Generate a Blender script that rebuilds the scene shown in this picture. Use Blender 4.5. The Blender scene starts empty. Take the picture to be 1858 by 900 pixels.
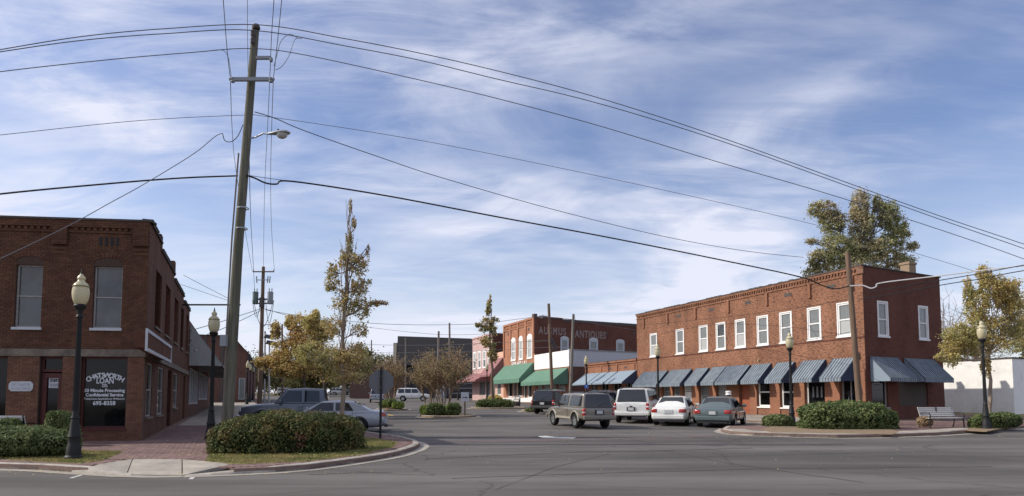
import bpy, bmesh, math, random
import numpy as np
from mathutils import Vector, Matrix, noise
rnd = random.Random(7); npr = np.random.RandomState(5)
sc = bpy.context.scene; COL = sc.collection; R = math.radians
# ---------------------------------------------------------------- camera, sky, sun, exposure
FOC, CX, CY, HOR, EYE = 1200.0, 929.0, 643.0, 725.0, 1.6
PITCH = math.atan((HOR - CY) / FOC)
cd = bpy.data.cameras.new('camera'); cam = bpy.data.objects.new('camera', cd); COL.objects.link(cam)
cam.location = (0, 0, EYE); cam.rotation_euler = (math.pi/2 + PITCH, 0, 0)
cd.sensor_width = 36; cd.lens = 36*FOC/1858; cd.shift_y = (CY - 450)/1858
cd.clip_start = .1; cd.clip_end = 6000; sc.camera = cam
SUN_EL, SUN_AZ = R(36), R(270)          # azimuth clockwise from +Y (the view direction); the sun stands to the left
sd = bpy.data.lights.new('sun', 'SUN'); sun = bpy.data.objects.new('sun', sd); COL.objects.link(sun)
sd.energy = 3.5; sd.angle = R(.5); sd.color = (1, .93, .82)
to_sun = Vector((math.sin(SUN_AZ)*math.cos(SUN_EL), math.cos(SUN_AZ)*math.cos(SUN_EL), math.sin(SUN_EL)))
sun.rotation_euler = to_sun.to_track_quat('Z', 'Y').to_euler(); sun.location = (-40, -10, 60)
sc.view_settings.view_transform = 'Standard'; sc.view_settings.look = 'None'
sc.view_settings.exposure = 0.2; sc.view_settings.gamma = 1
w = bpy.data.worlds.new('World'); sc.world = w; w.use_nodes = True
def sky():
    nt = w.node_tree; N = nt.nodes; L = nt.links; N.clear()
    def nd(t, **k):
        n = N.new(t)
        for a, b in k.items(): setattr(n, a, b)
        return n
    s = nd('ShaderNodeTexSky', sky_type='NISHITA', sun_disc=False, sun_elevation=SUN_EL, sun_rotation=SUN_AZ, altitude=200, air_density=1.0, dust_density=1.2, ozone_density=1.6)
    hs = nd('ShaderNodeHueSaturation'); hs.inputs['Hue'].default_value = .513; hs.inputs['Saturation'].default_value = 1.1; hs.inputs['Value'].default_value = 1.1
    L.new(s.outputs[0], hs.inputs['Color'])
    tc = nd('ShaderNodeTexCoord'); sp = nd('ShaderNodeSeparateXYZ'); L.new(tc.outputs['Generated'], sp.inputs[0])
    def m(op, a, b=None, c=None):
        n = nd('ShaderNodeMath', operation=op)
        for i, v in enumerate((a, b, c)):
            if v is None: continue
            if isinstance(v, (int, float)): n.inputs[i].default_value = v
            else: L.new(v, n.inputs[i])
        return n.outputs[0]
    zc = m('ADD', m('MAXIMUM', sp.outputs['Z'], 0), .16)
    px, py = m('DIVIDE', sp.outputs['X'], zc), m('DIVIDE', sp.outputs['Y'], zc)
    cb = nd('ShaderNodeCombineXYZ'); L.new(px, cb.inputs[0]); L.new(py, cb.inputs[1])
    def layer(rot, scx, scy, off, sca, det, rough, dist, lo, hi, pw=1):
        mp = nd('ShaderNodeMapping'); mp.inputs['Rotation'].default_value = (0, 0, R(rot)); mp.inputs['Scale'].default_value = (scx, scy, 1); mp.inputs['Location'].default_value = off
        L.new(cb.outputs[0], mp.inputs[0])
        n = nd('ShaderNodeTexNoise'); n.inputs['Scale'].default_value = sca; n.inputs['Detail'].default_value = det; n.inputs['Roughness'].default_value = rough; n.inputs['Distortion'].default_value = dist
        L.new(mp.outputs[0], n.inputs['Vector'])
        mr = nd('ShaderNodeMapRange', interpolation_type='SMOOTHSTEP'); mr.inputs[1].default_value = lo; mr.inputs[2].default_value = hi
        L.new(n.outputs['Fac'], mr.inputs[0]); return mr.outputs[0]
    big = layer(10, .75, .9, (4.3, 2.2, 0), .8, 4, .5, .6, .36, .60)
    wisp = layer(35, .8, 1.25, (5.2, 1.4, 0), 1.5, 12, .58, .9, .36, .70)
    fine = layer(24, .7, 2.3, (2.2, 7.4, 0), 3.0, 13, .62, 1.1, .36, .74)
    lft = nd('ShaderNodeMapRange', interpolation_type='SMOOTHSTEP'); lft.inputs[1].default_value = .45; lft.inputs[2].default_value = -.45; lft.inputs[3].default_value = .0; lft.inputs[4].default_value = .24
    L.new(sp.outputs['X'], lft.inputs[0])
    c = m('MULTIPLY', m('ADD', m('MULTIPLY', big, .75), m('ADD', lft.outputs[0], .08)), m('ADD', m('MULTIPLY', wisp, .75), m('MULTIPLY', fine, .28)))
    c = m('ADD', m('MULTIPLY', c, 1.3), m('MULTIPLY', big, .08))
    hz = nd('ShaderNodeMapRange'); hz.inputs[1].default_value = .0; hz.inputs[2].default_value = .34; hz.inputs[3].default_value = .55; hz.inputs[4].default_value = .03
    L.new(sp.outputs['Z'], hz.inputs[0])
    c = m('MINIMUM', m('ADD', c, hz.outputs[0]), .92)
    mx = nd('ShaderNodeMixRGB'); L.new(c, mx.inputs[0]); L.new(hs.outputs[0], mx.inputs[1]); mx.inputs[2].default_value = (6.2, 6.35, 7.3, 1)
    bg = nd('ShaderNodeBackground'); bg.inputs[1].default_value = .12; out = nd('ShaderNodeOutputWorld')
    L.new(mx.outputs[0], bg.inputs[0]); L.new(bg.outputs[0], out.inputs[0])
sky()
sc.render.film_transparent = False
try:
    sc.cycles.use_denoising = True; sc.cycles.max_bounces = 6; sc.cycles.transparent_max_bounces = 8
except Exception: pass
# ---------------------------------------------------------------- projection helpers (pixel of the photograph -> ray)
fw = Vector((0, math.cos(PITCH), math.sin(PITCH))); up = Vector((0, -math.sin(PITCH), math.cos(PITCH)))
CAMP = Vector((0, 0, EYE))
def ray(px, py): return fw + Vector((1, 0, 0))*((px - CX)/FOC) - up*((py - CY)/FOC)
def P(px, py, y):                       # the point seen at (px, py) standing at world depth y
    r = ray(px, py); return CAMP + r*(y/r.y)
def gz(y): return .0185*max(0., min(y, 225.) - 18)
def G(px, py, h=0.):                    # where that ray meets the ground (raised by h)
    r = ray(px, py); lo, hi = 2., 400.
    f = lambda t: (CAMP + r*(t/r.y)).z - gz(t) - h
    if f(hi) > 0: return CAMP + r*(hi/r.y)
    for _ in range(50):
        md = (lo + hi)/2
        if f(md) > 0: lo = md
        else: hi = md
    return CAMP + r*(lo/r.y)
def X(px, y): return P(px, 725, y).x
# ---------------------------------------------------------------- scene helpers
def tag(o, label=None, cat=None, group=None, kind=None):
    if label: o['label'] = label
    if cat: o['category'] = cat
    if group: o['group'] = group
    if kind: o['kind'] = kind
    return o
def thing(name, label, cat, loc=(0, 0, 0), rz=0, group=None):
    o = bpy.data.objects.new(name, None); COL.objects.link(o); o.empty_display_size = .3
    o.location = loc; o.rotation_euler = (0, 0, rz); return tag(o, label, cat, group)
class MB:
    def __init__(s): s.v = []; s.f = []; s.uv = []; s.mi = []; s.has_uv = False; s.cur = 0
    def face(s, pts, uv=None):
        b = len(s.v); s.v += [tuple(p) for p in pts]; s.f.append(tuple(range(b, b+len(pts)))); s.mi.append(s.cur)
        if uv: s.has_uv = True
        s.uv.append(uv or [(0, 0)]*len(pts)); return s
    def add(s, vs, fs):
        b = len(s.v); s.v += [tuple(p) for p in vs]
        for f in fs: s.f.append(tuple(i+b for i in f)); s.uv.append([(0, 0)]*len(f)); s.mi.append(s.cur)
        return s
    def hexa(s, p, uvs=False):         # 8 points: bottom 4 (ccw), top 4
        fs = [(3, 2, 1, 0), (4, 5, 6, 7), (0, 1, 5, 4), (1, 2, 6, 5), (2, 3, 7, 6), (3, 0, 4, 7)]
        return s.add(p, fs)
    def box(s, c, d, rz=0):
        hx, hy, hz_ = d[0]/2, d[1]/2, d[2]/2; ca, sa = math.cos(rz), math.sin(rz); p = []
        for z in (-hz_, hz_):
            for x, y in ((-hx, -hy), (hx, -hy), (hx, hy), (-hx, hy)): p.append((c[0]+x*ca-y*sa, c[1]+x*sa+y*ca, c[2]+z))
        return s.hexa(p)
    def tube(s, pts, r0, r1=None, n=8, caps=True):
        pts = [Vector(p) for p in pts]; r1 = r0 if r1 is None else r1; k = len(pts); b = len(s.v); vs = []; fs = []
        pr = None
        for i, p in enumerate(pts):
            t = (pts[min(i+1, k-1)] - pts[max(i-1, 0)])
            t = t.normalized() if t.length > 1e-9 else Vector((0, 0, 1))
            if pr is None:
                a = Vector((0, 0, 1)) if abs(t.z) < .9 else Vector((1, 0, 0)); pr = (a - t*a.dot(t)).normalized()
            else:
                pr = (pr - t*pr.dot(t)); pr = pr.normalized() if pr.length > 1e-6 else Vector((1, 0, 0))
            q = t.cross(pr); r = r0 + (r1-r0)*i/max(1, k-1)
            for j in range(n):
                a = 2*math.pi*j/n; vs.append(p + (pr*math.cos(a) + q*math.sin(a))*r)
        for i in range(k-1):
            for j in range(n): fs.append((i*n+j, i*n+(j+1) % n, (i+1)*n+(j+1) % n, (i+1)*n+j))
        if caps: fs.append(tuple(range(n-1, -1, -1))); fs.append(tuple(range((k-1)*n, k*n)))
        return s.add(vs, fs)
    def lathe(s, prof, n=20, c=(0, 0, 0), axis='Z'):
        vs = []; fs = []
        for r, z in prof:
            for j in range(n):
                a = 2*math.pi*j/n; x, y = r*math.cos(a), r*math.sin(a)
                q = (x, y, z) if axis == 'Z' else ((x, z, y) if axis == 'Y' else (z, x, y))
                vs.append((q[0]+c[0], q[1]+c[1], q[2]+c[2]))
        for i in range(len(prof)-1):
            for j in range(n): fs.append((i*n+j, i*n+(j+1) % n, (i+1)*n+(j+1) % n, (i+1)*n+j))
        return s.add(vs, fs)
    def mesh(s, name, off=(0, 0, 0)):
        me = bpy.data.meshes.new(name); o = Vector(off)
        me.from_pydata([(v[0]-o.x, v[1]-o.y, v[2]-o.z) for v in s.v], [], s.f)
        if s.has_uv:
            l = me.uv_layers.new(name='UVMap'); flat = [c for u in s.uv for q in u for c in q]; l.data.foreach_set('uv', flat)
        if any(s.mi): me.polygons.foreach_set('material_index', s.mi)
        me.update(); return me
    def build(s, name, mat, parent=None, smooth=False, world=True, fix=True):
        off = (0, 0, 0)
        if parent is not None and world:
            off = parent.location if parent.parent is None else parent.parent.location
        me = s.mesh(name, off)
        for m_ in (mat if isinstance(mat, (list, tuple)) else [mat]): me.materials.append(m_)
        if fix and len(s.f) < 60000:
            bm = bmesh.new(); bm.from_mesh(me)
            if smooth: bmesh.ops.remove_doubles(bm, verts=bm.verts, dist=1e-5)
            bmesh.ops.recalc_face_normals(bm, faces=bm.faces); bm.to_mesh(me); bm.free()
        if smooth:
            me.polygons.foreach_set('use_smooth', [True]*len(me.polygons))
            try: me.set_sharp_from_angle(angle=R(smooth if smooth > 1 else 40))
            except Exception: pass
        o = bpy.data.objects.new(name, me); COL.objects.link(o); o.parent = parent; return o
def bevel(o, w_=.01, seg=2):
    m_ = o.modifiers.new('bevel', 'BEVEL'); m_.width = w_; m_.segments = seg; m_.limit_method = 'ANGLE'; m_.angle_limit = R(40); return o
def copy_tree(o, loc=None, rz=None, label=None, scale=None):
    def rec(a, par):
        c = a.copy(); COL.objects.link(c); c.parent = par
        for k in kids.get(a.name, []): rec(k, c)
        return c
    kids = {}
    def walk(a):
        kids[a.name] = list(a.children)
        for k in a.children: walk(k)
    walk(o)
    c = rec(o, None)
    if loc is not None: c.location = loc
    if rz is not None: c.rotation_euler = (0, 0, rz)
    if label: c['label'] = label
    if scale: c.scale = scale
    return c
def poly_slab(name, pts, h, mat, parent=None, depth=.3, kind='structure', under=None):
    """a slab whose top follows the ground at height h"""
    bm = bmesh.new(); vs = [bm.verts.new((p[0], p[1], 0)) for p in pts]; bm.faces.new(vs)
    ys = [p[1] for p in pts]
    for c in [18., 225.] + list(range(20, 220, 25)):
        if min(ys) < c < max(ys):
            bmesh.ops.bisect_plane(bm, geom=bm.verts[:]+bm.edges[:]+bm.faces[:], plane_co=(0, c, 0), plane_no=(0, 1, 0))
    bmesh.ops.triangulate(bm, faces=bm.faces[:])
    if depth:
        r = bmesh.ops.extrude_face_region(bm, geom=bm.faces[:])
        top = set(g for g in r['geom'] if isinstance(g, bmesh.types.BMVert))
        for v in bm.verts: v.co.z = gz(v.co.y) + h - (0 if v in top else depth)
    else:
        for v in bm.verts: v.co.z = gz(v.co.y) + h
    bmesh.ops.recalc_face_normals(bm, faces=bm.faces)
    if not depth:
        for f in bm.faces:
            if f.normal.z < 0: f.normal_flip()
    me = bpy.data.meshes.new(name); bm.to_mesh(me); bm.free(); me.materials.append(mat)
    o = bpy.data.objects.new(name, me); COL.objects.link(o)
    if parent: o.parent = parent
    elif kind: o['kind'] = kind
    return o
# ---------------------------------------------------------------- materials
def mat(name, base, rough=.8, spec=.3, metal=0, noise_amt=0, nscale=8, bump=0, bscale=40, stretch=(1, 1, 1), col2=None, lo=.35, hi=.65, island=0, trans=0, coord='Object', coat=0, dirt=0):
    m_ = bpy.data.materials.new(name); m_.use_nodes = True; nt = m_.node_tree; N = nt.nodes; L = nt.links
    b = N['Principled BSDF']; b.inputs['Base Color'].default_value = (*base, 1); b.inputs['Roughness'].default_value = rough
    b.inputs['Specular IOR Level'].default_value = spec; b.inputs['Metallic'].default_value = metal
    if coat: b.inputs['Coat Weight'].default_value = coat; b.inputs['Coat Roughness'].default_value = .05
    tc = N.new('ShaderNodeTexCoord'); mp = N.new('ShaderNodeMapping'); mp.inputs['Scale'].default_value = stretch
    if coord == 'World':
        g = N.new('ShaderNodeNewGeometry'); L.new(g.outputs['Position'], mp.inputs[0])
    else: L.new(tc.outputs[coord], mp.inputs[0])
    colr = None
    if col2:
        n = N.new('ShaderNodeTexNoise'); n.inputs['Scale'].default_value = nscale; n.inputs['Detail'].default_value = 6; n.inputs['Roughness'].default_value = .6
        L.new(mp.outputs[0], n.inputs['Vector']); mr = N.new('ShaderNodeMapRange'); mr.inputs[1].default_value = lo; mr.inputs[2].default_value = hi
        L.new(n.outputs['Fac'], mr.inputs[0]); mx = N.new('ShaderNodeMixRGB'); mx.inputs[1].default_value = (*base, 1); mx.inputs[2].default_value = (*col2, 1)
        L.new(mr.outputs[0], mx.inputs[0]); colr = mx.outputs[0]
    if island:
        g2 = N.new('ShaderNodeNewGeometry'); oi = N.new('ShaderNodeObjectInfo'); ad = N.new('ShaderNodeMath'); ad.operation = 'ADD'; L.new(g2.outputs['Random Per Island'], ad.inputs[0]); L.new(oi.outputs['Random'], ad.inputs[1])
        fr = N.new('ShaderNodeMath'); fr.operation = 'FRACT'; L.new(ad.outputs[0], fr.inputs[0])
        mr2 = N.new('ShaderNodeMapRange'); mr2.inputs[3].default_value = 1-island; mr2.inputs[4].default_value = 1+island; L.new(fr.outputs[0], mr2.inputs[0])
        hs = N.new('ShaderNodeHueSaturation'); L.new(mr2.outputs[0], hs.inputs['Value'])
        mu = N.new('ShaderNodeMath'); mu.operation = 'MULTIPLY'; mu.inputs[1].default_value = 7.3; L.new(fr.outputs[0], mu.inputs[0]); f2 = N.new('ShaderNodeMath'); f2.operation = 'FRACT'; L.new(mu.outputs[0], f2.inputs[0])
        mr3 = N.new('ShaderNodeMapRange'); mr3.inputs[3].default_value = .5-island*.05; mr3.inputs[4].default_value = .5+island*.05; L.new(f2.outputs[0], mr3.inputs[0]); L.new(mr3.outputs[0], hs.inputs['Hue'])
        if colr: L.new(colr, hs.inputs['Color'])
        else: hs.inputs['Color'].default_value = (*base, 1)
        colr = hs.outputs[0]
    if noise_amt:
        n = N.new('ShaderNodeTexNoise'); n.inputs['Scale'].default_value = nscale*3.1; n.inputs['Detail'].default_value = 8; n.inputs['Roughness'].default_value = .65
        L.new(mp.outputs[0], n.inputs['Vector']); mr = N.new('ShaderNodeMapRange'); mr.inputs[1].default_value = .3; mr.inputs[2].default_value = .7; mr.inputs[3].default_value = 1-noise_amt; mr.inputs[4].default_value = 1+noise_amt
        L.new(n.outputs['Fac'], mr.inputs[0]); mx = N.new('ShaderNodeMixRGB'); mx.blend_type = 'MULTIPLY'; mx.inputs[0].default_value = 1
        if colr: L.new(colr, mx.inputs[1])
        else: mx.inputs[1].default_value = (*base, 1)
        L.new(mr.outputs[0], mx.inputs[2]); colr = mx.outputs[0]
    if colr: L.new(colr, b.inputs['Base Color'])
    if bump:
        n = N.new('ShaderNodeTexNoise'); n.inputs['Scale'].default_value = bscale; n.inputs['Detail'].default_value = 5; L.new(mp.outputs[0], n.inputs['Vector'])
        bp = N.new('ShaderNodeBump'); bp.inputs['Strength'].default_value = bump; bp.inputs['Distance'].default_value = .02; L.new(n.outputs['Fac'], bp.inputs['Height']); L.new(bp.outputs[0], b.inputs['Normal'])
    if trans:
        tr = N.new('ShaderNodeBsdfTranslucent'); ms = N.new('ShaderNodeMixShader'); ms.inputs[0].default_value = trans
        if colr: L.new(colr, tr.inputs['Color'])
        else: tr.inputs['Color'].default_value = (*base, 1)
        L.new(b.outputs[0], ms.inputs[1]); L.new(tr.outputs[0], ms.inputs[2]); L.new(ms.outputs[0], N['Material Output'].inputs['Surface'])
    return m_
def brick_mat(name, c1, c2, mortar, bw=.22, bh=.078, blotch=None, bamt=.5, mort=.012, stain=.25, bscl=(5.2, 13)):
    m_ = bpy.data.materials.new(name); m_.use_nodes = True; nt = m_.node_tree; N = nt.nodes; L = nt.links; b = N['Principled BSDF']
    b.inputs['Roughness'].default_value = .9; b.inputs['Specular IOR Level'].default_value = .15
    uv = N.new('ShaderNodeUVMap'); br = N.new('ShaderNodeTexBrick'); L.new(uv.outputs[0], br.inputs['Vector'])
    br.inputs['Scale'].default_value = 1; br.inputs['Brick Width'].default_value = bw; br.inputs['Row Height'].default_value = bh; br.inputs['Mortar Size'].default_value = mort*.5; br.inputs['Mortar Smooth'].default_value = .3; br.inputs['Bias'].default_value = -.1
    br.inputs['Color1'].default_value = (*c1, 1); br.inputs['Color2'].default_value = (*c2, 1); br.inputs['Mortar'].default_value = (*mortar, 1)
    col_ = br.outputs['Color']
    def nz(scale3, sca, lo, hi, det=4):
        mp = N.new('ShaderNodeMapping'); mp.inputs['Scale'].default_value = scale3; L.new(uv.outputs[0], mp.inputs[0])
        n = N.new('ShaderNodeTexNoise'); n.inputs['Scale'].default_value = sca; n.inputs['Detail'].default_value = det; L.new(mp.outputs[0], n.inputs['Vector'])
        mr = N.new('ShaderNodeMapRange'); mr.inputs[1].default_value = lo; mr.inputs[2].default_value = hi; L.new(n.outputs['Fac'], mr.inputs[0]); return mr.outputs[0]
    if blotch:
        f = nz((bscl[0], bscl[1], 1), 1, .50, .60, 2); mu = N.new('ShaderNodeMath'); mu.operation = 'MULTIPLY'; mu.inputs[1].default_value = bamt; L.new(f, mu.inputs[0])
        mx = N.new('ShaderNodeMixRGB'); L.new(mu.outputs[0], mx.inputs[0]); L.new(col_, mx.inputs[1]); mx.inputs[2].default_value = (*blotch, 1); col_ = mx.outputs[0]
    f = nz((1, .6, 1), .9, .3, .75, 7); mr = N.new('ShaderNodeMapRange'); mr.inputs[3].default_value = 1+stain*.5; mr.inputs[4].default_value = 1-stain; L.new(f, mr.inputs[0])
    mx = N.new('ShaderNodeMixRGB'); mx.blend_type = 'MULTIPLY'; mx.inputs[0].default_value = 1; L.new(col_, mx.inputs[1]); L.new(mr.outputs[0], mx.inputs[2]); L.new(mx.outputs[0], b.inputs['Base Color'])
    bp = N.new('ShaderNodeBump'); bp.inputs['Strength'].default_value = .6; bp.inputs['Distance'].default_value = .008; iv = N.new('ShaderNodeMath'); iv.operation = 'SUBTRACT'; iv.inputs[0].default_value = 1; L.new(br.outputs['Fac'], iv.inputs[1]); L.new(iv.outputs[0], bp.inputs['Height']); L.new(bp.outputs[0], b.inputs['Normal'])
    return m_
def stripes_mat(name, c1, c2, period, duty=.5):
    m_ = mat(name, c1, .75, .2); nt = m_.node_tree; N = nt.nodes; L = nt.links; uv = N.new('ShaderNodeUVMap'); sp = N.new('ShaderNodeSeparateXYZ'); L.new(uv.outputs[0], sp.inputs[0])
    def mm(op, a, b_):
        n = N.new('ShaderNodeMath'); n.operation = op
        L.new(a, n.inputs[0]); n.inputs[1].default_value = b_; return n.outputs[0]
    f = mm('LESS_THAN', mm('FRACT', mm('DIVIDE', sp.outputs[0], period), 0), duty)
    mx = N.new('ShaderNodeMixRGB'); mx.inputs[1].default_value = (*c1, 1); mx.inputs[2].default_value = (*c2, 1); L.new(f, mx.inputs[0])
    n = N.new('ShaderNodeTexNoise'); n.inputs['Scale'].default_value = 2.5; n.inputs['Detail'].default_value = 6; tc = N.new('ShaderNodeTexCoord'); L.new(tc.outputs['Object'], n.inputs['Vector'])
    mr = N.new('ShaderNodeMapRange'); mr.inputs[1].default_value = .3; mr.inputs[2].default_value = .7; mr.inputs[3].default_value = .8; mr.inputs[4].default_value = 1.15; L.new(n.outputs['Fac'], mr.inputs[0])
    m2 = N.new('ShaderNodeMixRGB'); m2.blend_type = 'MULTIPLY'; m2.inputs[0].default_value = 1; L.new(mx.outputs[0], m2.inputs[1]); L.new(mr.outputs[0], m2.inputs[2]); L.new(m2.outputs[0], N['Principled BSDF'].inputs['Base Color']); return m_
M = {}
def asphalt():
    m_ = bpy.data.materials.new('asphalt'); m_.use_nodes = True; nt = m_.node_tree; N = nt.nodes; L = nt.links; b = N['Principled BSDF']; b.inputs['Roughness'].default_value = .88; b.inputs['Specular IOR Level'].default_value = .25
    g = N.new('ShaderNodeNewGeometry')
    def nz(sc3, rot, sca, det, a, b_, c, d, rough=.6, dist=0):
        mp = N.new('ShaderNodeMapping'); mp.inputs['Scale'].default_value = sc3; mp.inputs['Rotation'].default_value = (0, 0, R(rot)); L.new(g.outputs['Position'], mp.inputs[0])
        n = N.new('ShaderNodeTexNoise'); n.inputs['Scale'].default_value = sca; n.inputs['Detail'].default_value = det; n.inputs['Roughness'].default_value = rough; n.inputs['Distortion'].default_value = dist; L.new(mp.outputs[0], n.inputs['Vector'])
        mr = N.new('ShaderNodeMapRange'); mr.inputs[1].default_value = a; mr.inputs[2].default_value = b_; mr.inputs[3].default_value = c; mr.inputs[4].default_value = d; L.new(n.outputs['Fac'], mr.inputs[0]); return mr.outputs[0], n
    a1, _ = nz((.06, .42, 1), -8, 1, 4, .38, .62, .68, 1.22)        # tyre-polished lanes
    a2, _ = nz((1, 1, 1), 0, .35, 7, .3, .7, .88, 1.12)
    a3, n3 = nz((1, 1, 1), 0, 45, 3, .3, .7, .72, 1.28)
    a4, _ = nz((1, 1, 1), 0, 7, 8, .62, .78, 1, .72, .7)
    def mul(x, y):
        n = N.new('ShaderNodeMath'); n.operation = 'MULTIPLY'; L.new(x, n.inputs[0]); L.new(y, n.inputs[1]); return n.outputs[0]
    v = N.new('ShaderNodeTexVoronoi'); v.feature = 'DISTANCE_TO_EDGE'; v.inputs['Scale'].default_value = .22; v.inputs['Randomness'].default_value = 1
    mp = N.new('ShaderNodeMapping'); mp.inputs['Scale'].default_value = (1, 1.6, 1); L.new(g.outputs['Position'], mp.inputs[0])
    nn = N.new('ShaderNodeTexNoise'); nn.inputs['Scale'].default_value = 1.2; nn.inputs['Detail'].default_value = 6; L.new(mp.outputs[0], nn.inputs['Vector'])
    mxv = N.new('ShaderNodeMixRGB'); mxv.inputs[0].default_value = .35; L.new(mp.outputs[0], mxv.inputs[1]); L.new(nn.outputs['Color'], mxv.inputs[2]); L.new(mxv.outputs[0], v.inputs['Vector'])
    cr = N.new('ShaderNodeMapRange'); cr.inputs[1].default_value = .0; cr.inputs[2].default_value = .006; cr.inputs[3].default_value = .55; cr.inputs[4].default_value = 1; L.new(v.outputs['Distance'], cr.inputs[0])
    f = mul(mul(mul(a1, a2), mul(a3, a4)), cr.outputs[0])
    mx = N.new('ShaderNodeMixRGB'); mx.blend_type = 'MULTIPLY'; mx.inputs[0].default_value = 1; mx.inputs[1].default_value = (.122, .111, .102, 1); L.new(f, mx.inputs[2]); L.new(mx.outputs[0], b.inputs['Base Color'])
    bp = N.new('ShaderNodeBump'); bp.inputs['Strength'].default_value = .35; bp.inputs['Distance'].default_value = .01; L.new(n3.outputs['Fac'], bp.inputs['Height']); L.new(bp.outputs[0], b.inputs['Normal']); return m_
M['asphalt'] = asphalt()
M['soil'] = mat('soil', (.11, .10, .05), .95, .1, col2=(.16, .13, .07), nscale=.4, noise_amt=.2, coord='World')
M['concrete'] = mat('concrete', (.40, .36, .30), .85, .2, col2=(.30, .27, .23), nscale=1.3, noise_amt=.16, bump=.3, coord='World')
M['concrete_old'] = mat('weathered_concrete', (.37, .33, .275), .9, .2, col2=(.25, .22, .185), nscale=1.8, noise_amt=.2, bump=.3, coord='World')
M['lintel'] = mat('lintel_concrete', (.23, .19, .15), .9, .2, col2=(.14, .115, .095), nscale=1.8, noise_amt=.25, bump=.4, coord='World')
M['curb'] = mat('curb_concrete', (.46, .42, .36), .9, .2, col2=(.31, .28, .24), nscale=1.6, noise_amt=.2, bump=.3, coord='World')
M['paver'] = mat('brick_paver', (.25, .165, .145), .9, .15, col2=(.19, .13, .118), nscale=1.5, island=.22, noise_amt=.12, coord='World')
M['paver_base'] = mat('paver_sand', (.20, .14, .12), .95, .1, noise_amt=.2, nscale=3, coord='World')
M['line_white'] = mat('road_paint_white', (.62, .61, .57), .7, .2, col2=(.25, .24, .23), nscale=7, lo=.45, hi=.7, coord='World')
M['line_yellow'] = mat('road_paint_yellow', (.55, .38, .10), .7, .2, col2=(.2, .16, .1), nscale=6, lo=.4, hi=.7, coord='World')
M['stained_brick'] = mat('crosswalk_brick', (.145, .105, .10), .9, .2, col2=(.12, .115, .11), nscale=2.2, noise_amt=.15, coord='World')
M['grass'] = mat('grass_blade', (.19, .21, .07), .8, .2, col2=(.36, .29, .13), nscale=1.4, lo=.42, hi=.62, island=.3, trans=.25, coord='World')
M['turf'] = mat('turf', (.16, .16, .06), .95, .1, col2=(.28, .22, .11), nscale=1.6, noise_amt=.3, coord='World')
M['mulch'] = mat('pine_straw', (.20, .14, .09), .95, .1, col2=(.29, .22, .15), nscale=6, noise_amt=.35, coord='World')
M['brick_left'] = mat('old_dark_brick', (.142, .068, .042), .9, .15, col2=(.10, .049, .032), nscale=1.1, island=.16, noise_amt=.18, coord='World')
M['brick_pier'] = mat('newer_red_brick', (.19, .094, .06), .9, .15, col2=(.15, .074, .05), nscale=1.5, island=.16, noise_amt=.12, coord='World')
M['mortar'] = mat('dark_mortar', (.085, .055, .045), .95, .1, noise_amt=.2, nscale=5, coord='World')
M['mortar_pier'] = mat('pale_mortar', (.15, .11, .09), .95, .1, noise_amt=.2, nscale=5, coord='World')
M['arch'] = mat('arch_red_paint', (.105, .028, .022), .8, .2, noise_amt=.2, nscale=5)
M['brick_left_side'] = brick_mat('old_brick_side', (.155, .073, .047), (.12, .057, .039), (.095, .063, .047), stain=.3)
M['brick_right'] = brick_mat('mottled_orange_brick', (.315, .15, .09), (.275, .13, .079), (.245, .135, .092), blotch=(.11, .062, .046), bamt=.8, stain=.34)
M['brick_pilaster'] = brick_mat('orange_brick', (.335, .152, .09), (.29, .13, .078), (.25, .135, .09), blotch=(.15, .08, .055), bamt=.4, stain=.2)
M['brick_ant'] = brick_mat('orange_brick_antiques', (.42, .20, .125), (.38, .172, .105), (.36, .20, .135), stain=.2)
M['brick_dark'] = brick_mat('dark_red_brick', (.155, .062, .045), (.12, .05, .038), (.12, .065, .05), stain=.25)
M['brick_far'] = brick_mat('brown_brick', (.16, .085, .065), (.13, .07, .055), (.14, .09, .07), stain=.2)
M['pink'] = mat('pink_paint', (.54, .37, .35), .85, .2, noise_amt=.08, nscale=2, col2=(.48, .33, .31))
M['peach'] = mat('peach_paint', (.70, .42, .32), .85, .2, noise_amt=.08, nscale=2)
M['white'] = mat('white_paint', (.80, .79, .77), .6, .3, noise_amt=.05, nscale=3)
M['whitewall'] = mat('white_masonry', (.82, .81, .78), .85, .2, noise_amt=.05, nscale=1.1, col2=(.66, .65, .62), lo=.48, hi=.78, bump=.2, bscale=6)
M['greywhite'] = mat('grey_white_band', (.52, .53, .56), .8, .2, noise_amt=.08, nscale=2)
M['greypaint'] = mat('grey_paint', (.30, .30, .30), .7, .3, noise_amt=.1, nscale=3)
M['bronze'] = mat('weathered_frame_metal', (.33, .31, .29), .6, .4, noise_amt=.15, nscale=4)
M['doorred'] = mat('dark_red_door', (.085, .022, .018), .6, .4, noise_amt=.2, nscale=5)
M['doorrust'] = mat('rust_red_door', (.30, .085, .04), .6, .4, noise_amt=.15, nscale=5)
M['roof'] = mat('flat_roof', (.10, .10, .10), .9, .2, noise_amt=.2, nscale=1)
M['coping'] = mat('dark_coping', (.09, .075, .07), .85, .3, noise_amt=.3, nscale=3)
M['slate'] = mat('dark_metal_roof', (.026, .025, .027), .85, .12, noise_amt=.12, nscale=.6)
M['black'] = mat('black_iron_paint', (.014, .014, .015), .6, .35, noise_amt=.2, nscale=9)
M['pole'] = mat('treated_pole_wood', (.10, .10, .07), .9, .2, col2=(.165, .155, .12), nscale=1, stretch=(9, 9, .35), noise_amt=.35, bump=.5, bscale=4)
M['polebrown'] = mat('brown_pole_wood', (.20, .135, .095), .9, .2, col2=(.13, .09, .065), nscale=1, stretch=(9, 9, .35), noise_amt=.3, bump=.5, bscale=4)
M['steel'] = mat('galvanised_steel', (.34, .36, .38), .45, .5, metal=.4, noise_amt=.12, nscale=6)
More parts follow.
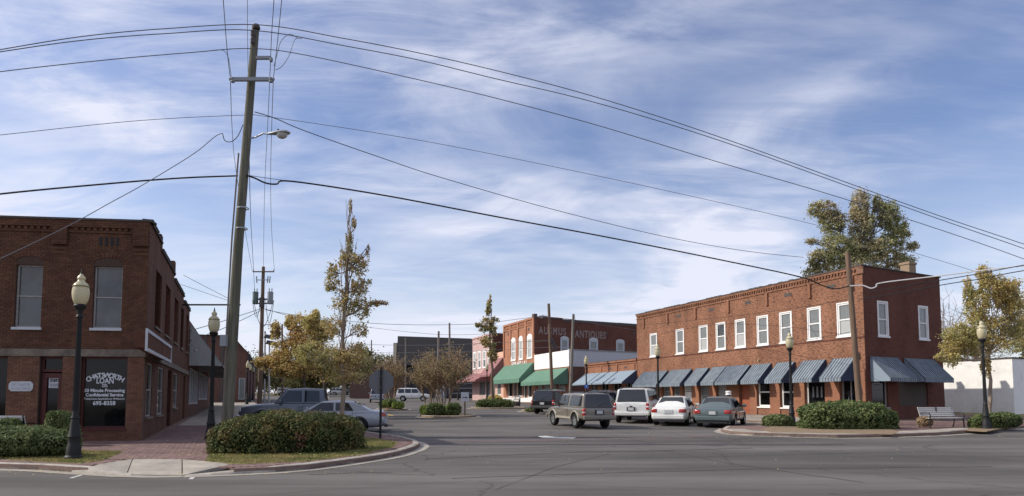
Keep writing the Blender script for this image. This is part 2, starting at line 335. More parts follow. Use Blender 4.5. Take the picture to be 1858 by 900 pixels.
M['insul'] = mat('insulator_grey', (.26, .28, .30), .5, .4)
M['cable'] = mat('black_cable', (.02, .02, .022), .6, .3)
M['cablegrey'] = mat('grey_cable', (.11, .115, .13), .6, .3)
M['cablelight'] = mat('light_cable', (.55, .55, .56), .6, .3)
M['blue_awn'] = stripes_mat('striped_blue_awning', (.235, .272, .30), (.12, .148, .185), .2, .5)
M['blue_plain'] = mat('pale_blue_awning', (.235, .29, .345), .75, .2, noise_amt=.1, nscale=3)
M['navy'] = mat('navy_canvas', (.045, .065, .115), .8, .2, noise_amt=.15, nscale=4)
M['green_awn'] = mat('green_canvas', (.125, .235, .165), .8, .2, noise_amt=.1, nscale=1.5, col2=(.105, .205, .15))
M['red_awn'] = mat('faded_red_canvas', (.28, .135, .135), .8, .2, noise_amt=.1, nscale=2)
M['grey_awn'] = mat('pale_grey_metal_awning', (.36, .36, .345), .7, .3, noise_amt=.1, nscale=2)
M['globe'] = mat('ribbed_cream_globe', (.66, .60, .40), .25, .6, noise_amt=.06, nscale=3, trans=.3)
M['signwhite'] = mat('sign_white', (.74, .75, .76), .5, .4)
M['lettering'] = mat('window_lettering', (.70, .72, .76), .6, .3)
M['lettering_dark'] = mat('dark_lettering', (.06, .06, .08), .6, .3)
M['ghost'] = mat('faded_wall_lettering', (.29, .24, .225), .9, .1, col2=(.18, .09, .07), nscale=9, lo=.45, hi=.75)
M['signback'] = mat('sign_back_aluminium', (.13, .135, .145), .6, .4, noise_amt=.08, nscale=3)
M['blue'] = mat('blue_sign', (.04, .14, .50), .5, .4)
M['bark'] = mat('bark', (.20, .17, .14), .95, .1, col2=(.11, .09, .075), nscale=2, stretch=(6, 6, 1), bump=.5, bscale=10)
M['barkpale'] = mat('pale_bark', (.34, .27, .21), .95, .1, col2=(.22, .17, .13), nscale=2, stretch=(6, 6, 1), bump=.4, bscale=10)
def leafm(n, a, b, isl=.35, tr=.35, sc_=1.0): return mat(n, a, .65, .25, col2=b, nscale=sc_, lo=.42, hi=.6, island=isl, trans=tr, coord='World')
M['lf_hedge'] = leafm('hedge_leaf', (.085, .115, .038), (.165, .135, .05), .45, .25, 2.2)
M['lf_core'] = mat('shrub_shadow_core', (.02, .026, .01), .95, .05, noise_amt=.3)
M['lf_green'] = leafm('green_shrub_leaf', (.115, .16, .06), (.18, .21, .08), .4, .3, 2)
M['lf_juniper'] = leafm('juniper_leaf', (.13, .17, .07), (.17, .20, .08), .35, .25, 2)
M['lf_red'] = leafm('reddish_leaf', (.24, .07, .05), (.16, .08, .06), .35, .3, 2)
M['lf_autumn'] = leafm('autumn_gold_leaf', (.66, .52, .20), (.44, .42, .17), .35, .45, .55)
M['lf_tall'] = leafm('olive_autumn_leaf', (.40, .38, .17), (.50, .36, .17), .4, .4, .8)
M['lf_rust'] = leafm('rust_autumn_leaf', (.54, .36, .15), (.58, .47, .16), .4, .4, .7)
M['lf_big'] = leafm('oak_leaf', (.44, .44, .22), (.52, .44, .28), .35, .4, .25)
M['lf_myrtle'] = leafm('myrtle_leaf', (.38, .27, .16), (.30, .26, .12), .4, .3, .8)
M['lf_bright'] = leafm('lime_shrub_leaf', (.36, .42, .10), (.22, .30, .08), .3, .4, 1.5)
M['lf_far'] = leafm('far_tree_leaf', (.19, .16, .09), (.14, .15, .07), .35, .3, .1)
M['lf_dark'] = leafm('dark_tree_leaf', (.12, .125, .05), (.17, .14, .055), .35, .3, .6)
M['twig'] = mat('bare_twigs', (.20, .15, .13), .95, .1, noise_amt=.2)
def glass(name, base, rough=.04, spec=.6, detail=.5):
    m_ = mat(name, base, rough, spec, col2=tuple(c*.35 for c in base), nscale=1.3, lo=.4, hi=.6); return m_
M['glass'] = glass('dark_shop_glass', (.012, .012, .013), .06, .28); M['glass_sky'] = glass('window_glass', (.055, .06, .065), .04, .8)
M['glass_pale'] = mat('window_glass_with_blind', (.40, .41, .40), .25, .5, noise_amt=.08, nscale=4)
M['glass_grey'] = mat('window_glass_half_blind', (.17, .18, .18), .12, .7, noise_amt=.2, nscale=3)
M['glass_car'] = mat('car_glass', (.012, .014, .017), .03, .8)
M['glass_carblue'] = mat('car_glass_blue', (.10, .125, .15), .03, 1.0)  # windscreens: bluish sky reflection put into the base colour
M['tyre'] = mat('tyre_rubber', (.018, .018, .018), .85, .2, noise_amt=.2)
M['rim'] = mat('alloy_rim', (.45, .46, .47), .3, .6, metal=.7)
M['trim'] = mat('black_trim', (.02, .02, .022), .55, .4)
M['chrome'] = mat('chrome', (.6, .6, .62), .15, .8, metal=.9)
M['tail'] = mat('tail_light', (.36, .018, .012), .15, .7); M['amber'] = mat('amber_light', (.5, .16, .03), .2, .6); M['clear'] = mat('clear_light', (.55, .57, .6), .1, .8)
M['plate'] = mat('licence_plate', (.5, .52, .52), .5, .3)
def paint(n, c, metal=.3): return mat(n, c, .32, .5, metal=metal, coat=.6, noise_amt=.05, nscale=1.2)
# ---------------------------------------------------------------- facade frames and walls
class Face:
    """a vertical plane: origin (x, y), unit direction u along the wall, outward normal n (towards the street)"""
    def __init__(s, a, b):
        s.o = Vector((a[0], a[1], 0)); d = Vector((b[0]-a[0], b[1]-a[1], 0)); s.len = d.length; s.u = d.normalized()
        n = Vector((s.u.y, -s.u.x, 0)); s.n = n if n.dot(s.o*-1) > 0 else -n
    def pt(s, a, n, z): p = s.o + s.u*a + s.n*n; return Vector((p.x, p.y, z))
    def px(s, px, py, n=0):             # (s, z) of a photo pixel on the plane pushed out by n
        r = ray(px, py); o = s.o + s.n*n; t = (o - CAMP).dot(s.n)/r.dot(s.n); q = CAMP + r*t; return ((q - s.o).dot(s.u), q.z)
    def rect(s, x0, y0, x1, y1, n=0):   # rect from pixels: sorted s0, s1, z0, z1 (taken at mid height / mid width)
        ym = (y0+y1)/2; xm = (x0+x1)/2; a, b = s.px(x0, ym, n)[0], s.px(x1, ym, n)[0]; c, d = s.px(xm, y1, n)[1], s.px(xm, y0, n)[1]
        return min(a, b), max(a, b), c, d
    def rz(s): return math.atan2(s.u.y, s.u.x)
def fbox(mb, F, s0, s1, n0, n1, z0, z1, uv=False):
    p = [F.pt(a, n, z) for z in (z0, z1) for a, n in ((s0, n0), (s1, n0), (s1, n1), (s0, n1))]
    if not uv: return mb.hexa(p)
    L_ = s1-s0; H = z1-z0; D = n1-n0
    q = lambda i: p[i]
    mb.face([q(3), q(2), q(6), q(7)], [(s0, z0), (s1, z0), (s1, z1), (s0, z1)])
    mb.face([q(0), q(1), q(5), q(4)], [(s0, z0), (s1, z0), (s1, z1), (s0, z1)])
    mb.face([q(1), q(2), q(6), q(5)], [(0, z0), (D, z0), (D, z1), (0, z1)]); mb.face([q(0), q(3), q(7), q(4)], [(0, z0), (D, z0), (D, z1), (0, z1)])
    mb.face([q(4), q(5), q(6), q(7)], [(s0, 0), (s1, 0), (s1, D), (s0, D)]); mb.face([q(0), q(1), q(2), q(3)], [(s0, 0), (s1, 0), (s1, D), (s0, D)])
    return mb
def wall_mb(F, s0, s1, z0, z1, holes, rec=.16, mb=None, n=0, zt=None):
    """front skin with real openings and reveals; zt(s) optionally gives a sloping/stepped top"""
    mb = mb or MB(); hs = [(max(s0, a), min(s1, b), max(z0, c), min(z1, d)) for a, b, c, d in holes if b > s0 and a < s1]
    S = sorted(set([s0, s1] + [v for h in hs for v in h[:2]])); Z = sorted(set([z0, z1] + [v for h in hs for v in h[2:]]))
    for i in range(len(S)-1):
        for j in range(len(Z)-1):
            a, b, c, d = S[i], S[i+1], Z[j], Z[j+1]; ma, mc = (a+b)/2, (c+d)/2
            if any(h[0] < ma < h[1] and h[2] < mc < h[3] for h in hs): continue
            mb.face([F.pt(a, n, c), F.pt(b, n, c), F.pt(b, n, d), F.pt(a, n, d)], [(a, c), (b, c), (b, d), (a, d)])
    for a, b, c, d in hs:
        k = n-rec
        mb.face([F.pt(a, n, c), F.pt(a, k, c), F.pt(a, k, d), F.pt(a, n, d)], [(0, c), (rec, c), (rec, d), (0, d)])
        mb.face([F.pt(b, n, c), F.pt(b, k, c), F.pt(b, k, d), F.pt(b, n, d)], [(0, c), (rec, c), (rec, d), (0, d)])
        mb.face([F.pt(a, n, c), F.pt(b, n, c), F.pt(b, k, c), F.pt(a, k, c)], [(a, 0), (b, 0), (b, rec), (a, rec)])
        mb.face([F.pt(a, n, d), F.pt(b, n, d), F.pt(b, k, d), F.pt(a, k, d)], [(a, 0), (b, 0), (b, rec), (a, rec)])
    return mb
def window(par, F, r, fm, gm, rec=.12, fwid=.07, rail=True, sill=True, arch=False, casing=0, name='window', sill_mat=None, mull=0):
    """casing frame + panes in an opening r=(s0,s1,z0,z1)"""
    s0, s1, z0, z1 = r; mb = MB(); w_ = fwid; k0, k1 = -rec-.03, -rec+.05
    fbox(mb, F, s0, s0+w_, k0, k1, z0, z1); fbox(mb, F, s1-w_, s1, k0, k1, z0, z1)
    fbox(mb, F, s0+w_, s1-w_, k0, k1, z0, z0+w_); fbox(mb, F, s0+w_, s1-w_, k0, k1, z1-w_, z1)
    zm = (z0+z1)/2
    if rail: fbox(mb, F, s0+w_, s1-w_, k0, k1-.01, zm-w_*.4, zm+w_*.4)
    for i in range(mull):
        a = s0+(s1-s0)*(i+1)/(mull+1); fbox(mb, F, a-w_*.35, a+w_*.35, k0, k1-.012, z0+w_, z1-w_)
    if casing:
        c = casing; fbox(mb, F, s0-c, s0, -.05, .025, z0, z1+c); fbox(mb, F, s1, s1+c, -.05, .025, z0, z1+c); fbox(mb, F, s0, s1, -.05, .025, z1, z1+c)
    o = mb.build(name, fm, par)
    spans = [(z0+w_, zm-w_*.4), (zm+w_*.4, z1-w_)] if rail else [(z0+w_, z1-w_)]
    for i, (a, b) in enumerate(spans):
        g = MB(); fbox(g, F, s0+w_, s1-w_, -rec-.02, -rec, a, b); g.build('pane', gm[i] if isinstance(gm, (list, tuple)) else gm, o)
    if sill:
        g = MB(); e = casing + .05; fbox(g, F, s0-e, s1+e, -.08, .07, z0-.09, z0-.002); g.build('sill', sill_mat or fm, o)
    return o
def back_shell(par, A, B, C_, D_, z0, z1, wm, rm, roofz=None, edges=3):
    """closes a building: side/back walls A->B->C->D and a roof"""
    mb = MB(); pts = [A, B, C_, D_]
    for i in range(edges):
        p, q = pts[i], pts[i+1]; L_ = math.hypot(q[0]-p[0], q[1]-p[1])
        mb.face([(p[0], p[1], z0), (q[0], q[1], z0), (q[0], q[1], z1), (p[0], p[1], z1)], [(0, z0), (L_, z0), (L_, z1), (0, z1)])
    mb.build('wall', wm, par)
    rzv = z1-.35 if roofz is None else roofz; r = MB(); r.face([(p[0], p[1], rzv) for p in pts]); r.build('roof', rm, par)
def awning(par, F, s0, s1, zt, zb, out, m_top, m_side, valance=.16, ribs=.1, name='awning', side_cut=True, ribmat=None):
    """sloped canopy with seams, valance and end panels"""
    mb = MB(); p = lambda a, n, z: F.pt(a, n, z); L_ = s1-s0; sl = math.hypot(out, zt-zb); nrm = F.n*((zt-zb)/sl) + Vector((0, 0, out/sl))
    th = nrm*.025
    a, b, c, d = p(s0, .03, zt), p(s1, .03, zt), p(s1, out, zb), p(s0, out, zb)
    mb.face([a+th, b+th, c+th, d+th], [(0, 0), (L_, 0), (L_, sl), (0, sl)]); mb.face([a, b, c, d], [(0, 0), (L_, 0), (L_, sl), (0, sl)])
    for q, r_ in ((a, b), (b, c), (c, d), (d, a)): mb.face([q, r_, r_+th, q+th], [(0, 0)]*4)
    n = max(2, int(round(L_/.1)))      # scalloped valance
    for i in range(n):
        u0, u1 = s0+L_*i/n, s0+L_*(i+1)/n; um = (u0+u1)/2; v = valance; U0, U1, UM = L_*i/n, L_*(i+1)/n, L_*(i+.5)/n
        mb.face([p(u0, out+.012, zb+.02), p(u1, out+.012, zb+.02), p(u1, out+.012, zb-v*.8), p(um, out+.012, zb-v), p(u0, out+.012, zb-v*.8)], [(U0, 0), (U1, 0), (U1, v), (UM, v), (U0, v)])
        mb.face([p(u0, out, zb+.02), p(u1, out, zb+.02), p(u1, out, zb-v*.8), p(um, out, zb-v), p(u0, out, zb-v*.8)], [(U0, 0), (U1, 0), (U1, v), (UM, v), (U0, v)])
    o = mb.build(name, m_top, par)
    if ribs:
        rb = MB(); k = max(2, int(round(L_/.2)))
        for i in range(k+1):
            u = s0+L_*i/k; q0 = p(u-.018, .03, zt)+th; q1 = p(u+.018, .03, zt)+th; q2 = p(u+.018, out, zb)+th; q3 = p(u-.018, out, zb)+th; h = nrm*.022
            rb.hexa([q0, q1, q2, q3, q0+h, q1+h, q2+h, q3+h])
        rb.build('seam', ribmat or m_top, o) if not ribmat else rb.build('seam', ribmat, o)
    for u, sg in ((s0, 1), (s1, -1)):
        e = MB(); q = [p(u, .03, zt-.01), p(u, out-.02, zb-.01), p(u, out-.02, zb-valance*.8), p(u, .03, zb-valance*.8)]; t = F.u*(.012*sg); q2 = [x+t for x in q]
        e.face(q); e.face(q2)
        for i in range(4): e.face([q[i], q[(i+1) % 4], q2[(i+1) % 4], q2[i]])
        e.build('end_panel', m_side, o)
    return o
def text_geo(s, size, bold=0, space=1.0):
    cu = bpy.data.curves.new('lettering_curve', 'FONT'); cu.body = s; cu.size = size; cu.align_x = 'CENTER'; cu.align_y = 'BOTTOM_BASELINE'; cu.extrude = .004; cu.offset = bold; cu.space_character = space; cu.resolution_u = 3
    o = bpy.data.objects.new('t', cu); COL.objects.link(o); bpy.context.view_layer.update()
    me = bpy.data.meshes.new_from_object(o.evaluated_get(bpy.context.evaluated_depsgraph_get())); vs = [v.co.copy() for v in me.vertices]; fs = [tuple(p.vertices) for p in me.polygons]
    bpy.data.objects.remove(o); bpy.data.curves.remove(cu); bpy.data.meshes.remove(me); return vs, fs
def put_text(mb, F, s, text, size, sc_, zc, n, bold=.0, width=None, rot=0, flip=False, space=1.0):
    vs, fs = text_geo(text, size, bold, space)
    if width:
        xs = [v.x for v in vs]; k = width/(max(xs)-min(xs)); mid = (max(xs)+min(xs))/2
        for v in vs: v.x = (v.x-mid)*k
    c, d = math.cos(rot), math.sin(rot); sg = -1 if flip else 1
    mb.add([F.pt(s + sg*(v.x*c - v.y*d), n + v.z, zc + v.x*d + v.y*c) for v in vs], fs); return mb
# ---------------------------------------------------------------- ground, road
def rows(name, x0, x1, ys, h, m_):
    mb = MB()
    for a, b in zip(ys, ys[1:]): mb.face([(x0, a, gz(a)+h), (x1, a, gz(a)+h), (x1, b, gz(b)+h), (x0, b, gz(b)+h)])
    o = mb.build(name, m_); o['kind'] = 'structure'; return o
rows('ground', -2500, 2500, [-300, 18, 225, 4500], -.03, M['soil'])
rows('road', -90, 90, [-40, 18, 150], 0, M['asphalt'])
g = G(620, 716); poly_slab('far_street', [(-50, 149.9), (30, 149.9), (-60, 330), (-110, 330)], .004, M['asphalt'], depth=0)
# left corner outline (bottom of curb, from the photograph)
L1 = [G(*p) for p in ((-420, 836), (-200, 843), (0, 851), (70, 853), (130, 857), (180, 860), (230, 863))]
RAMP = [G(*p) for p in ((230, 863), (290, 865), (335, 864))]
L2 = [G(*p) for p in ((335, 864), (420, 861), (500, 857), (560, 852), (620, 844), (680, 835), (725, 826), (752, 817), (762, 811), (757, 805), (738, 800), (712, 795))]
L3 = [G(*p) for p in ((712, 795), (650, 786), (560, 777))] + [Vector((-10.9, 31, 0)), Vector((-13.6, 38, 0)), Vector((-21.6, 58, 0)), Vector((-37, 97, 0)), Vector((-58, 149, 0))]
RCUT = [G(158, 858.5), G(163, 848, .1), G(179, 842.5, .12), G(240.5, 832.8, .13), G(330.5, 833.6, .13), G(401, 839.8, .13), G(424, 844, .12), G(424, 860.6)]
left_poly = [(p.x, p.y) for p in L1[:5] + RCUT + L2[2:] + L3[1:]] + [(-90, 149), (-90, 15)]
H_C = .13
def inset_line(line, d):                  # shift a polyline to its left side by d
    out = []
    for i, p in enumerate(line):
        a = line[max(0, i-1)]; b = line[min(len(line)-1, i+1)]; t = Vector((b[0]-a[0], b[1]-a[1], 0)).normalized(); out.append(Vector((p[0]-t.y*d, p[1]+t.x*d, 0)))
    return out
def resample(line, step):
    pts = [Vector((p[0], p[1], 0)) for p in line]; out = [pts[0]]
    for a, b in zip(pts, pts[1:]):
        n = max(1, int((b-a).length/step+.5))
        for i in range(1, n+1): out.append(a.lerp(b, i/n))
    return out
def curb(line, par, side=1, width=.20, seglen=3., h=H_C, gutter=.32, hs=None, closed=False):
    """real kerb stones along a line, each a piece of its own, plus a flat gutter"""
    fine = resample(line, .5); inner = inset_line(fine, side*width); mid = inset_line(fine, side*.03)
    hh = lambda i: hs(i/(len(fine)-1)) if hs else h
    k = max(2, int(seglen/.5)); i = 0
    while i < len(fine)-1:
        j = min(i+k, len(fine)-1); mb = MB(); ring = []
        for q in range(i, j+1):
            t = 0
            if q == i and i: t = .02
            a, m_, b = fine[q].copy(), mid[q].copy(), inner[q].copy()
            if t:
                nx = fine[q+1]-fine[q]; sh = nx*(t/.5); a += sh; m_ += sh; b += sh
            z = gz(a.y); H_ = hh(q)
            ring.append([(a.x, a.y, z-.1), (a.x, a.y, z+H_*.35), (m_.x, m_.y, z+H_*.9), (m_.x*.8+b.x*.2, m_.y*.8+b.y*.2, z+H_+.004), (b.x, b.y, z+H_+.006), (b.x, b.y, z-.1)])
        vs = [p for r_ in ring for p in r_]; fs = []
        for q in range(len(ring)-1):
            for e in range(5): fs.append((q*6+e, q*6+e+1, (q+1)*6+e+1, (q+1)*6+e))
        fs += [tuple(range(6)), tuple(range((len(ring)-1)*6, len(ring)*6))]; mb.add(vs, fs)
        mb.build('curb_stone', M['curb'], par, smooth=35); i = j
    if gutter:
        outer = inset_line(fine, -side*gutter); mb = MB()
        for q in range(len(fine)-1):
            a, b, c, d = fine[q], fine[q+1], outer[q+1], outer[q]
            mb.face([(p.x, p.y, gz(p.y)+.008) for p in (a, b, c, d)])
        mb.build('gutter', M['concrete'], par)
def setting(name):
    o = bpy.data.objects.new(name, None); COL.objects.link(o); o['kind'] = 'structure'; return o
side_l = poly_slab('sidewalk', left_poly, H_C-.012, M['paver_base'])
curb(L1, side_l, 1, hs=lambda t: H_C if t < .86 else H_C*(1-(t-.86)/.14)+.006)
curb(L2, side_l, 1, hs=lambda t: H_C*min(1, t/.16)+.005)
curb(L3[:6], side_l, 1, gutter=0)
# ramp gutter and slabs
def slab4(pix, m_, par, name='ramp_slab', hs=(0, 0, H_C, H_C), dz=.012):
    pts = [G(px, py, h) for (px, py), h in zip(pix, hs)]; mb = MB(); c = sum(pts, Vector())/4
    pts = [p.lerp(c, .012) for p in pts]
    top = [Vector((p.x, p.y, gz(p.y)+h+dz)) for p, h in zip(pts, hs)]; bot = [p-Vector((0, 0, .09)) for p in top]
    mb.hexa(bot+top); return mb.build(name, m_, par)
slab4([(230, 862), (330, 863), (330, 834), (241, 833)], M['concrete'], side_l)
slab4([(165, 848), (229, 862), (240, 833.3), (180, 843)], M['concrete'], side_l, hs=(H_C*.75, 0, H_C, H_C))
slab4([(331, 863), (420, 843), (400, 840.5), (331, 834)], M['concrete'], side_l, hs=(0, H_C*.8, H_C, H_C))
gt = MB(); fa = [G(*p) for p in ((228, 862.6), (280, 864.3), (338, 863.6))]; fb = inset_line(fa, -.32)
for q in range(2): gt.face([(p.x, p.y, gz(p.y)+.009) for p in (fa[q], fa[q+1], fb[q+1], fb[q])])
gt.build('gutter', M['concrete'], side_l)
# brick pavers: the ones that show largest are pieces, the rest one joined part
def inside(p, poly):
    x, y = p; c = False; n = len(poly)
    for i in range(n):
        x1, y1 = poly[i]; x2, y2 = poly[(i+1) % n]
        if (y1 > y) != (y2 > y) and x < (x2-x1)*(y-y1)/(y2-y1)+x1: c = not c
    return c
inner_l = [(p.x, p.y) for p in inset_line(L1 + RAMP[1:] + L2[1:] + L3[1:], .32)] + [(-90, 149), (-90, 15.2)]
ramp_zone = [(p.x, p.y) for p in (G(160, 847, .1), G(230, 866), G(335, 867), G(428, 843, .12), G(402, 839, .13), G(331, 832.6, .13), G(240, 832, .13), G(178, 842, .13))]
pv = bpy.data.meshes.new('paver'); bmx = MB(); bmx.box((0, 0, -.03), (.196, .096, .06)); pv = bmx.mesh('paver'); pv.materials.append(M['paver'])
cand = []
ang = R(-21)
ca, sa = math.cos(ang), math.sin(ang)
for i in range(-140, 140):
    for j in range(-170, 170):
        u = i*.204 + (.102 if j % 2 else 0); v = j*.104; x = -8.5+u*ca-v*sa; y = 20+u*sa+v*ca
        if x < -19 or x > -2 or y > 31 or y < 14.6: continue
        if inside((x, y), inner_l) and not inside((x, y), ramp_zone): cand.append((x, y))
focus = Vector((-8.6, 18.3))
cand.sort(key=lambda p: abs(p[0]+9.1)*.55+abs(p[1]-18.2))
rest = MB()
for k, (x, y) in enumerate(cand):
    z = gz(y)+H_C+rnd.uniform(-.001, .002)
    if k < 300:
        o = bpy.data.objects.new('paver', pv); COL.objects.link(o); o.parent = side_l; o.location = (x, y, z); o.rotation_euler = (0, 0, ang)
    else:
        hx, hy = .098, .048; q = [(x+a*ca-b*sa, y+a*sa+b*ca) for a, b in ((-hx, -hy), (hx, -hy), (hx, hy), (-hx, hy))]
        rest.hexa([(a, b, z-.03) for a, b in q]+[(a, b, z) for a, b in q])
rp = rest.build('paving', M['paver'], side_l, fix=False); rp['kind'] = 'stuff'
poly_slab('concrete_walk', [(-12.3, 31.5), (-11.3, 31.5), (-38, 97), (-52, 135), (-62, 135), (-28, 62), (-19.3, 40), (-15.8, 31.5)], H_C+.004, M['concrete_old'], side_l, depth=.02)
# right corner
def offA(): pass
# ---------------------------------------------------------------- right-hand block: facade line A (main street side) and the side wall
Z_R = 8.95
pc = P(1572, 767, 36.1); CR = (19.32, 36.1)
VPA = Vector((450-CX, 0, 0))
dirA = Vector(((455-CX)/FOC, 1, 0)).normalized()
def onA(px):                             # parameter along A where photo column px (at the horizon) crosses it
    k = (px-CX)/FOC*math.cos(PITCH)
    t = (CR[0]-k*CR[1])/(k*dirA.y-dirA.x); return t
def ptA(t): return (CR[0]+dirA.x*t, CR[1]+dirA.y*t)
FA = Face(CR, ptA(10)); LA = onA(1157)
sideE = (25.95, 39.75); FS = Face(CR, sideE); LS = FS.len
def right_building():
    b = thing('brick_building', 'two-storey orange brick corner building with white upper windows over striped blue awnings', 'building', (CR[0], CR[1], gz(36)))
    wins = [(1180, 605, 1192, 651), (1227, 597, 1241, 646), (1269, 588, 1284, 640), (1300, 582, 1316, 636), (1335, 575, 1352, 632), (1374, 568, 1394, 627), (1416, 560, 1436, 622), (1466, 550, 1489, 615), (1520, 540, 1545, 608)]
    rs = [FA.rect(*q) for q in wins]; zt = 7.05; zb = 5.2; W_ = []
    for r_ in rs: c = (r_[0]+r_[1])/2; W_.append((c-.45, c+.45, zb, zt))
    print('winz', [(round(r_[0], 2), round(r_[1], 2), round(r_[2], 2), round(r_[3], 2)) for r_ in rs])
    z0 = -.5; zg = lambda s: gz(FA.pt(s, 0, 0).y)+H_C
    low = []     # ground floor openings: pixel x range, top, bottom (None = floor), kind
    spec = [(1526, 1558, 3.05, None, 'door'), (1462, 1498, 3.0, .75, 'shop'), (1417, 1441, 2.95, .55, 'win'), (1375, 1398, 2.95, .55, 'win'), (1343, 1361, 3.0, None, 'reddoor'), (1301, 1320, 3.0, None, 'panel'), (1270, 1287, 2.95, None, 'shopgrey'), (1240, 1256, 3.0, None, 'whitedoor'), (1222, 1235, 2.95, None, 'shopgrey'), (1203, 1216, 2.95, .6, 'shopgrey'), (1172, 1192, 2.95, .6, 'shopgrey')]
    for x0, x1, top, bot, kd in spec:
        a, _ = FA.px(x0, 725); c, _ = FA.px(x1, 725); a, c = min(a, c), max(a, c); g0 = zg((a+c)/2)
        low.append((a, c, g0+.02 if bot is None else g0+bot, top+(g0-.45)*.6, kd))
    holes = W_ + [l[:4] for l in low]
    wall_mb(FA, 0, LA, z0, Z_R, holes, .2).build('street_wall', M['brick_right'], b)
    for r_ in W_: window(b, FA, r_, M['white'], rnd.choice([[M['glass_grey'], M['glass_grey']], [M['glass_grey'], M['glass_pale']], [M['glass_pale'], M['glass_grey']], [M['glass_grey'], M['glass_sky']]]), rec=.06, fwid=.09, casing=.07)
    for a, c, zb_, zt_, kd in low:
        r_ = (a, c, zb_, zt_)
        if kd == 'win': window(b, FA, r_, M['white'], M['glass'], rec=.15, fwid=.11, casing=0)
        elif kd == 'shop': window(b, FA, r_, M['white'], M['glass'], rec=.17, fwid=.1, rail=False)
        elif kd == 'shopgrey': window(b, FA, r_, M['greypaint'], M['glass_grey'], rec=.17, fwid=.09, rail=True, sill=False)
        elif kd == 'door':
            d = window(b, FA, r_, M['greypaint'], M['glass'], rec=.17, fwid=.09, rail=False, sill=False, name='door', mull=1)
            h = MB(); c2 = (a+c)/2+.12; h.tube([FA.pt(c2, -.1, zb_+.95), FA.pt(c2, -.07, zb_+1), FA.pt(c2, -.07, zb_+1.25), FA.pt(c2, -.1, zb_+1.3)], .015); h.build('handle', M['steel'], d)
        elif kd in ('reddoor', 'whitedoor', 'panel'):
            m_ = {'reddoor': M['doorrust'], 'whitedoor': M['white'], 'panel': M['greypaint']}[kd]; mb = MB(); fbox(mb, FA, a, c, -.2, -.14, zb_, zt_)
            for zz in (.25, 1.25):
                fbox(mb, FA, a+.12, c-.12, -.14, -.125, zb_+zz, min(zb_+zz+.8, zt_-.1))
            d = mb.build('door', m_, b)
            if kd == 'whitedoor':
                pl = MB(); fbox(pl, FA, a+.15, c-.15, -.125, -.11, zb_+1.35, zb_+2.1); sg = pl.build('notice', M['signwhite'], d)
                ln = MB()
                for q in range(4): fbox(ln, FA, a+.2, c-.2, -.11, -.107, zb_+1.45+q*.16, zb_+1.51+q*.16)
                ln.build('notice_line', M['lettering_dark'], d)
            kn = MB(); kn.tube([FA.pt(a+.1, -.14, zb_+1), FA.pt(a+.1, -.07, zb_+1)], .03); kn.build('handle', M['steel'], d)
    # lettering on the shop pane (illegible in the photograph: a pale house-shaped decal)
    sh = low[1]; c = (sh[0]+sh[1])/2; dc = MB(); wv = (sh[1]-sh[0])*.3
    dc.add([FA.pt(c-wv, -.166, sh[2]+1.35), FA.pt(c+wv, -.166, sh[2]+1.35), FA.pt(c+wv*.6, -.166, sh[2]+1.62), FA.pt(c, -.166, sh[2]+1.85), FA.pt(c-wv*.6, -.166, sh[2]+1.62)], [(0, 1, 2, 3, 4)])
    for q in (-.7, 0, .7): dc.add([FA.pt(c+wv*q-.07, -.166, sh[2]+.45), FA.pt(c+wv*q+.07, -.166, sh[2]+.45), FA.pt(c+wv*q+.05, -.166, sh[2]+1.1), FA.pt(c+wv*q-.05, -.166, sh[2]+1.1)], [(0, 1, 2, 3)])
    dc.build('window_decal', mat('faint_decal', (.20, .21, .22), .6, .3), b, fix=False)
    # piers standing proud between the openings
    edges = sorted([(l[0], l[1]) for l in low]); prev = 0
    for a, c in edges + [(LA, LA)]:
        if a - prev > .25:
            mb = MB(); fbox(mb, FA, prev+.02, a-.02, 0, .07, z0, 3.25, uv=True); mb.build('pier', M['brick_pilaster'], b)
        prev = c
    # string courses, corbel table, pilaster drops, vents
    mb = MB(); fbox(mb, FA, 0, LA, 0, .035, zb-.2, zb-.13, uv=True); mb.build('string_course', M['brick_dark'], b)
    mb = MB(); fbox(mb, FA, -.04, LA, 0, .05, Z_R-.42, Z_R-.34, uv=True); fbox(mb, FA, -.06, LA, 0, .09, Z_R-.12, Z_R+.02, uv=True)
    for i in range(int(LA/.22)): fbox(mb, FA, i*.22, i*.22+.11, 0, .07, Z_R-.24, Z_R-.12, uv=True)
    mb.build('cornice', M['brick_right'], b)
    drops = [FA.px(x, 540)[0] for x in (1168, 1211, 1262, 1322, 1392, 1470, 1548)]
    for s in drops: dm = MB(); fbox(dm, FA, s-.09, s+.09, 0, .1, Z_R-1.25, Z_R-.42, uv=True); dm.build('corbel_drop', M['brick_pilaster'], b)
    for x, y in ((1231, 565), (1290, 551), (1357, 536), (1429, 520), (1508, 503)):
        s, z = FA.px(x, y); v = MB(); z = Z_R-.78; fbox(v, FA, s-.3, s+.3, -.05, .012, z-.1, z+.1); v.build('vent', M['coping'], b)
    mb = MB(); fbox(mb, FA, -.08, LA+.03, -.32, .12, Z_R+.02, Z_R+.08)
    n = int(LA/.45)
    for i in range(n):
        if rnd.random() < .6: fbox(mb, FA, i*.45, i*.45+.3, -.28, .1, Z_R+.08, Z_R+.12)
    mb.build('coping', M['coping'], b)
    # side wall
    wz0, wz1 = 5.15, 7.05; SW = []
    for q in ((1590, 538, 1613, 605), (1665, 548, 1685, 612)):
        r_ = FS.rect(*q); print('sidewin', [round(v, 2) for v in r_]); c = (r_[0]+r_[1])/2; SW.append((c-.42, c+.42, wz0, wz1))
    g0 = gz(37)+H_C; a0, _ = FS.px(1582, 725); a1, _ = FS.px(1612, 725); p0, _ = FS.px(1632, 725); p1, _ = FS.px(1684, 725)
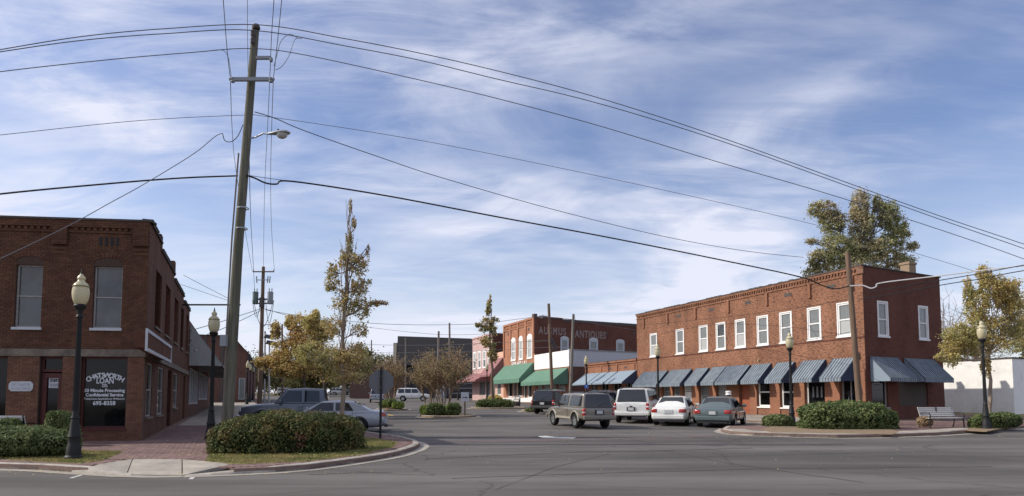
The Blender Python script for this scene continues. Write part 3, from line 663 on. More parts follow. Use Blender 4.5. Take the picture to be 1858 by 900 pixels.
    shop = (a0+.05, a1, g0+.7, 3.0); pan = (p0, p1, g0+.75, 2.95)
    # stepped top: the side parapet falls slightly to the rear
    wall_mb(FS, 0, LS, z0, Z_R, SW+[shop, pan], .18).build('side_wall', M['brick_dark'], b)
    for r_ in SW: window(b, FS, r_, M['white'], M['glass_grey'], rec=.06, fwid=.09, casing=.08)
    window(b, FS, shop, M['greypaint'], M['glass'], rec=.15, fwid=.1, rail=False)
    mb = MB(); fbox(mb, FS, pan[0], pan[1], -.15, -.06, pan[2], pan[3]); mb.build('boarded_window', mat('brown_panel', (.085, .07, .06), .8, .2, noise_amt=.1), b)
    sc_ = (shop[0]+shop[1])/2; fm_ = mat('faint_lettering', (.16, .16, .17), .6, .3)
    for q in range(3): tx = MB(); fbox(tx, FS, sc_-.35+.06*q, sc_+.35-.06*q, -.148, -.145, shop[2]+1.5-.28*q, shop[2]+1.56-.28*q); tx.build('lettering_line', fm_, b)
    mb = MB(); fbox(mb, FS, -.0, LS+.06, -.3, .06, Z_R+.022, Z_R+.085); mb.build('coping', M['coping'], b)
    mb = MB(); fbox(mb, FS, -.07, -.0, -.3, .09, Z_R-.4, Z_R); mb.build('corner_corbel', M['brick_right'], b)
    farA = ptA(LA); e2 = (sideE[0]+dirA.x*LA, sideE[1]+dirA.y*LA)
    back_shell(b, sideE, e2, farA, CR, z0, Z_R, M['brick_dark'], M['roof'], Z_R-.5, 2)
    for sN in (.75, 5.2, 8.2):
        q = (sideE[0]+dirA.x*sN-FS.u.x*.9*(sN < 1), sideE[1]+dirA.y*sN); mb = MB()
        k_ = 1 if sN < 1 else .6; mb.box((q[0]-.45, q[1]-.1, Z_R+.3*k_), (.7*k_, .55*k_, 1.3*k_), FS.rz()); mb.box((q[0]-.45, q[1]-.1, Z_R+1.0*k_), (.8*k_, .65*k_, .14), FS.rz()); mb.build('chimney', M['brick_chim'], b)
    # awnings
    for x0, x1, yb in ((1513, 1553, 694), (1458, 1499, 697), (1412, 1443, 699), (1368, 1400, 702), (1320, 1362, 696), (1294, 1318, 697), (1264, 1287, 698), (1218, 1256, 700), (1168, 1212, 702)):
        a, c = FA.px(x0, 655)[0], FA.px(x1, 655)[0]; a, c = min(a, c), max(a, c)
        awning(b, FA, a, c, 3.92, 2.78, 1.15, M['blue_awn'], M['navy'], .2, ribs=1)
    for x0, x1 in ((1579, 1628), (1641, 1693)):
        a, c = FS.px(x0, 690)[0], FS.px(x1, 690)[0]; awning(b, FS, a, min(c, LS), 3.95, 2.75, 1.15, M['blue_awn'], M['blue_plain'], .2, ribs=1)
    fl = MB(); s, z = FA.px(1377, 653); fl.tube([FA.pt(s, 0, z), FA.pt(s, .12, z-.05)], .05); fl.build('wall_light', M['globe'], b)
    dp = MB(); dp.tube([FA.pt(.45, .1, .4), FA.pt(.45, .1, 3.9)], .035); fbox(dp, FA, .35, .55, .02, .18, 3.9, 4.2); dp.build('downpipe', M['steel'], b)
    return b
M['brick_chim'] = mat('buff_chimney', (.30, .22, .15), .9, .2, noise_amt=.2, nscale=4)
# right sidewalk
RC = [G(*p) for p in ((2500, 742), (2150, 757), (1990, 766), (1858, 777), (1790, 784), (1700, 790.5), (1600, 794), (1520, 795), (1440, 793), (1370, 791), (1325, 788), (1308, 784), (1318, 778))]
RB = [Vector(FA.pt(s, 5.6, 0)) for s in (-1., 8, 20, 31)]
right_poly = [(p.x, p.y) for p in RC + RB] + [(FA.pt(31, -12, 0).x, FA.pt(31, -12, 0).y), (90, 45), (90, RC[0].y)]
side_r = poly_slab('sidewalk', right_poly, H_C, M['paver_base'])
curb(list(reversed(RC)), side_r, 1) ; curb(list(reversed(RB)), side_r, 1, gutter=.25)
cw = [(p.x, p.y) for p in inset_line(list(reversed(RC))[1:9], .19)]
cw2 = [(p.x, p.y) for p in reversed(inset_line(list(reversed(RC))[1:9], 1.0))]
poly_slab('concrete_band', cw+cw2, H_C+.012, M['concrete'], side_r, depth=.02)
cb = [(FA.pt(s, n, 0).x, FA.pt(s, n, 0).y) for s, n in ((.5, .3), (30.5, .3), (30.5, 5.3), (.5, 5.3))]
poly_slab('concrete_walk', cb, H_C+.004, M['concrete_old'], side_r, depth=.02)
pm = MB()
for i in range(0, 110):
    for j in range(0, 75):
        x = 12.2+i*.204+(.102 if j % 2 else 0); y = 27.4+j*.104
        q = (x, y)
        if y < 34.5 and inside(q, right_poly) and not inside(q, cw+cw2) and not inside(q, cb):
            z = gz(y)+H_C+.004; pm.hexa([(x-.098, y-.048, z-.02), (x+.098, y-.048, z-.02), (x+.098, y+.048, z-.02), (x-.098, y+.048, z-.02), (x-.098, y-.048, z), (x+.098, y-.048, z), (x+.098, y+.048, z), (x-.098, y+.048, z)])
pmo = pm.build('paving', M['paver'], side_r, fix=False); pmo['kind'] = 'stuff'
RIGHT = right_building()
# one-storey wing
def wing():
    s0 = LA+.05; s1 = onA(1062)
    b = thing('low_shop', 'single-storey orange brick shop with flat pale blue awnings left of the tall brick building', 'building', (*ptA(s0), gz(60)))
    H = 1.6+ (725-658)*60/1200*1.0; zt = 5.15; z0 = -.3
    op = []
    for x0, x1 in ((1150, 1136), (1128, 1112), (1104, 1090), (1084, 1072)):
        a, c = FA.px(x0, 725)[0], FA.px(x1, 725)[0]
        op.append((min(a, c), max(a, c), 1.5, 3.3))
    wall_mb(FA, s0, s1, z0, zt, op, .18).build('street_wall', M['brick_pilaster'], b)
    for o in op: window(b, FA, o, M['greypaint'], M['glass'], rec=.15, fwid=.1, rail=False, mull=1, sill=False)
    mb = MB(); fbox(mb, FA, s0, s1, 0, .1, zt-.15, zt, uv=True); fbox(mb, FA, s0, s1, 0, .06, zt-.35, zt-.28, uv=True)
    for i in range(4): s = s0+.4+(s1-s0-.8)*i/3; fbox(mb, FA, s-.12, s+.12, 0, .07, zt-1.1, zt-.35, uv=True)
    mb.build('cornice', M['brick_pilaster'], b)
    for s in (s0+1.9, s0+4.6): v = MB(); fbox(v, FA, s-.25, s+.25, -.03, .01, zt-.75, zt-.6); v.build('vent', M['coping'], b)
    p, q = ptA(s0), ptA(s1); d = (FS.u.x*9, FS.u.y*9)
    back_shell(b, q, (q[0]+d[0], q[1]+d[1]), (p[0]+d[0], p[1]+d[1]), p, z0, zt, M['brick_far'], M['roof'], zt-.3)
    mb = MB(); fbox(mb, FA, s0, s1, -.3, .1, zt+.002, zt+.06); mb.build('coping', M['coping'], b)
    n = 3
    for i in range(n):
        a = s0+(s1-s0)*i/n+.05; c = s0+(s1-s0)*(i+1)/n-.12; awning(b, FA, a, c, 4.15, 3.1, 1.5, M['blue_plain'], M['navy'], .12, ribs=0)
wing()
def antiques():
    s0, s1 = onA(970), onA(914); A, B = ptA(s0), ptA(s1); Zt = 11.45; z0 = .2
    b = thing('brick_building', 'tall orange brick antiques store with painted lettering on its dark side wall', 'building', (*A, gz(80)))
    F = FA; wn = []
    for x0, y0, x1, y1 in ((928, 622, 935, 655), (942, 617, 948, 652), (957, 613, 965, 649)):
        r_ = F.rect(x0, y0, x1, y1); wn.append(r_)
    print('ant', [[round(v, 2) for v in r_] for r_ in wn])
    zz = (sum(r_[2] for r_ in wn)/3, sum(r_[3] for r_ in wn)/3); wn = [(r_[0], r_[1], zz[0], zz[1]) for r_ in wn]
    gf = gz(80)+H_C; op = [(s0+.8, s0+2.0, gf+.5, gf+2.7), (s0+2.3, s0+3.3, gf, gf+2.7), (s0+3.8, s0+5.6, gf+.7, gf+2.7), (s0+6.0, s0+6.8, gf, gf+2.7), (s0+7.2, s0+8.6, gf+.6, gf+2.7)]
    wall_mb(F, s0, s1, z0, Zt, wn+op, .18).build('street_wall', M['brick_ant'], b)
    for r_ in wn:
        window(b, F, r_, M['white'], M['glass_pale'], rec=.05, fwid=.14, casing=.12)
        ar = MB(); c = (r_[0]+r_[1])/2; hw = (r_[1]-r_[0])/2+.12; pts = [F.pt(c+hw*math.cos(t), .03, r_[3]+.12+.45*math.sin(t)) for t in [math.pi*k/8 for k in range(9)]]; pts2 = [p-F.n*.05 for p in pts]
        ar.face(pts); [ar.face([pts[k], pts[k+1], pts2[k+1], pts2[k]]) for k in range(8)]; ar.build('window_arch', M['white'], b)
    for i, r_ in enumerate(op): window(b, F, r_, M['white'], M['glass'], rec=.1, fwid=.15, rail=False, sill=False)
    mb = MB(); fbox(mb, F, s0, s1, .0, .12, gf, gf+.55); mb.build('white_base', M['white'], b)
    mb = MB(); fbox(mb, F, s0, s1, 0, .12, Zt-.25, Zt, uv=True); fbox(mb, F, s0, s1, 0, .07, Zt-.9, Zt-.75, uv=True)
    for t in (.02, .25, .5, .75, .98): s = s0+(s1-s0)*t; fbox(mb, F, s-.18, s+.18, 0, .12, 7.2, Zt-.25, uv=True)
    for k in range(int((s1-s0)/.4)): fbox(mb, F, s0+k*.4, s0+k*.4+.2, 0, .1, Zt-.75, Zt-.5, uv=True)
    mb.build('cornice', M['brick_ant'], b)
    for t in (.17, .5, .84): s = s0+(s1-s0)*t; v = MB(); fbox(v, F, s-.25, s+.25, -.05, .01, Zt-1.5, Zt-1.15); v.build('vent', M['coping'], b)
    tx = MB(); c = sum(F.px(x, 664)[0] for x in (929, 955))/2; zz_ = F.px(942, 666)[1]
    put_text(tx, F, c, "HO'S ANT. L & J", 1.0, 1, zz_, .03, bold=.03, width=abs(F.px(929, 664)[0]-F.px(956, 664)[0]), flip=(F.u.dot(Vector((1, 0, 0))) < 0)); tx.build('sign_lettering', M['white'], b, fix=False)
    # side wall towards the camera
    E = (A[0]+FS.u.x*22, A[1]+FS.u.y*22); S = Face(A, E); sw = []
    for x0, x1, y0, y1 in ((1017, 1032, 614, 652), (1069, 1085, 616, 652), (1118, 1133, 619, 656)): r_ = S.rect(x0, y0, x1, y1); sw.append((r_[0]+.12, r_[1]-.12, 6.9, 8.9))
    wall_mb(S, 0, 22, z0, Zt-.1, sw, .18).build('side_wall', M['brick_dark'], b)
    for r_ in sw:
        window(b, S, r_, M['greywhite'], M['glass_grey'], rec=.06, fwid=.12, casing=.12)
        ar = MB(); c = (r_[0]+r_[1])/2; hw = (r_[1]-r_[0])/2+.12; pts = [S.pt(c+hw*math.cos(t), .03, r_[3]+.12+.3*math.sin(t)) for t in [math.pi*k/8 for k in range(9)]]; pts2 = [p-S.n*.05 for p in pts]
        ar.face(pts); [ar.face([pts[k], pts[k+1], pts2[k+1], pts2[k]]) for k in range(8)]; ar.build('window_arch', M['greywhite'], b)
    tx = MB(); a, zc = S.px(977, 604); c, _ = S.px(1027, 606); put_text(tx, S, (a+c)/2, 'AUSMUS', 1.25, 1, zc-.1, .012, bold=.035, width=c-a, space=1.25)
    a, zc = S.px(1043, 608); c, _ = S.px(1099, 608); put_text(tx, S, (a+c)/2, 'ANTIQUES', 1.25, 1, zc-.25, .012, bold=.035, width=c-a, space=1.15); tx.build('wall_lettering', M['ghost'], b, fix=False)
    mb = MB(); fbox(mb, S, 0, 4, -.3, .05, Zt-.1, Zt+.05); fbox(mb, S, 4, 12.5, -.3, .05, Zt-.35, Zt-.1+.06); fbox(mb, S, 12.5, 22, -.3, .05, Zt-.4, Zt-.02); fbox(mb, S, -.1, .35, -.4, .1, Zt, Zt+.35); mb.build('coping', M['coping'], b)
    for x in (1039, 1099, 1150): s, z = S.px(x, 605); v = MB(); fbox(v, S, s-.3, s+.3, -.05, .01, z-.1, z+.15); v.build('vent', M['coping'], b)
    d = Vector(dirA)*(s1-s0); back_shell(b, E, (E[0]+d.x, E[1]+d.y), B, A, z0, Zt-.1, M['brick_dark'], M['roof'], Zt-.6, 2)
    awning(b, F, s0+.2, s1-.3, 6.0, 4.05, 1.9, M['green_awn'], M['green_awn'], .5, ribs=0)
    # white-banded corner shop in front
    t0, t1 = onA(1033), s0-.05; A2 = ptA(t0); b2 = thing('low_shop', 'single-storey corner shop with a broad white parapet band and a green canopy', 'building', (*A2, gz(71)))
    zt = 6.85; E2 = (A2[0]+FS.u.x*14, A2[1]+FS.u.y*14); S2 = Face(A2, E2); op = [(t0+.9, t0+2.6, 1.9, 3.5), (t0+3.1, t0+4.0, 1.3, 3.5), (t0+4.5, t0+6.4, 1.9, 3.5), (t0+6.9, t0+8.3, 1.9, 3.5)]
    op = [o for o in op if o[1] < t1]
    wall_mb(F, t0, t1, 0, zt-1.75, op, .18).build('street_wall', M['brick_pilaster'], b2)
    for o in op: window(b2, F, o, M['white'], M['glass_grey'], rec=.1, fwid=.1, rail=False, mull=1, sill=False)
    wall_mb(S2, 0, 14, 0, zt-1.75, [], .1).build('side_wall', M['brick_far'], b2)
    mb = MB(); fbox(mb, F, t0-.04, t1, -.2, .05, zt-1.75, zt); mb.build('parapet_band', M['whitewall'], b2)
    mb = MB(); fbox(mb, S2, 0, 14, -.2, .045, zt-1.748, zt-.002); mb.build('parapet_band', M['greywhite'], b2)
    mb = MB(); fbox(mb, S2, 0.05, 14, -.25, .12, zt+.003, zt+.09); mb.build('coping', M['greypaint'], b2)
    d = Vector(dirA)*(t1-t0); back_shell(b2, E2, (E2[0]+d.x, E2[1]+d.y), ptA(t1), A2, 0, zt-.3, M['brick_far'], M['roof'], zt-.6, 2)
    awning(b2, F, t0+.2, t1-.3, 4.95, 3.55, 1.9, M['green_awn'], M['green_awn'], .4, ribs=0)
    # peach shop and pink building
    u0, u1, u2 = s1+.05, onA(893), onA(857)
    b3 = thing('low_shop', 'narrow peach shop with a faded red awning between pink and orange buildings', 'building', (*ptA(u0), gz(90)))
    zt = 8.0; op = [(u0+1, u0+2.6, 2.2, 4.4), (u0+3.2, u0+4.2, 1.6, 4.4)]; op = [o for o in op if o[1] < u1]
    wall_mb(F, u0, u1, .5, zt, op, .18).build('street_wall', M['peach'], b3)
    for o in op: window(b3, F, o, M['white'], M['glass_grey'], rec=.1, fwid=.12, rail=False, sill=False)
    d = Vector((FS.u.x*14, FS.u.y*14)); p, q = ptA(u0), ptA(u1); back_shell(b3, q, (q[0]+d.x, q[1]+d.y), (p[0]+d.x, p[1]+d.y), p, .5, zt, M['brick_far'], M['roof'], zt-.3)
    awning(b3, F, u0+.1, u1-.1, 7.2, 4.9, 1.9, M['red_awn'], M['red_awn'], .25, ribs=0)
    b4 = thing('brick_building', 'two-storey pink painted building with white sash windows at the far end', 'building', (*ptA(u1), gz(100)))
    zt = 10.9; op = []
    n = 4
    for i in range(n): s = u1+.05+(u2-u1)*(i+.22)/n; op.append((s, s+(u2-u1)*.55/n, 6.2, 8.6))
    gfd = [(u1+1, u1+2.2, 1.7, 4.2), (u1+3, u1+5.5, 2.2, 4.2)]
    wall_mb(F, u1+.05, u2, .5, zt, op+gfd, .18).build('street_wall', M['pink'], b4)
    for o in op: window(b4, F, o, M['white'], [M['glass_grey'], M['glass_pale']], rec=.06, fwid=.14, casing=.16)
    for o in gfd: window(b4, F, o, M['greypaint'], M['glass_grey'], rec=.1, fwid=.12, rail=False, sill=False)
    mb = MB(); fbox(mb, F, u1+.05, u2, 0, .12, zt-.2, zt); fbox(mb, F, u1+.05, u2, 0, .06, zt-1, zt-.9); mb.build('cornice', M['pink'], b4)
    p, q = ptA(u1+.05), ptA(u2); d = FS.u*16; S4 = Face(p, (p[0]+d.x, p[1]+d.y)); wall_mb(S4, 0, 16, .5, zt, [], .1).build('side_wall', M['brick_dark'], b4)
    back_shell(b4, q, (q[0]+d.x, q[1]+d.y), (p[0]+d.x, p[1]+d.y), p, .5, zt, M['brick_dark'], M['roof'], zt-.3, 2)
    awning(b4, F, u1+.5, u2+1.2, 5.4, 4.3, 2.3, M['red_awn'], M['red_awn'], .2, ribs=0)
antiques()
# white building at the right edge
def white_building():
    C0 = (X(1840, 44), 44.); A = Face(C0, (C0[0]+dirA.x*10, C0[1]+dirA.y*10)); S = Face(C0, (C0[0]+FS.u.x*14, C0[1]+FS.u.y*14)); z0 = 0; zt = 4.33
    b = thing('white_building', 'plain white flat-roofed building with a dark coping behind the bench at the right edge', 'building', (*C0, .4))
    wall_mb(A, 0, 9, z0, zt, [], .1).build('side_wall', M['whitewall'], b); wall_mb(S, 0, 14, z0, zt, [], .1).build('front_wall', M['whitewall'], b)
    e = (C0[0]+S.u.x*14, C0[1]+S.u.y*14); f = (C0[0]+A.u.x*9, C0[1]+A.u.y*9); back_shell(b, e, (e[0]+A.u.x*9, e[1]+A.u.y*9), f, C0, z0, zt, M['whitewall'], M['roof'], zt-.2, 2)
    mb = MB(); fbox(mb, A, -.05, 9.05, -.2, .05, zt+.003, zt+.1); mb.build('coping', M['coping'], b)
    mb = MB(); fbox(mb, S, .21, 14, -.2, .05, zt+.003, zt+.1); mb.build('coping', M['coping'], b)
white_building()
# ---------------------------------------------------------------- left block
CL = (-12.56, 22.6); dl = Vector((-4.5, -.55, 0)).normalized(); FL = Face(CL, (CL[0]+dl.x*12, CL[1]+dl.y*12))
dirL = Vector(((443-CX)/FOC, 1, 0)).normalized(); FE = Face(CL, (CL[0]+dirL.x*20, CL[1]+dirL.y*20)); LE = 18.6
def lay_bricks(F, s0, s1, z0, z1, n, holes=(), bw=.205, bh=.0745, j=.011):
    out = []; row = 0; z = z0
    while z + bh*.8 < z1:
        s = s0 - (bw/2 if row % 2 else 0)
        while s < s1:
            a, c = max(s, s0)+j/2, min(s+bw, s1)-j/2; zz0, zz1 = z+j/2, min(z+bh, z1)-j/2
            parts = [(a, c)]
            for h in holes:
                if h[2] < zz1 and h[3] > zz0:
                    np_ = []
                    for p, q in parts:
                        if q <= h[0] or p >= h[1]: np_.append((p, q)); continue
                        if p < h[0]: np_.append((p, h[0]-.004))
                        if q > h[1]: np_.append((h[1]+.004, q))
                    parts = np_
            for p, q in parts:
                if q-p > .03: out.append((p, q, n, zz0, zz1))
            s += bw
        z += bh; row += 1
    return out
def brick_stuff(F, lst, m_, par, name='brickwork'):
    mb = MB()
    for p, q, n, a, b in lst:
        e = rnd.uniform(-.0025, .003); k = [F.pt(s, nn, z) for z in (a, b) for s, nn in ((p, n), (q, n), (q, n+.011+e), (p, n+.011+e))]
        mb.add(k, [(4, 5, 6, 7), (3, 2, 1, 0), (1, 2, 6, 5), (2, 3, 7, 6), (3, 0, 4, 7)])
    o = mb.build(name, m_, par, fix=True); o['kind'] = 'stuff'; return o
def left_building():
    b = thing('brick_building', 'two-storey dark red brick corner building with the loan office window on its ground floor', 'building', (*CL, H_C))
    zt = 7.72; z0 = -.3; g0 = H_C
    W1 = FL.rect(28, 480, 76, 592); W2 = FL.rect(169, 484, 221, 597); print('LW', [round(v, 2) for v in W1+W2])
    za, zb = (W1[2]+W2[2])/2, (W1[3]+W2[3])/2; W1 = (W1[0], W1[1], za, zb); W2 = (W2[0], W2[1], za, zb)
    W3 = (W1[0]+ (W1[0]-W2[0]), W1[1]+(W1[0]-W2[0]), za, zb)
    px = lambda a, b_: tuple(sorted((FL.px(a, 710)[0], FL.px(b_, 710)[0])))
    shop = (*px(146, 231), g0+.5, 3.05); door = (*px(71, 113), g0+.02, 3.05); shop2 = (*px(-70, 13), g0+.5, 3.05)
    up = [W1, W2, W3]
    archh = lambda r_: (r_[0], r_[1], r_[3], r_[3]+.3)
    holes = up+[shop, door, shop2]
    wall_mb(FL, 0, 11, z0, zt, holes, .2).build('front_wall', M['mortar'], b)
    # bricks: upper wall joined; the piers' bricks piece by piece
    lay = lay_bricks(FL, 0, 5.6, 3.32, zt-.02, 0, up+[archh(q) for q in up]); brick_stuff(FL, lay, M['brick_left'], b)
    pb = []
    for a, c in ((0, shop[0]), (shop[1], door[0]), (door[1], shop2[0])): pb += lay_bricks(FL, a, c, g0, 3.05, .045)
    pb += lay_bricks(FL, shop[0], shop[1], g0, shop[2]-.03, .045)
    bk = MB(); bk.box((0, 0, 0), (.194, .014, .0635)); bm_ = bk.mesh('brick'); bm_.materials.append(M['brick_pier'])
    pb.sort(key=lambda q: (abs((q[1]-q[0])-.194) > .002, FL.pt(q[0], 0, 0).length)); joined = []; k = 0
    mb = MB()
    for a, c in ((-.0, shop[0]), (shop[1], door[0]), (door[1], shop2[0])): fbox(mb, FL, a, c, -.05, .045, z0, 3.05)
    fbox(mb, FL, shop[0], shop[1], -.05, .045, z0, shop[2]-.03); mb.build('pier', M['mortar_pier'], b)
    for q in pb:
        if abs((q[1]-q[0])-.194) < .002 and k < 300 and (q[4]-q[3]) > .06:
            o = bpy.data.objects.new('brick', bm_); COL.objects.link(o); o.parent = b; c = FL.pt((q[0]+q[1])/2, .045+.004+rnd.uniform(-.002, .002), (q[3]+q[4])/2); o.location = c-b.location; o.rotation_euler = (0, 0, FL.rz()); k += 1
        else: joined.append(q)
    brick_stuff(FL, joined, M['brick_pier'], b)
    # pilasters, cornice bands, corbelling (proud courses)
    cm = MB(); extra = []
    for a, c in ((0, .5), (2.62, 3.1), (5.2, 5.7)):
        for q in range(6): fbox(cm, FL, a, c, 0, .025+.016*q*(1 if True else 0), zt-1.15+q*.15, zt-1.08+q*.15)
        fbox(cm, FL, a, c, 0, .1, zt-.85+.0, zt-.001)
        extra += lay_bricks(FL, a, c, zt-.85, zt-.02, .1)
    for a, c in ((.5, 2.62), (3.1, 5.2), (5.7, 11)):
        fbox(cm, FL, a, c, 0, .05, zt-.42, zt-.34); fbox(cm, FL, a, c, 0, .1, zt-.24, zt-.001); extra += lay_bricks(FL, a, c, zt-.24, zt-.02, .1)
        for q in range(int((c-a)/.2)): fbox(cm, FL, a+q*.2, a+q*.2+.1, 0, .075, zt-.34, zt-.24)
    cm.build('corbelling', M['brick_left'], b); brick_stuff(FL, [e for e in extra if e[1] < 5.7], M['brick_left'], b, 'brick_courses')
    mb = MB(); fbox(mb, FL, -.1, 11, -.3, .14, zt+.001, zt+.07); mb.build('coping', M['coping'], b)
    vt = MB(); s, z = FL.px(198, 439)
    for q in (-.28, -.1, .08, .26): fbox(vt, FL, s+q-.045, s+q+.045, -.05, .03, z-.15, z+.15)
    vt.build('vent_slot', M['black'], b)
    for r_ in up:
        window(b, FL, r_, M['bronze'], M['glass_sky'], rec=.13, fwid=.05, sill_mat=M['greywhite'])
        ar = MB(); hw = (r_[1]-r_[0])/2; c = (r_[0]+r_[1])/2; n = 10; z = r_[3]
        pts = [FL.pt(c+hw*math.cos(math.pi*k/n), -.05, z+.12+.17*math.sin(math.pi*k/n)) for k in range(n+1)]; pts = [FL.pt(c+hw, -.05, z-.01)]+pts+[FL.pt(c-hw, -.05, z-.01)]
        fr = [p+FL.n*.03 for p in pts]; ar.face(fr); [ar.face([pts[k], pts[k+1], fr[k+1], fr[k]]) for k in range(len(pts)-1)]; ar.build('arch_panel', M['arch'], b)
        rw = MB()
        for rr, off in ((0, 0), (1, .1)):
            for k in range(14):
                t0, t1 = math.pi*(k+.08)/14, math.pi*(k+.92)/14; r0, r1 = hw+.02+off, hw+.11+off; zz = z+.12
                f = lambda t, r: (c+r*math.cos(t), zz+(.17+(r-hw)*.9)*math.sin(t))
                p = [f(t0, r0), f(t1, r0), f(t1, r1), f(t0, r1)]; rw.hexa([FL.pt(a_, 0, b_) for a_, b_ in p]+[FL.pt(a_, .02, b_) for a_, b_ in p])
        rw.build('arch_brick', M['brick_left'], b)
        ft = MB()
        # masonry infill above the arch panel, level with the bricks
    # lintel
    mb = MB(); fbox(mb, FL, -.06, 11, -.05, .09, 3.05, 3.30); l = mb.build('lintel', M['lintel'], b); bevel(l, .012)
    mb = MB(); fbox(mb, FE, .0, LE, -.05, .08, 3.06, 3.28); mb.build('lintel', M['lintel'], b)
    # shop window, door, neighbour window
    w_ = window(b, FL, shop, M['doorred'], M['glass'], rec=.12, fwid=.07, rail=False)
    tb = MB(); c = (shop[0]+shop[1])/2; wd = shop[1]-shop[0]; n_ = -.118; d = lambda y: FL.px(186, y)[1]
    lc, _ = FL.px(190, 710, n_)
    arc = 'CHATSWORTH'; wpx = abs(FL.px(150, 690)[0]-FL.px(221, 690)[0]); Rr = wpx*.95; zc = d(673)-Rr
    for i, ch in enumerate(arc):
        t = (i-(len(arc)-1)/2)/(len(arc)-1)*1.03; put_text(tb, FL, lc-math.sin(t)*(Rr-.18), ch, .235, 1, zc+math.cos(t)*(Rr-.22), n_, bold=.006, rot=-t, flip=True)
    for s_, y, sz, wp in (('LOAN', 695.5, .27, 32), ('CO.', 702, .14, 11), ('30 Minute Processing', 711, .15, 76), ('Confidential Service', 719, .15, 71), ('Telephone Applications Welcome', 725, .085, 76), ('695-8358', 735, .19, 42)):
        put_text(tb, FL, lc, s_, sz, 1, d(y), n_, bold=.004 if sz > .1 else .001, width=wp/1200*20.4, flip=True)
    tb.build('window_lettering', M['lettering'], w_, fix=False)
    # dim things behind the pane seen as reflections in the photograph: a counter and a strip light
    dr = window(b, FL, (door[0], door[1], g0+2.4, door[3]), M['doorred'], M['glass'], rec=.14, fwid=.08, rail=False, sill=False, name='transom')
    dd = window(b, FL, (door[0]+.02, door[1]-.02, door[2], g0+2.36), M['doorred'], M['glass'], rec=.14, fwid=.16, rail=False, sill=False, name='door')
    c = (door[0]+door[1])/2; z = FL.px(92, 692)[1]; nt_ = MB(); fbox(nt_, FL, c-.24, c+.14, -.135, -.128, z-.22, z+.14); nn = nt_.build('notice', M['greywhite'], dd)
    tx = MB(); put_text(tx, FL, c-.05, 'SORRY', .14, 1, z-.01, -.126, bold=.006, width=.3, flip=True)
    for q in range(2): fbox(tx, FL, c-.2, c+.1, -.128, -.126, z-.16+q*.06, z-.14+q*.06)
    tx.build('notice_lettering', M['lettering_dark'], dd, fix=False)
    h = MB(); h.tube([FL.pt(door[0]+.13, -.1, 1.15), FL.pt(door[0]+.13, -.03, 1.15)], .03, n=10); h.build('handle', M['chrome'], dd)
    window(b, FL, shop2, M['doorred'], M['glass'], rec=.12, fwid=.07, rail=False); 
    # small plaque
    s0_, z1_ = FL.px(19, 692); s1_, z2_ = FL.px(62, 710); a, c = min(s0_, s1_), max(s0_, s1_); pl = MB(); r_ = .08
    oc = [(a+r_, z2_), (c-r_, z2_), (c, z2_+r_), (c, z1_-r_), (c-r_, z1_), (a+r_, z1_), (a, z1_-r_), (a, z2_+r_)]; f0 = [FL.pt(p, .065, q) for p, q in oc]; f1 = [FL.pt(p, .09, q) for p, q in oc]; pl.face(f1); pl.face(f0)
    for k in range(8): pl.face([f0[k], f0[(k+1) % 8], f1[(k+1) % 8], f1[k]])
    pq = pl.build('plaque', M['greywhite'], b); ln = MB(); zz = (z1_+z2_)/2
    fbox(ln, FL, a+.1, c-.1, .09, .094, zz+.02, zz+.1); fbox(ln, FL, a+.08, c-.08, .09, .094, zz-.11, zz-.03); ln.build('plaque_lettering', mat('plaque_grey', (.30, .31, .36), .6, .3, col2=(.55, .56, .6), nscale=22), pq)
    # side wall towards the side street
    q = lambda x0, x1: tuple(sorted((FE.px(x0, 560)[0], FE.px(x1, 560)[0])))
    UW = [(*q(281, 292), 4.35, 6.5), (*q(300, 309), 4.35, 6.5), (*q(317, 324), 4.35, 6.5), (*q(329, 334), 4.35, 6.5), (*q(339, 343), 4.35, 6.5)]
    LW = [(*q(271, 281), 1.0, 2.9), (*q(291, 301), 1.0, 2.9), (*q(320, 327), 1.2, 2.9)]; LD = [(*q(309, 316), .3, 2.95), (*q(337, 341), .4, 2.95)]
    step = [(0, 3.4, zt), (3.4, 8.8, zt-.28), (8.8, 14.2, zt-.55), (14.2, LE, zt-.8)]
    for i, (a, c, h_) in enumerate(step):
        wall_mb(FE, a, c, z0, h_, UW+LW+LD, .2).build('side_wall', M['brick_left_side'], b)
        mb = MB(); fbox(mb, FE, a, c, -.3, .07, h_+.001, h_+.08)
        n = int((c-a)/.5)
        for k in range(n): fbox(mb, FE, a+k*.5, a+k*.5+.34, -.25, .1, h_+.08, h_+.08+rnd.uniform(.02, .06))
        mb.build('coping', M['coping'], b)
    for s in (3.4, 8.8): mb = MB(); fbox(mb, FE, s-.25, s+.25, -.45, .02, zt-.3, zt+.35); mb.build('chimney', M['brick_left'], b)
    for r_ in UW: window(b, FE, r_, M['arch'], M['doorred'], rec=.17, fwid=.1, sill_mat=M['lintel'])
    for r_ in LW: window(b, FE, r_, M['bronze'], M['glass'], rec=.08, fwid=.05, sill_mat=M['lintel'])
    for r_ in LD: window(b, FE, r_, M['doorred'], M['doorred'], rec=.15, fwid=.1, rail=False, sill=False, name='door')
    d = Vector(dirL)*LE; far = (CL[0]+d.x, CL[1]+d.y); lf = (CL[0]+dl.x*11, CL[1]+dl.y*11)
    back_shell(b, far, (lf[0]+d.x, lf[1]+d.y), lf, CL, z0, zt-.9, M['brick_left_side'], M['roof'], zt-1, 2)
    # framed sign box hung off the side wall
    sg = MB(); a, c = FE.px(266, 640, .45)[0], FE.px(311, 650, .45)[0]
    za_, zb_ = 3.05, 3.72
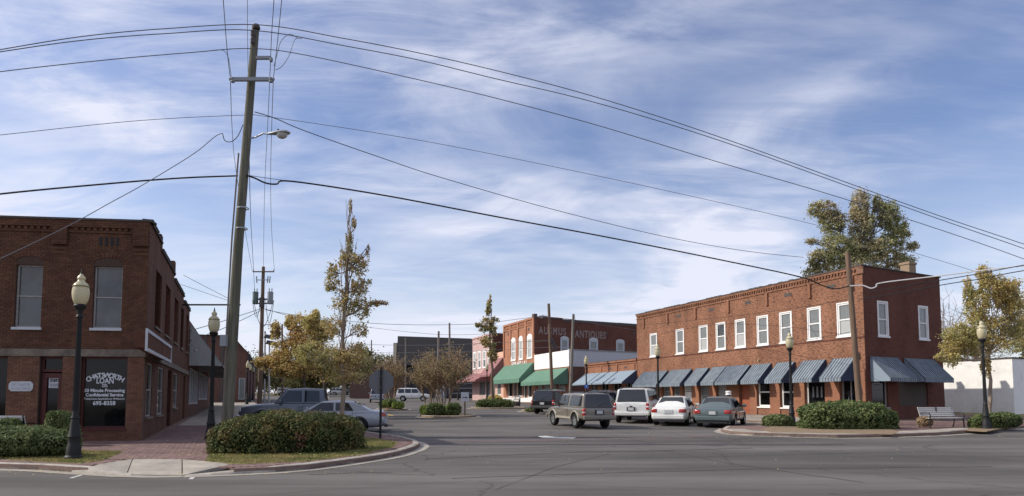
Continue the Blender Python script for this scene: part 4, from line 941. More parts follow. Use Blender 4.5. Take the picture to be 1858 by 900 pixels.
    fbox(sg, FE, a, c, .40, .46, za_, za_+.1); fbox(sg, FE, a, c, .40, .46, zb_-.1, zb_); fbox(sg, FE, a, a+.1, .40, .46, za_+.1, zb_-.1); fbox(sg, FE, c-.1, c, .40, .46, za_+.1, zb_-.1)
    so = sg.build('wall_sign', M['greywhite'], b); ib = MB(); fbox(ib, FE, a+.1, c-.1, .1, .43, za_+.1, zb_-.1); ib.build('sign_panel', M['brick_left'], so)
    br = MB(); [br.tube([FE.pt(s, 0, 3.3), FE.pt(s, .42, 3.3)], .02) for s in (a+.3, c-.3)]; br.build('bracket', M['black'], so)
    # projecting sign bracket high on the wall
    s, z = FE.px(331, 553); base = FE.pt(s, 0, z); tip = base + Vector((3.1, .0, .0)); mb = MB(); mb.tube([base, tip], .045); mb.tube([FE.pt(s, 0, z+1.6), tip], .012, n=5); mb.tube([FE.pt(s-1.2, 0, z+.9), tip], .01, n=5); mb.build('sign_bracket', M['black'], b)
    lt = MB(); p = FE.pt(LE-.2, 0, 4.9); lt.tube([p, p+FE.n*.35, p+FE.n*.4-Vector((0, 0, .25))], .03); lt.tube([p+FE.n*.4-Vector((0, 0, .25)), p+FE.n*.4-Vector((0, 0, .4))], .07, .12, n=10); lt.build('wall_light', M['greypaint'], b)
left_building()
def left_shops():
    s0 = LE+.1; s1 = 47; b = thing('low_shop', 'single-storey shop with two slanted pale grey metal awnings beyond the loan office', 'building', (*FE.pt(s0, 0, 0).xy, gz(41)))
    zt = 6.4; op = [(s0+1.5+i*1.7, s0+2.9+i*1.7, 1.3, 3.6) for i in range(5)]+[(s0+11+i*2.2, s0+12.6+i*2.2, 1.6, 3.7) for i in range(6)]
    wall_mb(FE, s0, s1, 0, zt, op, .2).build('street_wall', M['brick_far'], b)
    for o in op: window(b, FE, o, M['greywhite'], M['glass_grey'], rec=.05, fwid=.1, rail=False, sill=False)
    e, f = FE.pt(s1, 0, 0), FE.pt(s0, 0, 0); back_shell(b, (e.x, e.y), (e.x-12, e.y-1), (f.x-12, f.y-1), (f.x, f.y), 0, zt, M['brick_far'], M['roof'], zt-.3)
    for i, (a, c) in enumerate(((s0+.3, s0+9), (s0+9.5, s0+25))): awning(b, FE, a, c, 6.2, 3.75, 1.9, M['grey_awn'], M['grey_awn'], .1, ribs=0)
    # tall brown brick building beyond with a chamfered roof edge
    y = 80.; x0, x1 = X(361, y), X(447, y); b2 = thing('brick_building', 'brown brick building with a sloping dark roof behind the row of distant lamp posts', 'building', (x1, y, gz(y)))
    F = Face((x0, y-2), (x1, y)); L_ = F.len; zt = 9.2
    pts = [(0, .5), (L_, .5), (L_, 7.3), (L_-1.1, 8.6), (L_-1.3, zt), (0, zt)]; mb = MB(); mb.face([F.pt(a, 0, c) for a, c in pts], pts); mb.build('gable_wall', M['brick_far'], b2)
    mb = MB(); bk_ = Vector((-9, 26, 0)); e = [F.pt(L_, .3, 5.7), F.pt(L_, .3, 7.4), F.pt(L_-2.2, .3, 9.3)]
    for a, c in zip(e, e[1:]): mb.face([a, c, c+bk_, a+bk_])
    mb.face([F.pt(L_-2.2, .3, 9.3), F.pt(0, .3, 9.3), F.pt(0, .3, 9.3)+bk_, F.pt(L_-2.2, .3, 9.3)+bk_]); mb.build('roof', M['slate'], b2)
    mb = MB(); a, c = F.pt(L_, 0, .5), F.pt(L_, 0, .5)+bk_; U = Vector((0, 0, 6.8)); mb.face([a, c, c+U, a+U], [(0, 0), (27, 0), (27, 7), (0, 7)]); mb.build('street_wall', M['brick_far'], b2)
    mb = MB(); [fbox(mb, F, s, s+.3, -.02, .12, .5, zt) for s in (1.2, 3.1)]; mb.build('downpipe', M['coping'], b2)
    w_ = (F.px(433, 700)[0], F.px(445, 700)[0], 1.6, 4.2); window(b2, F, w_, M['greypaint'], M['glass_grey'], rec=-.06, fwid=.12, rail=False, sill=False)
left_shops()
# big dark metal roof hall at the street end
def hall():
    y = 122.; b = thing('hall', 'large hall with a dark sloping metal roof closing the view down the street', 'building', (X(790, y), y, gz(y)))
    x0, x1, x2, x3 = X(710, y), X(866, y), X(726, y), X(872, y); z = lambda py: P(790, py, y).z
    mb = MB(); t = Vector((0, 7, 0)); q = [Vector((x0, y, z(612))), Vector((x3, y, z(617))), Vector((x3, y-7, z(702))), Vector((x2, y-7, z(668)))]
    q = [Vector((x0, y+6, z(610)+.6)), Vector((x3+2, y+6, z(616)+.6)), Vector((x3+2, y-4, z(680))), Vector((x2, y-4, z(662)))]
    q2 = [p+Vector((0, .3, -.4)) for p in q]; mb.face(q); mb.face(q2)
    for k in range(4): mb.face([q[k], q[(k+1) % 4], q2[(k+1) % 4], q2[k]])
    mb.build('roof', M['slate'], b)
    mb = MB(); mb.box(((x2+x3)/2+1, y+2, (gz(y)+z(668))/2), (x3-x2+2, 11, z(668)-gz(y)-.2)); mb.build('wall', mat('dark_hall_wall', (.085, .08, .085), .85, .2, noise_amt=.1), b)
    mb = MB(); mb.face([(x0-.1, y+5.6, z(612)), (x2-.2, y-3.6, z(664)), (x2-.2, y-3.6, gz(y)), (x0-.1, y+5.6, gz(y))]); mb.box((X(712, y), y+5, (z(618)+gz(y))/2), (1.6, .6, z(618)-gz(y))); mb.build('gable_wall', mat('cream_gable', (.42, .39, .33), .85, .2, noise_amt=.1), b)
    for k in range(4): mb = MB(); mb.box((X(842, y-5), y-4.2, gz(y)+.8+k*.9), (5.6, .12, .14)); mb.build('railing', M['greypaint'], b)
    mb = MB(); mb.box((X(798, 115), 115, gz(115)+1.2), (1.6, .2, 2.6)); mb.build('door', M['greywhite'], b)
    # side lower brown wing
    mb = MB(); y2 = 118; mb.box((X(690, y2), y2, gz(y2)+2.8), (9, 8, 5.6)); c = thing('low_building', 'low brown windowless building behind the leafless street trees', 'building', (X(690, y2), y2, gz(y2))); mb.build('wall', M['brick_far'], c); mb = MB(); mb.box((X(690, y2), y2, gz(y2)+5.7), (9.4, 8.4, .2)); mb.build('roof', M['roof'], c)
hall()
# ---------------------------------------------------------------- street furniture
def lamp_proto(x, y, H=4.55, label=''):
    t = thing('street_lamp', label, 'street lamp', (x, y, gz(y)+H_C), 0, 'cream-globed black street lamps')
    mb = MB(); mb.lathe([(.0, 0), (.20, 0), (.20, .06), (.17, .1), (.16, .3), (.135, .36), (.13, .52), (.15, .56), (.125, .62), (.10, .9), (.085, .98), (.10, 1.02), (.078, 1.08), (.068, 1.2)], 20); mb.build('base', M['black'], t, smooth=30, world=False)
    for k in range(8):
        pass
    mb = MB(); n = 16; vs = []; zs = (1.18, 3.55)
    for z, r in ((1.18, .072), (3.55, .052)):
        for j in range(n*2): a = math.pi*j/n; rr = r*(1 if j % 2 else .86); vs.append((rr*math.cos(a), rr*math.sin(a), z))
    mb.add(vs, [(j, (j+1) % 32, 32+(j+1) % 32, 32+j) for j in range(32)]); mb.build('post', M['black'], t, world=False)
    mb = MB(); mb.lathe([(.05, 3.5), (.085, 3.54), (.06, 3.6), (.075, 3.7), (.13, 3.76), (.15, 3.82), (.12, 3.86), (.0, 3.86)], 20); mb.build('capital', M['black'], t, smooth=30, world=False)
    gl = [(.09, 3.84), (.135, 3.88), (.172, 3.98), (.190, 4.08), (.193, 4.18), (.180, 4.27), (.168, 4.30)]
    mb = MB(); n = 40; vs = []
    for r, z in gl:
        for j in range(n): a = 2*math.pi*j/n; rr = r*(1 if j % 2 else .965); vs.append((rr*math.cos(a), rr*math.sin(a), z))
    mb.add(vs, [(i*n+j, i*n+(j+1) % n, (i+1)*n+(j+1) % n, (i+1)*n+j) for i in range(len(gl)-1) for j in range(n)]); go = mb.build('globe', M['globe'], t, world=False, smooth=50)
    mb = MB(); mb.lathe([(.17, 4.298), (.190, 4.305), (.190, 4.325), (.17, 4.33)], 24); mb.build('band', mat('brass_band', (.25, .20, .10), .4, .5, metal=.5), t, world=False)
    mb = MB(); mb.lathe([(.175, 4.33), (.15, 4.38), (.09, 4.43), (.075, 4.47), (.095, 4.51), (.085, 4.55), (.045, 4.60), (.03, 4.63), (.0, 4.64)], 24); mb.build('globe_cap', M['globe'], t, world=False, smooth=30)
    mb = MB(); mb.lathe([(.025, 4.62), (.03, 4.66), (.012, 4.69), (.02, 4.71), (.0, 4.76)], 10); mb.build('finial', M['black'], t, world=False)
    return t
lamps = [(133, 833, 1.0, 'nearest street lamp, standing in the grass in front of the loan office'),
         (382, 797, .97, 'street lamp on the shaded pavement between the loan office and the big utility pole'),
         (1437, 770, .97, 'street lamp in front of the striped awnings, beside the small green shrub'),
         (1790, 778, 1.02, 'street lamp in front of the golden tree by the park bench')]
L0 = None
for px_, py_, k, lb in lamps:
    p = G(px_, py_, H_C)
    if L0 is None: L0 = lamp_proto(p.x, p.y, label=lb); L0.rotation_euler.z = .1
    else: copy_tree(L0, (p.x, p.y, gz(p.y)+H_C), rnd.random(), lb, (1, 1, k))
for px_, y, lb in ((1194.5, 43.5, 'street lamp rising behind the white sport utility vehicle and the white sedan'), (1064, 59, 'street lamp carrying a small blue sign, above the parked dark car'), (883.5, 78, 'street lamp with a pale notice, left of the thin corner tree'), (831, 96, 'distant street lamp in front of the dark hall'),
                   (448, 70, 'nearest lamp post of the distant row on the left pavement'), (453, 80, 'middle lamp post of the distant row on the left pavement'), (458.5, 91, 'farthest lamp post of the distant row on the left pavement')):
    copy_tree(L0, (X(px_, y), y, gz(y)+H_C), rnd.random(), lb)
p = Vector((X(1064, 59), 58.88, 0)); t = thing('parking_sign', 'small blue sign with a white mark fixed to the lamp post above the cars', 'sign', (p.x, p.y, gz(59)+1.75))
mb = MB(); mb.box((p.x, p.y, gz(59)+2.0), (.36, .03, .34)); mb.build('panel', M['blue'], t)
mb = MB(); mb.tube([(p.x, p.y-.02, gz(59)+2.07), (p.x, p.y-.022, gz(59)+2.07)], .035, n=10); mb.tube([(p.x-.02, p.y-.02, gz(59)+2.04), (p.x-.02, p.y-.02, gz(59)+1.95), (p.x+.07, p.y-.02, gz(59)+1.94), (p.x+.09, p.y-.02, gz(59)+1.88)], .012, n=5); mb.build('symbol', M['signwhite'], t)
# stop sign seen from behind
p = G(690, 795, H_C); t = thing('stop_sign', 'back of an octagonal traffic sign on a dark post at the left corner', 'sign', (p.x, p.y, gz(p.y)+H_C)); z0 = gz(p.y)+H_C
mb = MB(); mb.box((p.x, p.y, z0+1.25), (.075, .06, 2.55)); o = mb.build('post', M['black'], t)
c = Vector((p.x+.0, p.y-.0, z0+2.0)); mb = MB(); F8 = []; yaw = R(8)
for yy in (.045, .055): F8.append([c+Vector((.46*math.cos(a)*math.cos(yaw), .46*math.cos(a)*math.sin(yaw)+yy, .46*math.sin(a))) for a in [math.pi/8+math.pi/4*k for k in range(8)]])
mb.face(F8[0]); mb.face(F8[1]); [mb.face([F8[0][k], F8[0][(k+1) % 8], F8[1][(k+1) % 8], F8[1][k]]) for k in range(8)]; mb.build('panel', M['signback'], t)
mb = MB(); [mb.tube([c+Vector((0, -.045, z)), c+Vector((0, .06, z))], .012, n=6) for z in (-.2, .2)]; mb.build('bolt', M['steel'], t)
# arrow sign on the island
p = G(843.5, 754.5, .1); t = thing('arrow_sign', 'small white sign with a black arrow on a dark post by the island', 'sign', (p.x, p.y, gz(p.y))); z0 = gz(p.y)
mb = MB(); mb.box((p.x, p.y, z0+.8), (.09, .09, 1.6)); mb.build('post', M['polebrown'], t); mb = MB(); mb.box((p.x, p.y-.06, z0+1.32), (.50, .025, .60)); pn = mb.build('panel', M['greywhite'], t)
mb = MB(); zc = z0+1.28; y = p.y-.076; mb.add([(p.x-.17, y, zc-.025), (p.x+.05, y, zc-.025), (p.x+.05, y, zc+.025), (p.x-.17, y, zc+.025), (p.x+.05, y, zc-.08), (p.x+.17, y, zc), (p.x+.05, y, zc+.08)], [(0, 1, 2, 3), (4, 5, 6)]); mb.build('arrow', M['lettering_dark'], pn, fix=False)
# tall white sign pylon far down the street
y = 128; t = thing('sign_pylon', 'slim white and red pylon sign beside the far road', 'sign', (X(662, y), y, gz(y))); mb = MB(); mb.box((X(662, y), y, gz(y)+3.6), (.75, .5, 7.2)); mb.build('column', M['white'], t); mb = MB(); mb.box((X(671, y), y, gz(y)+4.4), (.5, .4, 4.2)); mb.box((X(667, y), y, gz(y)+6.9), (1.6, .45, .4)); mb.build('column', mat('sign_red', (.35, .07, .05), .6), t)
# bench builder (slatted, iron ends)
def bench(x, y, rz, label, Wd=1.85):
    t = thing('park_bench', label, 'bench', (x, y, gz(y)+H_C), rz)
    for k in range(5): mb = MB(); mb.box((0, -.22+k*.1, .44), (Wd, .075, .03)); mb.build('seat_slat', M['benchslat'], t, world=False)
    for k in range(5): mb = MB(); mb.box((0, .24+.03*k, .54+.085*k), (Wd, .03, .07)); mb.build('back_slat', M['benchslat'], t, world=False)
    for sx in (-1, 1):
        x_ = sx*(Wd/2-.04); mb = MB(); mb.tube([(x_, -.27, 0), (x_, -.25, .25), (x_, -.22, .42)], .028, n=6); mb.tube([(x_, .33, 0), (x_, .24, .25), (x_, .26, .45), (x_, .38, .93)], .026, n=6); mb.tube([(x_, -.24, .42), (x_, .25, .42)], .025, n=6)
        mb.tube([(x_, -.24, .42), (x_, -.30, .55), (x_, -.22, .66), (x_, .0, .67), (x_, .29, .64)], .024, n=6); mb.build('iron_end', M['black'], t, world=False)
    mb = MB(); mb.box((0, .3, .66), (.05, .03, .5)); mb.build('back_strap', M['black'], t, world=False); return t
M['benchslat'] = mat('weathered_bench_slat', (.60, .58, .55), .85, .2, noise_amt=.12, nscale=3, stretch=(1, 8, 8))
p = G(1718, 777, H_C); bench(p.x, p.y+.3, R(12), 'weathered pale wooden park bench with black iron ends beside the right-hand corner')
p = G(55, 800, H_C); bench(p.x-.2, 21.0, R(186), 'low slatted bench standing behind the hedge by the loan office door', 2.3)
p = Vector((X(930, 62), 62, 0)); bench(p.x, p.y, R(-60), 'small distant bench behind the shrubs near the green canopies', 1.5)
# litter bin, planters, post box-like meter
def bin_(x, y, label):
    t = thing('litter_bin', label, 'bin', (x, y, gz(y)+H_C)); mb = MB(); mb.lathe([(0, 0), (.28, 0), (.3, .05), (.32, .8), (.34, .82), (.34, .9), (.24, .98), (0, 1.0)], 16); mb.build('body', mat('brown_bin', (.12, .085, .08), .7), t, world=False, smooth=30)
    mb = MB(); [mb.box((.32*math.cos(a), .32*math.sin(a), .42), (.03, .03, .74), a) for a in [2*math.pi*k/16 for k in range(16)]]; mb.build('slats', mat('bin_slat', (.09, .06, .055), .7), t, world=False)
bin_(X(938, 64), 64, 'brown slatted litter bin near the distant bench')
y = 39.5; x = X(1322, y); t = thing('bollard', 'dark post with a white cap on the pavement behind the grey-green sedan', 'bollard', (x, y, gz(y)+H_C)); mb = MB(); mb.lathe([(.1, 0), (.1, 1.05), (.14, 1.1), (.14, 1.35)], 14); mb.build('post', M['black'], t, world=False)
mb = MB(); mb.lathe([(.0, 1.33), (.17, 1.34), (.18, 1.38), (.15, 1.41), (.15, 1.48), (.18, 1.51), (.17, 1.57), (0, 1.60)], 16); mb.build('cap', M['white'], t, world=False, smooth=30)
def pot(x, y, label, r=.3):
    t = thing('planter', label, 'planter', (x, y, gz(y)+H_C)); mb = MB(); mb.lathe([(0, 0), (r*.7, 0), (r, .4), (r*1.1, .42), (r*1.1, .5), (r*.9, .5), (r*.85, .45), (0, .45)], 14); mb.build('pot', mat('terracotta', (.36, .17, .08), .8), t, world=False, smooth=30); return t
# ---------------------------------------------------------------- utility poles
def pole(pts, r0, r1, m_, label, name='utility_pole'):
    t = thing(name, label, 'utility pole', pts[0]); mb = MB(); mb.tube(pts, r0, r1, n=14); mb.build('pole', m_, t, smooth=50); return t
# main pole
M['greypole'] = mat('grey_pole_wood', (.24, .21, .18), .9, .2, col2=(.16, .14, .12), nscale=1, stretch=(9, 9, .4), noise_amt=.3)
yb = 22.4; base = G(412, 790, H_C); base = Vector((X(412, yb), yb, H_C)); top = P(464, 47, yb+.1); mid = base.lerp(top, .45)+Vector((-.06, 0, 0))
MAIN = pole([base-Vector((0, 0, .2)), mid, top], .195, .125, M['pole'], 'tall greenish leaning utility pole behind the corner hedge, tallest in the picture')
on = lambda py: P(*( (412+(464-412)*(790-py)/(790-47)), py), yb+.05)
def crossarm(t, c, L_, rz, h=.12, w_=.1, m_=None):
    mb = MB(); mb.box(c, (L_, w_, h), rz); return mb.build('crossarm', m_ or M['insul'], t)
c = P(457, 144, yb-.2); ca_ = crossarm(MAIN, c, 1.32, 0); tips = [c+Vector((-.66, 0, 0)), c+Vector((.66, 0, 0))]
for q in tips: mb = MB(); mb.tube([q-Vector((.12, 0, 0)), q+Vector((.12, 0, 0))], .045, n=8); mb.lathe([(.03, -.12), (.07, -.1), (.07, -.05), (.04, -.03), (.07, 0), (.07, .05), (.03, .08)], 10, c=tuple(q)); mb.build('insulator', M['insul'], MAIN)
c2 = P(478, 105, yb-.2); crossarm(MAIN, c2, .5, 0, .1, .1); tip2 = c2+Vector((.27, 0, 0)); mb = MB(); mb.lathe([(.03, -.15), (.06, -.12), (.06, -.02), (.03, .02)], 10, c=tuple(tip2)); mb.build('insulator', M['insul'], MAIN)
mb = MB(); q = P(459, 65, yb-.15); mb.lathe([(.03, -.3), (.08, -.26), (.08, -.1), (.05, -.05), (.08, 0), (.08, .16), (.03, .2)], 10, c=tuple(q)); q = P(465, 50, yb); mb.lathe([(.12, -.06), (.14, .0), (.1, .1), (.0, .12)], 10, c=tuple(q)); mb.build('insulator', M['coping'], MAIN)
mb = MB(); a = on(252); e = P(490, 243, yb-.25); mb.tube([a, a.lerp(e, .35)+Vector((0, 0, .0)), a.lerp(e, .7)+Vector((0, 0, .07)), e], .03, n=8); arm = mb.build('lamp_arm', M['steel'], MAIN)
def cobra(par, e, dr, k=1.):
    """street light head: flattened housing with a glass bowl below"""
    mb = MB(); vs = []; st = [(-.08, .045, .045), (.05, .08, .06), (.25, .14, .085), (.48, .17, .095), (.62, .13, .07), (.70, .03, .02)]; n = 12; px_ = dr.normalized(); sd_ = Vector((-px_.y, px_.x, 0))
    for x_, wy, hz_ in st:
        for j in range(n): a_ = 2*math.pi*j/n; vs.append(e+px_*x_*k+sd_*wy*k*math.cos(a_)+Vector((0, 0, hz_*k*math.sin(a_)*(1 if math.sin(a_) > 0 else .5))))
    fs = [(i*n+j, i*n+(j+1) % n, (i+1)*n+(j+1) % n, (i+1)*n+j) for i in range(len(st)-1) for j in range(n)]+[tuple(range(n)), tuple(range((len(st)-1)*n, len(st)*n))]; mb.add(vs, fs); hd = mb.build('lamp_head', M['steel'], par, smooth=50)
    mb = MB(); vs = []
    for rr, dz in ((1, -.02), (.95, -.09), (.7, -.15), (.3, -.18)):
        for j in range(n): a_ = 2*math.pi*j/n; vs.append(e+px_*(.42+.19*rr*math.cos(a_))*k+sd_*.14*rr*k*math.sin(a_)+Vector((0, 0, dz*k)))
    mb.add(vs, [(i*n+j, i*n+(j+1) % n, (i+1)*n+(j+1) % n, (i+1)*n+j) for i in range(3) for j in range(n)]+[tuple(range(3*n, 4*n))]); mb.build('lamp_bowl', M['bowl'], hd, smooth=50)
    mb = MB(); mb.lathe([(.03, .07), (.035, .15), (0, .16)], 8, c=tuple(e+px_*.28*k)); mb.build('photocell', M['coping'], hd)
M['bowl'] = mat('lamp_glass_bowl', (.42, .41, .40), .2, .6)
cobra(MAIN, e, Vector((1, -.15, 0)), 1.05)
mb = MB(); pts = [P(405, 762, yb-.3), P(407, 700, yb-.28), P(411, 600, yb-.28), P(421, 430, yb-.25), P(433, 278, yb-.2)]; mb.tube(pts, .03, n=6); mb.build('conduit', M['greypole'], MAIN)
mb = MB(); q = P(406, 618, yb-.32); mb.box(tuple(q), (.2, .15, .38)); mb.build('meter_box', M['insul'], MAIN)
mb = MB()
for py_ in (378, 415): q = on(py_); mb.lathe([(.19, -.025), (.2, -.02), (.2, .02), (.19, .025)], 14, c=tuple(q))
mb.build('strap', M['steel'], MAIN)
# second pole with transformers
y2 = 55.; b2 = Vector((X(471, y2), y2, gz(y2)+H_C)); t2 = P(478, 484, y2)
P2 = pole([b2, t2], .2, .13, M['polebrown'], 'brown utility pole with two grey transformer cans beyond the tall pole')
cc = P(478, 493, y2-.15); crossarm(P2, cc, 1.75, 0, .09, .09, M['polebrown']); mb = MB(); [mb.lathe([(.03, 0), (.05, .04), (.03, .14)], 8, c=(cc.x+s, cc.y, cc.z+.05)) for s in (-.84, .84)]; mb.build('insulator', M['insul'], P2)
cc2 = P(477.5, 508, y2-.1); crossarm(P2, cc2, .95, 0, .06, .06, M['steel']); mb = MB(); [mb.tube([(cc2.x+s, cc2.y-.05, cc2.z-.25), (cc2.x+s*1.1, cc2.y-.05, cc2.z+.3)], .05, n=6) for s in (-.5, .38, .55)]; mb.build('insulator', M['insul'], P2)
for px_, m_, lb in ((463.5, 'tfgreen', 0), (490.5, 'insul', 0)):
    q = P(px_, 541, y2); mb = MB(); mb.lathe([(.0, -.5), (.22, -.5), (.23, -.46), (.23, .42), (.25, .44), (.25, .48), (.18, .55), (.0, .57)], 16, c=tuple(q))
    if m_ == 'tfgreen': M['tfgreen'] = mat('green_grey_tank', (.12, .16, .15), .5, .4)
    tr_ = mb.build('transformer', M[m_], P2, smooth=30)
    mb = MB(); [mb.lathe([(.03, .55), (.05, .62), (.03, .68), (.05, .74), (.02, .85)], 8, c=(q.x+s, q.y, q.z)) for s in (-.1, .12)]; mb.build('bushing', M['insul'], tr_)
mb = MB(); q = P(477.5, 543, y2); mb.box(tuple(q), (1.0, .1, .12)); mb.box((q.x, q.y, q.z-.35), (.9, .1, .1)); mb.box((q.x-.02, q.y-.2, q.z-.3), (.34, .3, .8)); mb.build('bracket', M['coping'], P2)
mb = MB(); a, e = P(475, 592, y2), P(489, 589.5, y2); mb.tube([a, a.lerp(e, .5)+Vector((0, 0, .1)), e], .03, n=6); mb.build('lamp_arm', M['steel'], P2); cobra(P2, e, Vector((1, 0, 0)), 1.05)
for k, (x0, x1, yy, dp_) in enumerate(((458, 474, 575, 22), (460, 496, 560, 35), (482, 497, 560, 30))):
    mb = MB(); a, e = P(x0, 545, y2-.3), P(x1, 545, y2-.3); pts = [a.lerp(e, i/8)-Vector((0, 0, dp_/1200*y2*math.sin(math.pi*i/8)*1.4)) for i in range(9)]; mb.tube(pts, .022, n=5); mb.build('jumper_cable', M['cable'], P2)
# poles on the right
y3 = 31.6; b3 = Vector((X(1561, y3), y3, gz(y3)+H_C)); t3 = P(1537.5, 457, y3)
P3 = pole([b3, t3], .15, .115, M['polebrown'], 'brown leaning utility pole in front of the corner of the orange brick building')
for px0, py0, px1, py1, y, r, lb, m_ in ((1003, 728, 995.5, 551, 62, .17, 'leaning brown utility pole with a street light arm in front of the green canopies', 'polebrown'), (1034, 730, 1040.5, 570, 66, .17, 'grey utility pole at the corner of the white-banded shop', 'greypole'), (817, 735, 815.5, 586, 108, .2, 'thin utility pole on the right in front of the dark hall', 'greypole'), (794, 735, 796, 601, 104, .22, 'thicker utility pole in front of the dark hall', 'greypole'), (736, 720, 736, 613, 112, .15, 'thin pale pole at the left end of the dark hall roof', 'greypole'), (674, 715, 674, 617, 118, .14, 'slim far pole above the pylon sign', 'greypole'), (513, 715, 512, 588, 90, .15, 'dark far pole among the autumn trees', 'polebrown'), (480, 725, 481, 601, 88, .14, 'slim far pole behind the transformer pole', 'greypole')):
    if 'greypole' not in M: M['greypole'] = mat('grey_pole_wood', (.24, .21, .18), .9, .2, col2=(.16, .14, .12), nscale=1, stretch=(9, 9, .4), noise_amt=.3)
    a = P(px0, py0, y); a.z = gz(y)-.1; tp = P(px1, py1, y); o = pole([a, tp], r, r*.75, M[m_], lb)
    if px0 == 1003:
        a, e = P(996, 575, y), P(991, 574, y); P4 = o; mb = MB(); mb.tube([a, e], .03, n=6); mb.build('lamp_arm', M['steel'], o); cobra(o, e, Vector((-1, -.1, 0)), 1.1)
        for k in range(3): mb = MB(); q = P(1001+k*3, 618+k*6, y-.3); mb.box(tuple(q), (.35, .25, .5)); mb.build('equipment_box', M['coping'], o)
# signal boards on the far left street
y = 84; t = thing('traffic_signal', 'pale pole with two dark solar panels far down the left street', 'signal', (X(489, y), y, gz(y))); mb = MB(); mb.tube([(X(488, y), y, gz(y)), P(489, 625, y)], .14, .1, n=8); mb.tube([(X(480, y), y, gz(y)), P(481, 605, y)], .1, .09, n=8); mb.build('pole', mat('pale_pole', (.45, .44, .42), .7), t)
for q in (P(487.5, 611, y), P(491, 622, y)): mb = MB(); mb.box((0, 0, 0), (1.05, .9, .06)); o = mb.build('solar_panel', M['black'], t, world=False); o.location = q-t.location; o.rotation_euler = (R(35), R(10), R(15))
mb = MB(); mb.box(tuple(P(482, 682, y)), (.45, .4, .7)); mb.build('signal_head', M['black'], t)
# ---------------------------------------------------------------- islands, markings, grass
def island(cx, cy, rx, ry, rz=0, n=22, par=None, nose=0):
    pts = []
    for k in range(n):
        a = 2*math.pi*k/n; x, y = rx*math.cos(a), ry*math.sin(a); pts.append(Vector((cx+x*math.cos(rz)-y*math.sin(rz), cy+x*math.sin(rz)+y*math.cos(rz), 0)))
    s = setting('traffic_island'); poly_slab('planting_bed', [(p.x, p.y) for p in pts], H_C-.01, M['mulch'], s); curb(pts+[pts[0]], s, 1, seglen=2.4); return s
island(X(812, 43.5), 44., 1.85, 2.4, .2); island(X(709, 56), 56.5, 1.35, 2.6, .1); island(X(903, 60), 60.5, 2.6, 1.9, -.15); island(X(966, 52), 53., .9, 1.6, 0)
def mark(name, pix, m_, h=.006):
    pts = [G(*p) for p in pix]; return poly_slab(name, [(p.x, p.y) for p in pts], h, m_, depth=0)
mark('road_marking', [(124, 868), (146, 862), (152, 862), (132, 868)], M['line_white']); mark('road_marking', [(342, 870), (349, 863.5), (357, 863.5), (350, 870)], M['line_white'])
mark('road_marking', [(976, 791.5), (985, 795), (1040, 796), (1046, 793.5), (1010, 793.2), (990, 791)], M['line_white'])
mark('road_marking', [(652, 747), (700, 757), (706, 756), (658, 746)], M['line_yellow']); mark('road_marking', [(664, 746), (712, 755), (716, 754), (668, 745)], M['line_yellow'])
mark('road_marking', [(578, 711), (594, 721), (597, 721), (581, 711)], M['line_white']); mark('road_marking', [(560, 712), (574, 722), (577, 722), (563, 712)], M['line_white'])
for a, b_ in (((758, 801), (1130, 794.5)), ((1130, 794.5), (1310, 789))): 
    mark('brick_crosswalk', [(a[0], a[1]), (b_[0], b_[1]), (b_[0]+4, b_[1]+2.8), (a[0]+6, a[1]+4.4)], M['stained_brick'], .005)
M['tar'] = mat('tar_seal', (.055, .053, .052), .7, .3)  # thin dark streaks on the asphalt, tar seams among them
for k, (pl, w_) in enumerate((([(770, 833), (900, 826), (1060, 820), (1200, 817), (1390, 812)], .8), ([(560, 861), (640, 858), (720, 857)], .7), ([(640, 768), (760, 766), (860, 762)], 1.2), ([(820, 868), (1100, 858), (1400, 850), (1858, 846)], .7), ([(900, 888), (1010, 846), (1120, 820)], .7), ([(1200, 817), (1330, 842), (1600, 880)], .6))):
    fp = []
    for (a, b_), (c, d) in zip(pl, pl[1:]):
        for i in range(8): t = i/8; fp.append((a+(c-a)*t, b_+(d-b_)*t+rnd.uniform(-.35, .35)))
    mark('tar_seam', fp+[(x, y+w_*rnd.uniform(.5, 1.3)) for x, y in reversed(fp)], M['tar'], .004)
def grass_patch(poly, dens, hgt, par_label='grass', m_='grass'):
    poly = [(p[0], p[1]) for p in poly]; poly_slab('grass_verge', poly, H_C+.006, M['turf'], depth=.03)
    xs = [p[0] for p in poly]; ys = [p[1] for p in poly]; V = []; n = int((max(xs)-min(xs))*(max(ys)-min(ys))*dens); 
    for _ in range(n):
        x, y = rnd.uniform(min(xs), max(xs)), rnd.uniform(min(ys), max(ys))
        if not inside((x, y), poly): continue
        a = rnd.random()*math.pi; h = hgt*rnd.uniform(.5, 1.3); w_ = .012; z = gz(y)+H_C; dx, dy = math.cos(a)*w_, math.sin(a)*w_; lx, ly = rnd.uniform(-.6, .6)*h, rnd.uniform(-.6, .6)*h
        V += [(x-dx, y-dy, z), (x+dx, y+dy, z), (x+lx, y+ly, z+h)]
    me = bpy.data.meshes.new('grass'); me.from_pydata(V, [], [(i, i+1, i+2) for i in range(0, len(V), 3)]); me.materials.append(M[m_]); o = bpy.data.objects.new('grass', me); COL.objects.link(o); o['kind'] = 'stuff'; return o
gA = [G(x, y, H_C) for x, y in ((-350, 822), (-100, 829), (0, 833), (90, 839), (150, 841), (186, 836), (222, 819.5), (140, 818), (0, 816), (-350, 808))]
gB = [G(x, y, H_C) for x, y in ((372, 838), (440, 842.5), (560, 837), (650, 826), (712, 812), (722, 803), (690, 798), (640, 790), (560, 786), (440, 792), (392, 805))]
grass_patch(gA, 900, .045); grass_patch(gB, 800, .05)
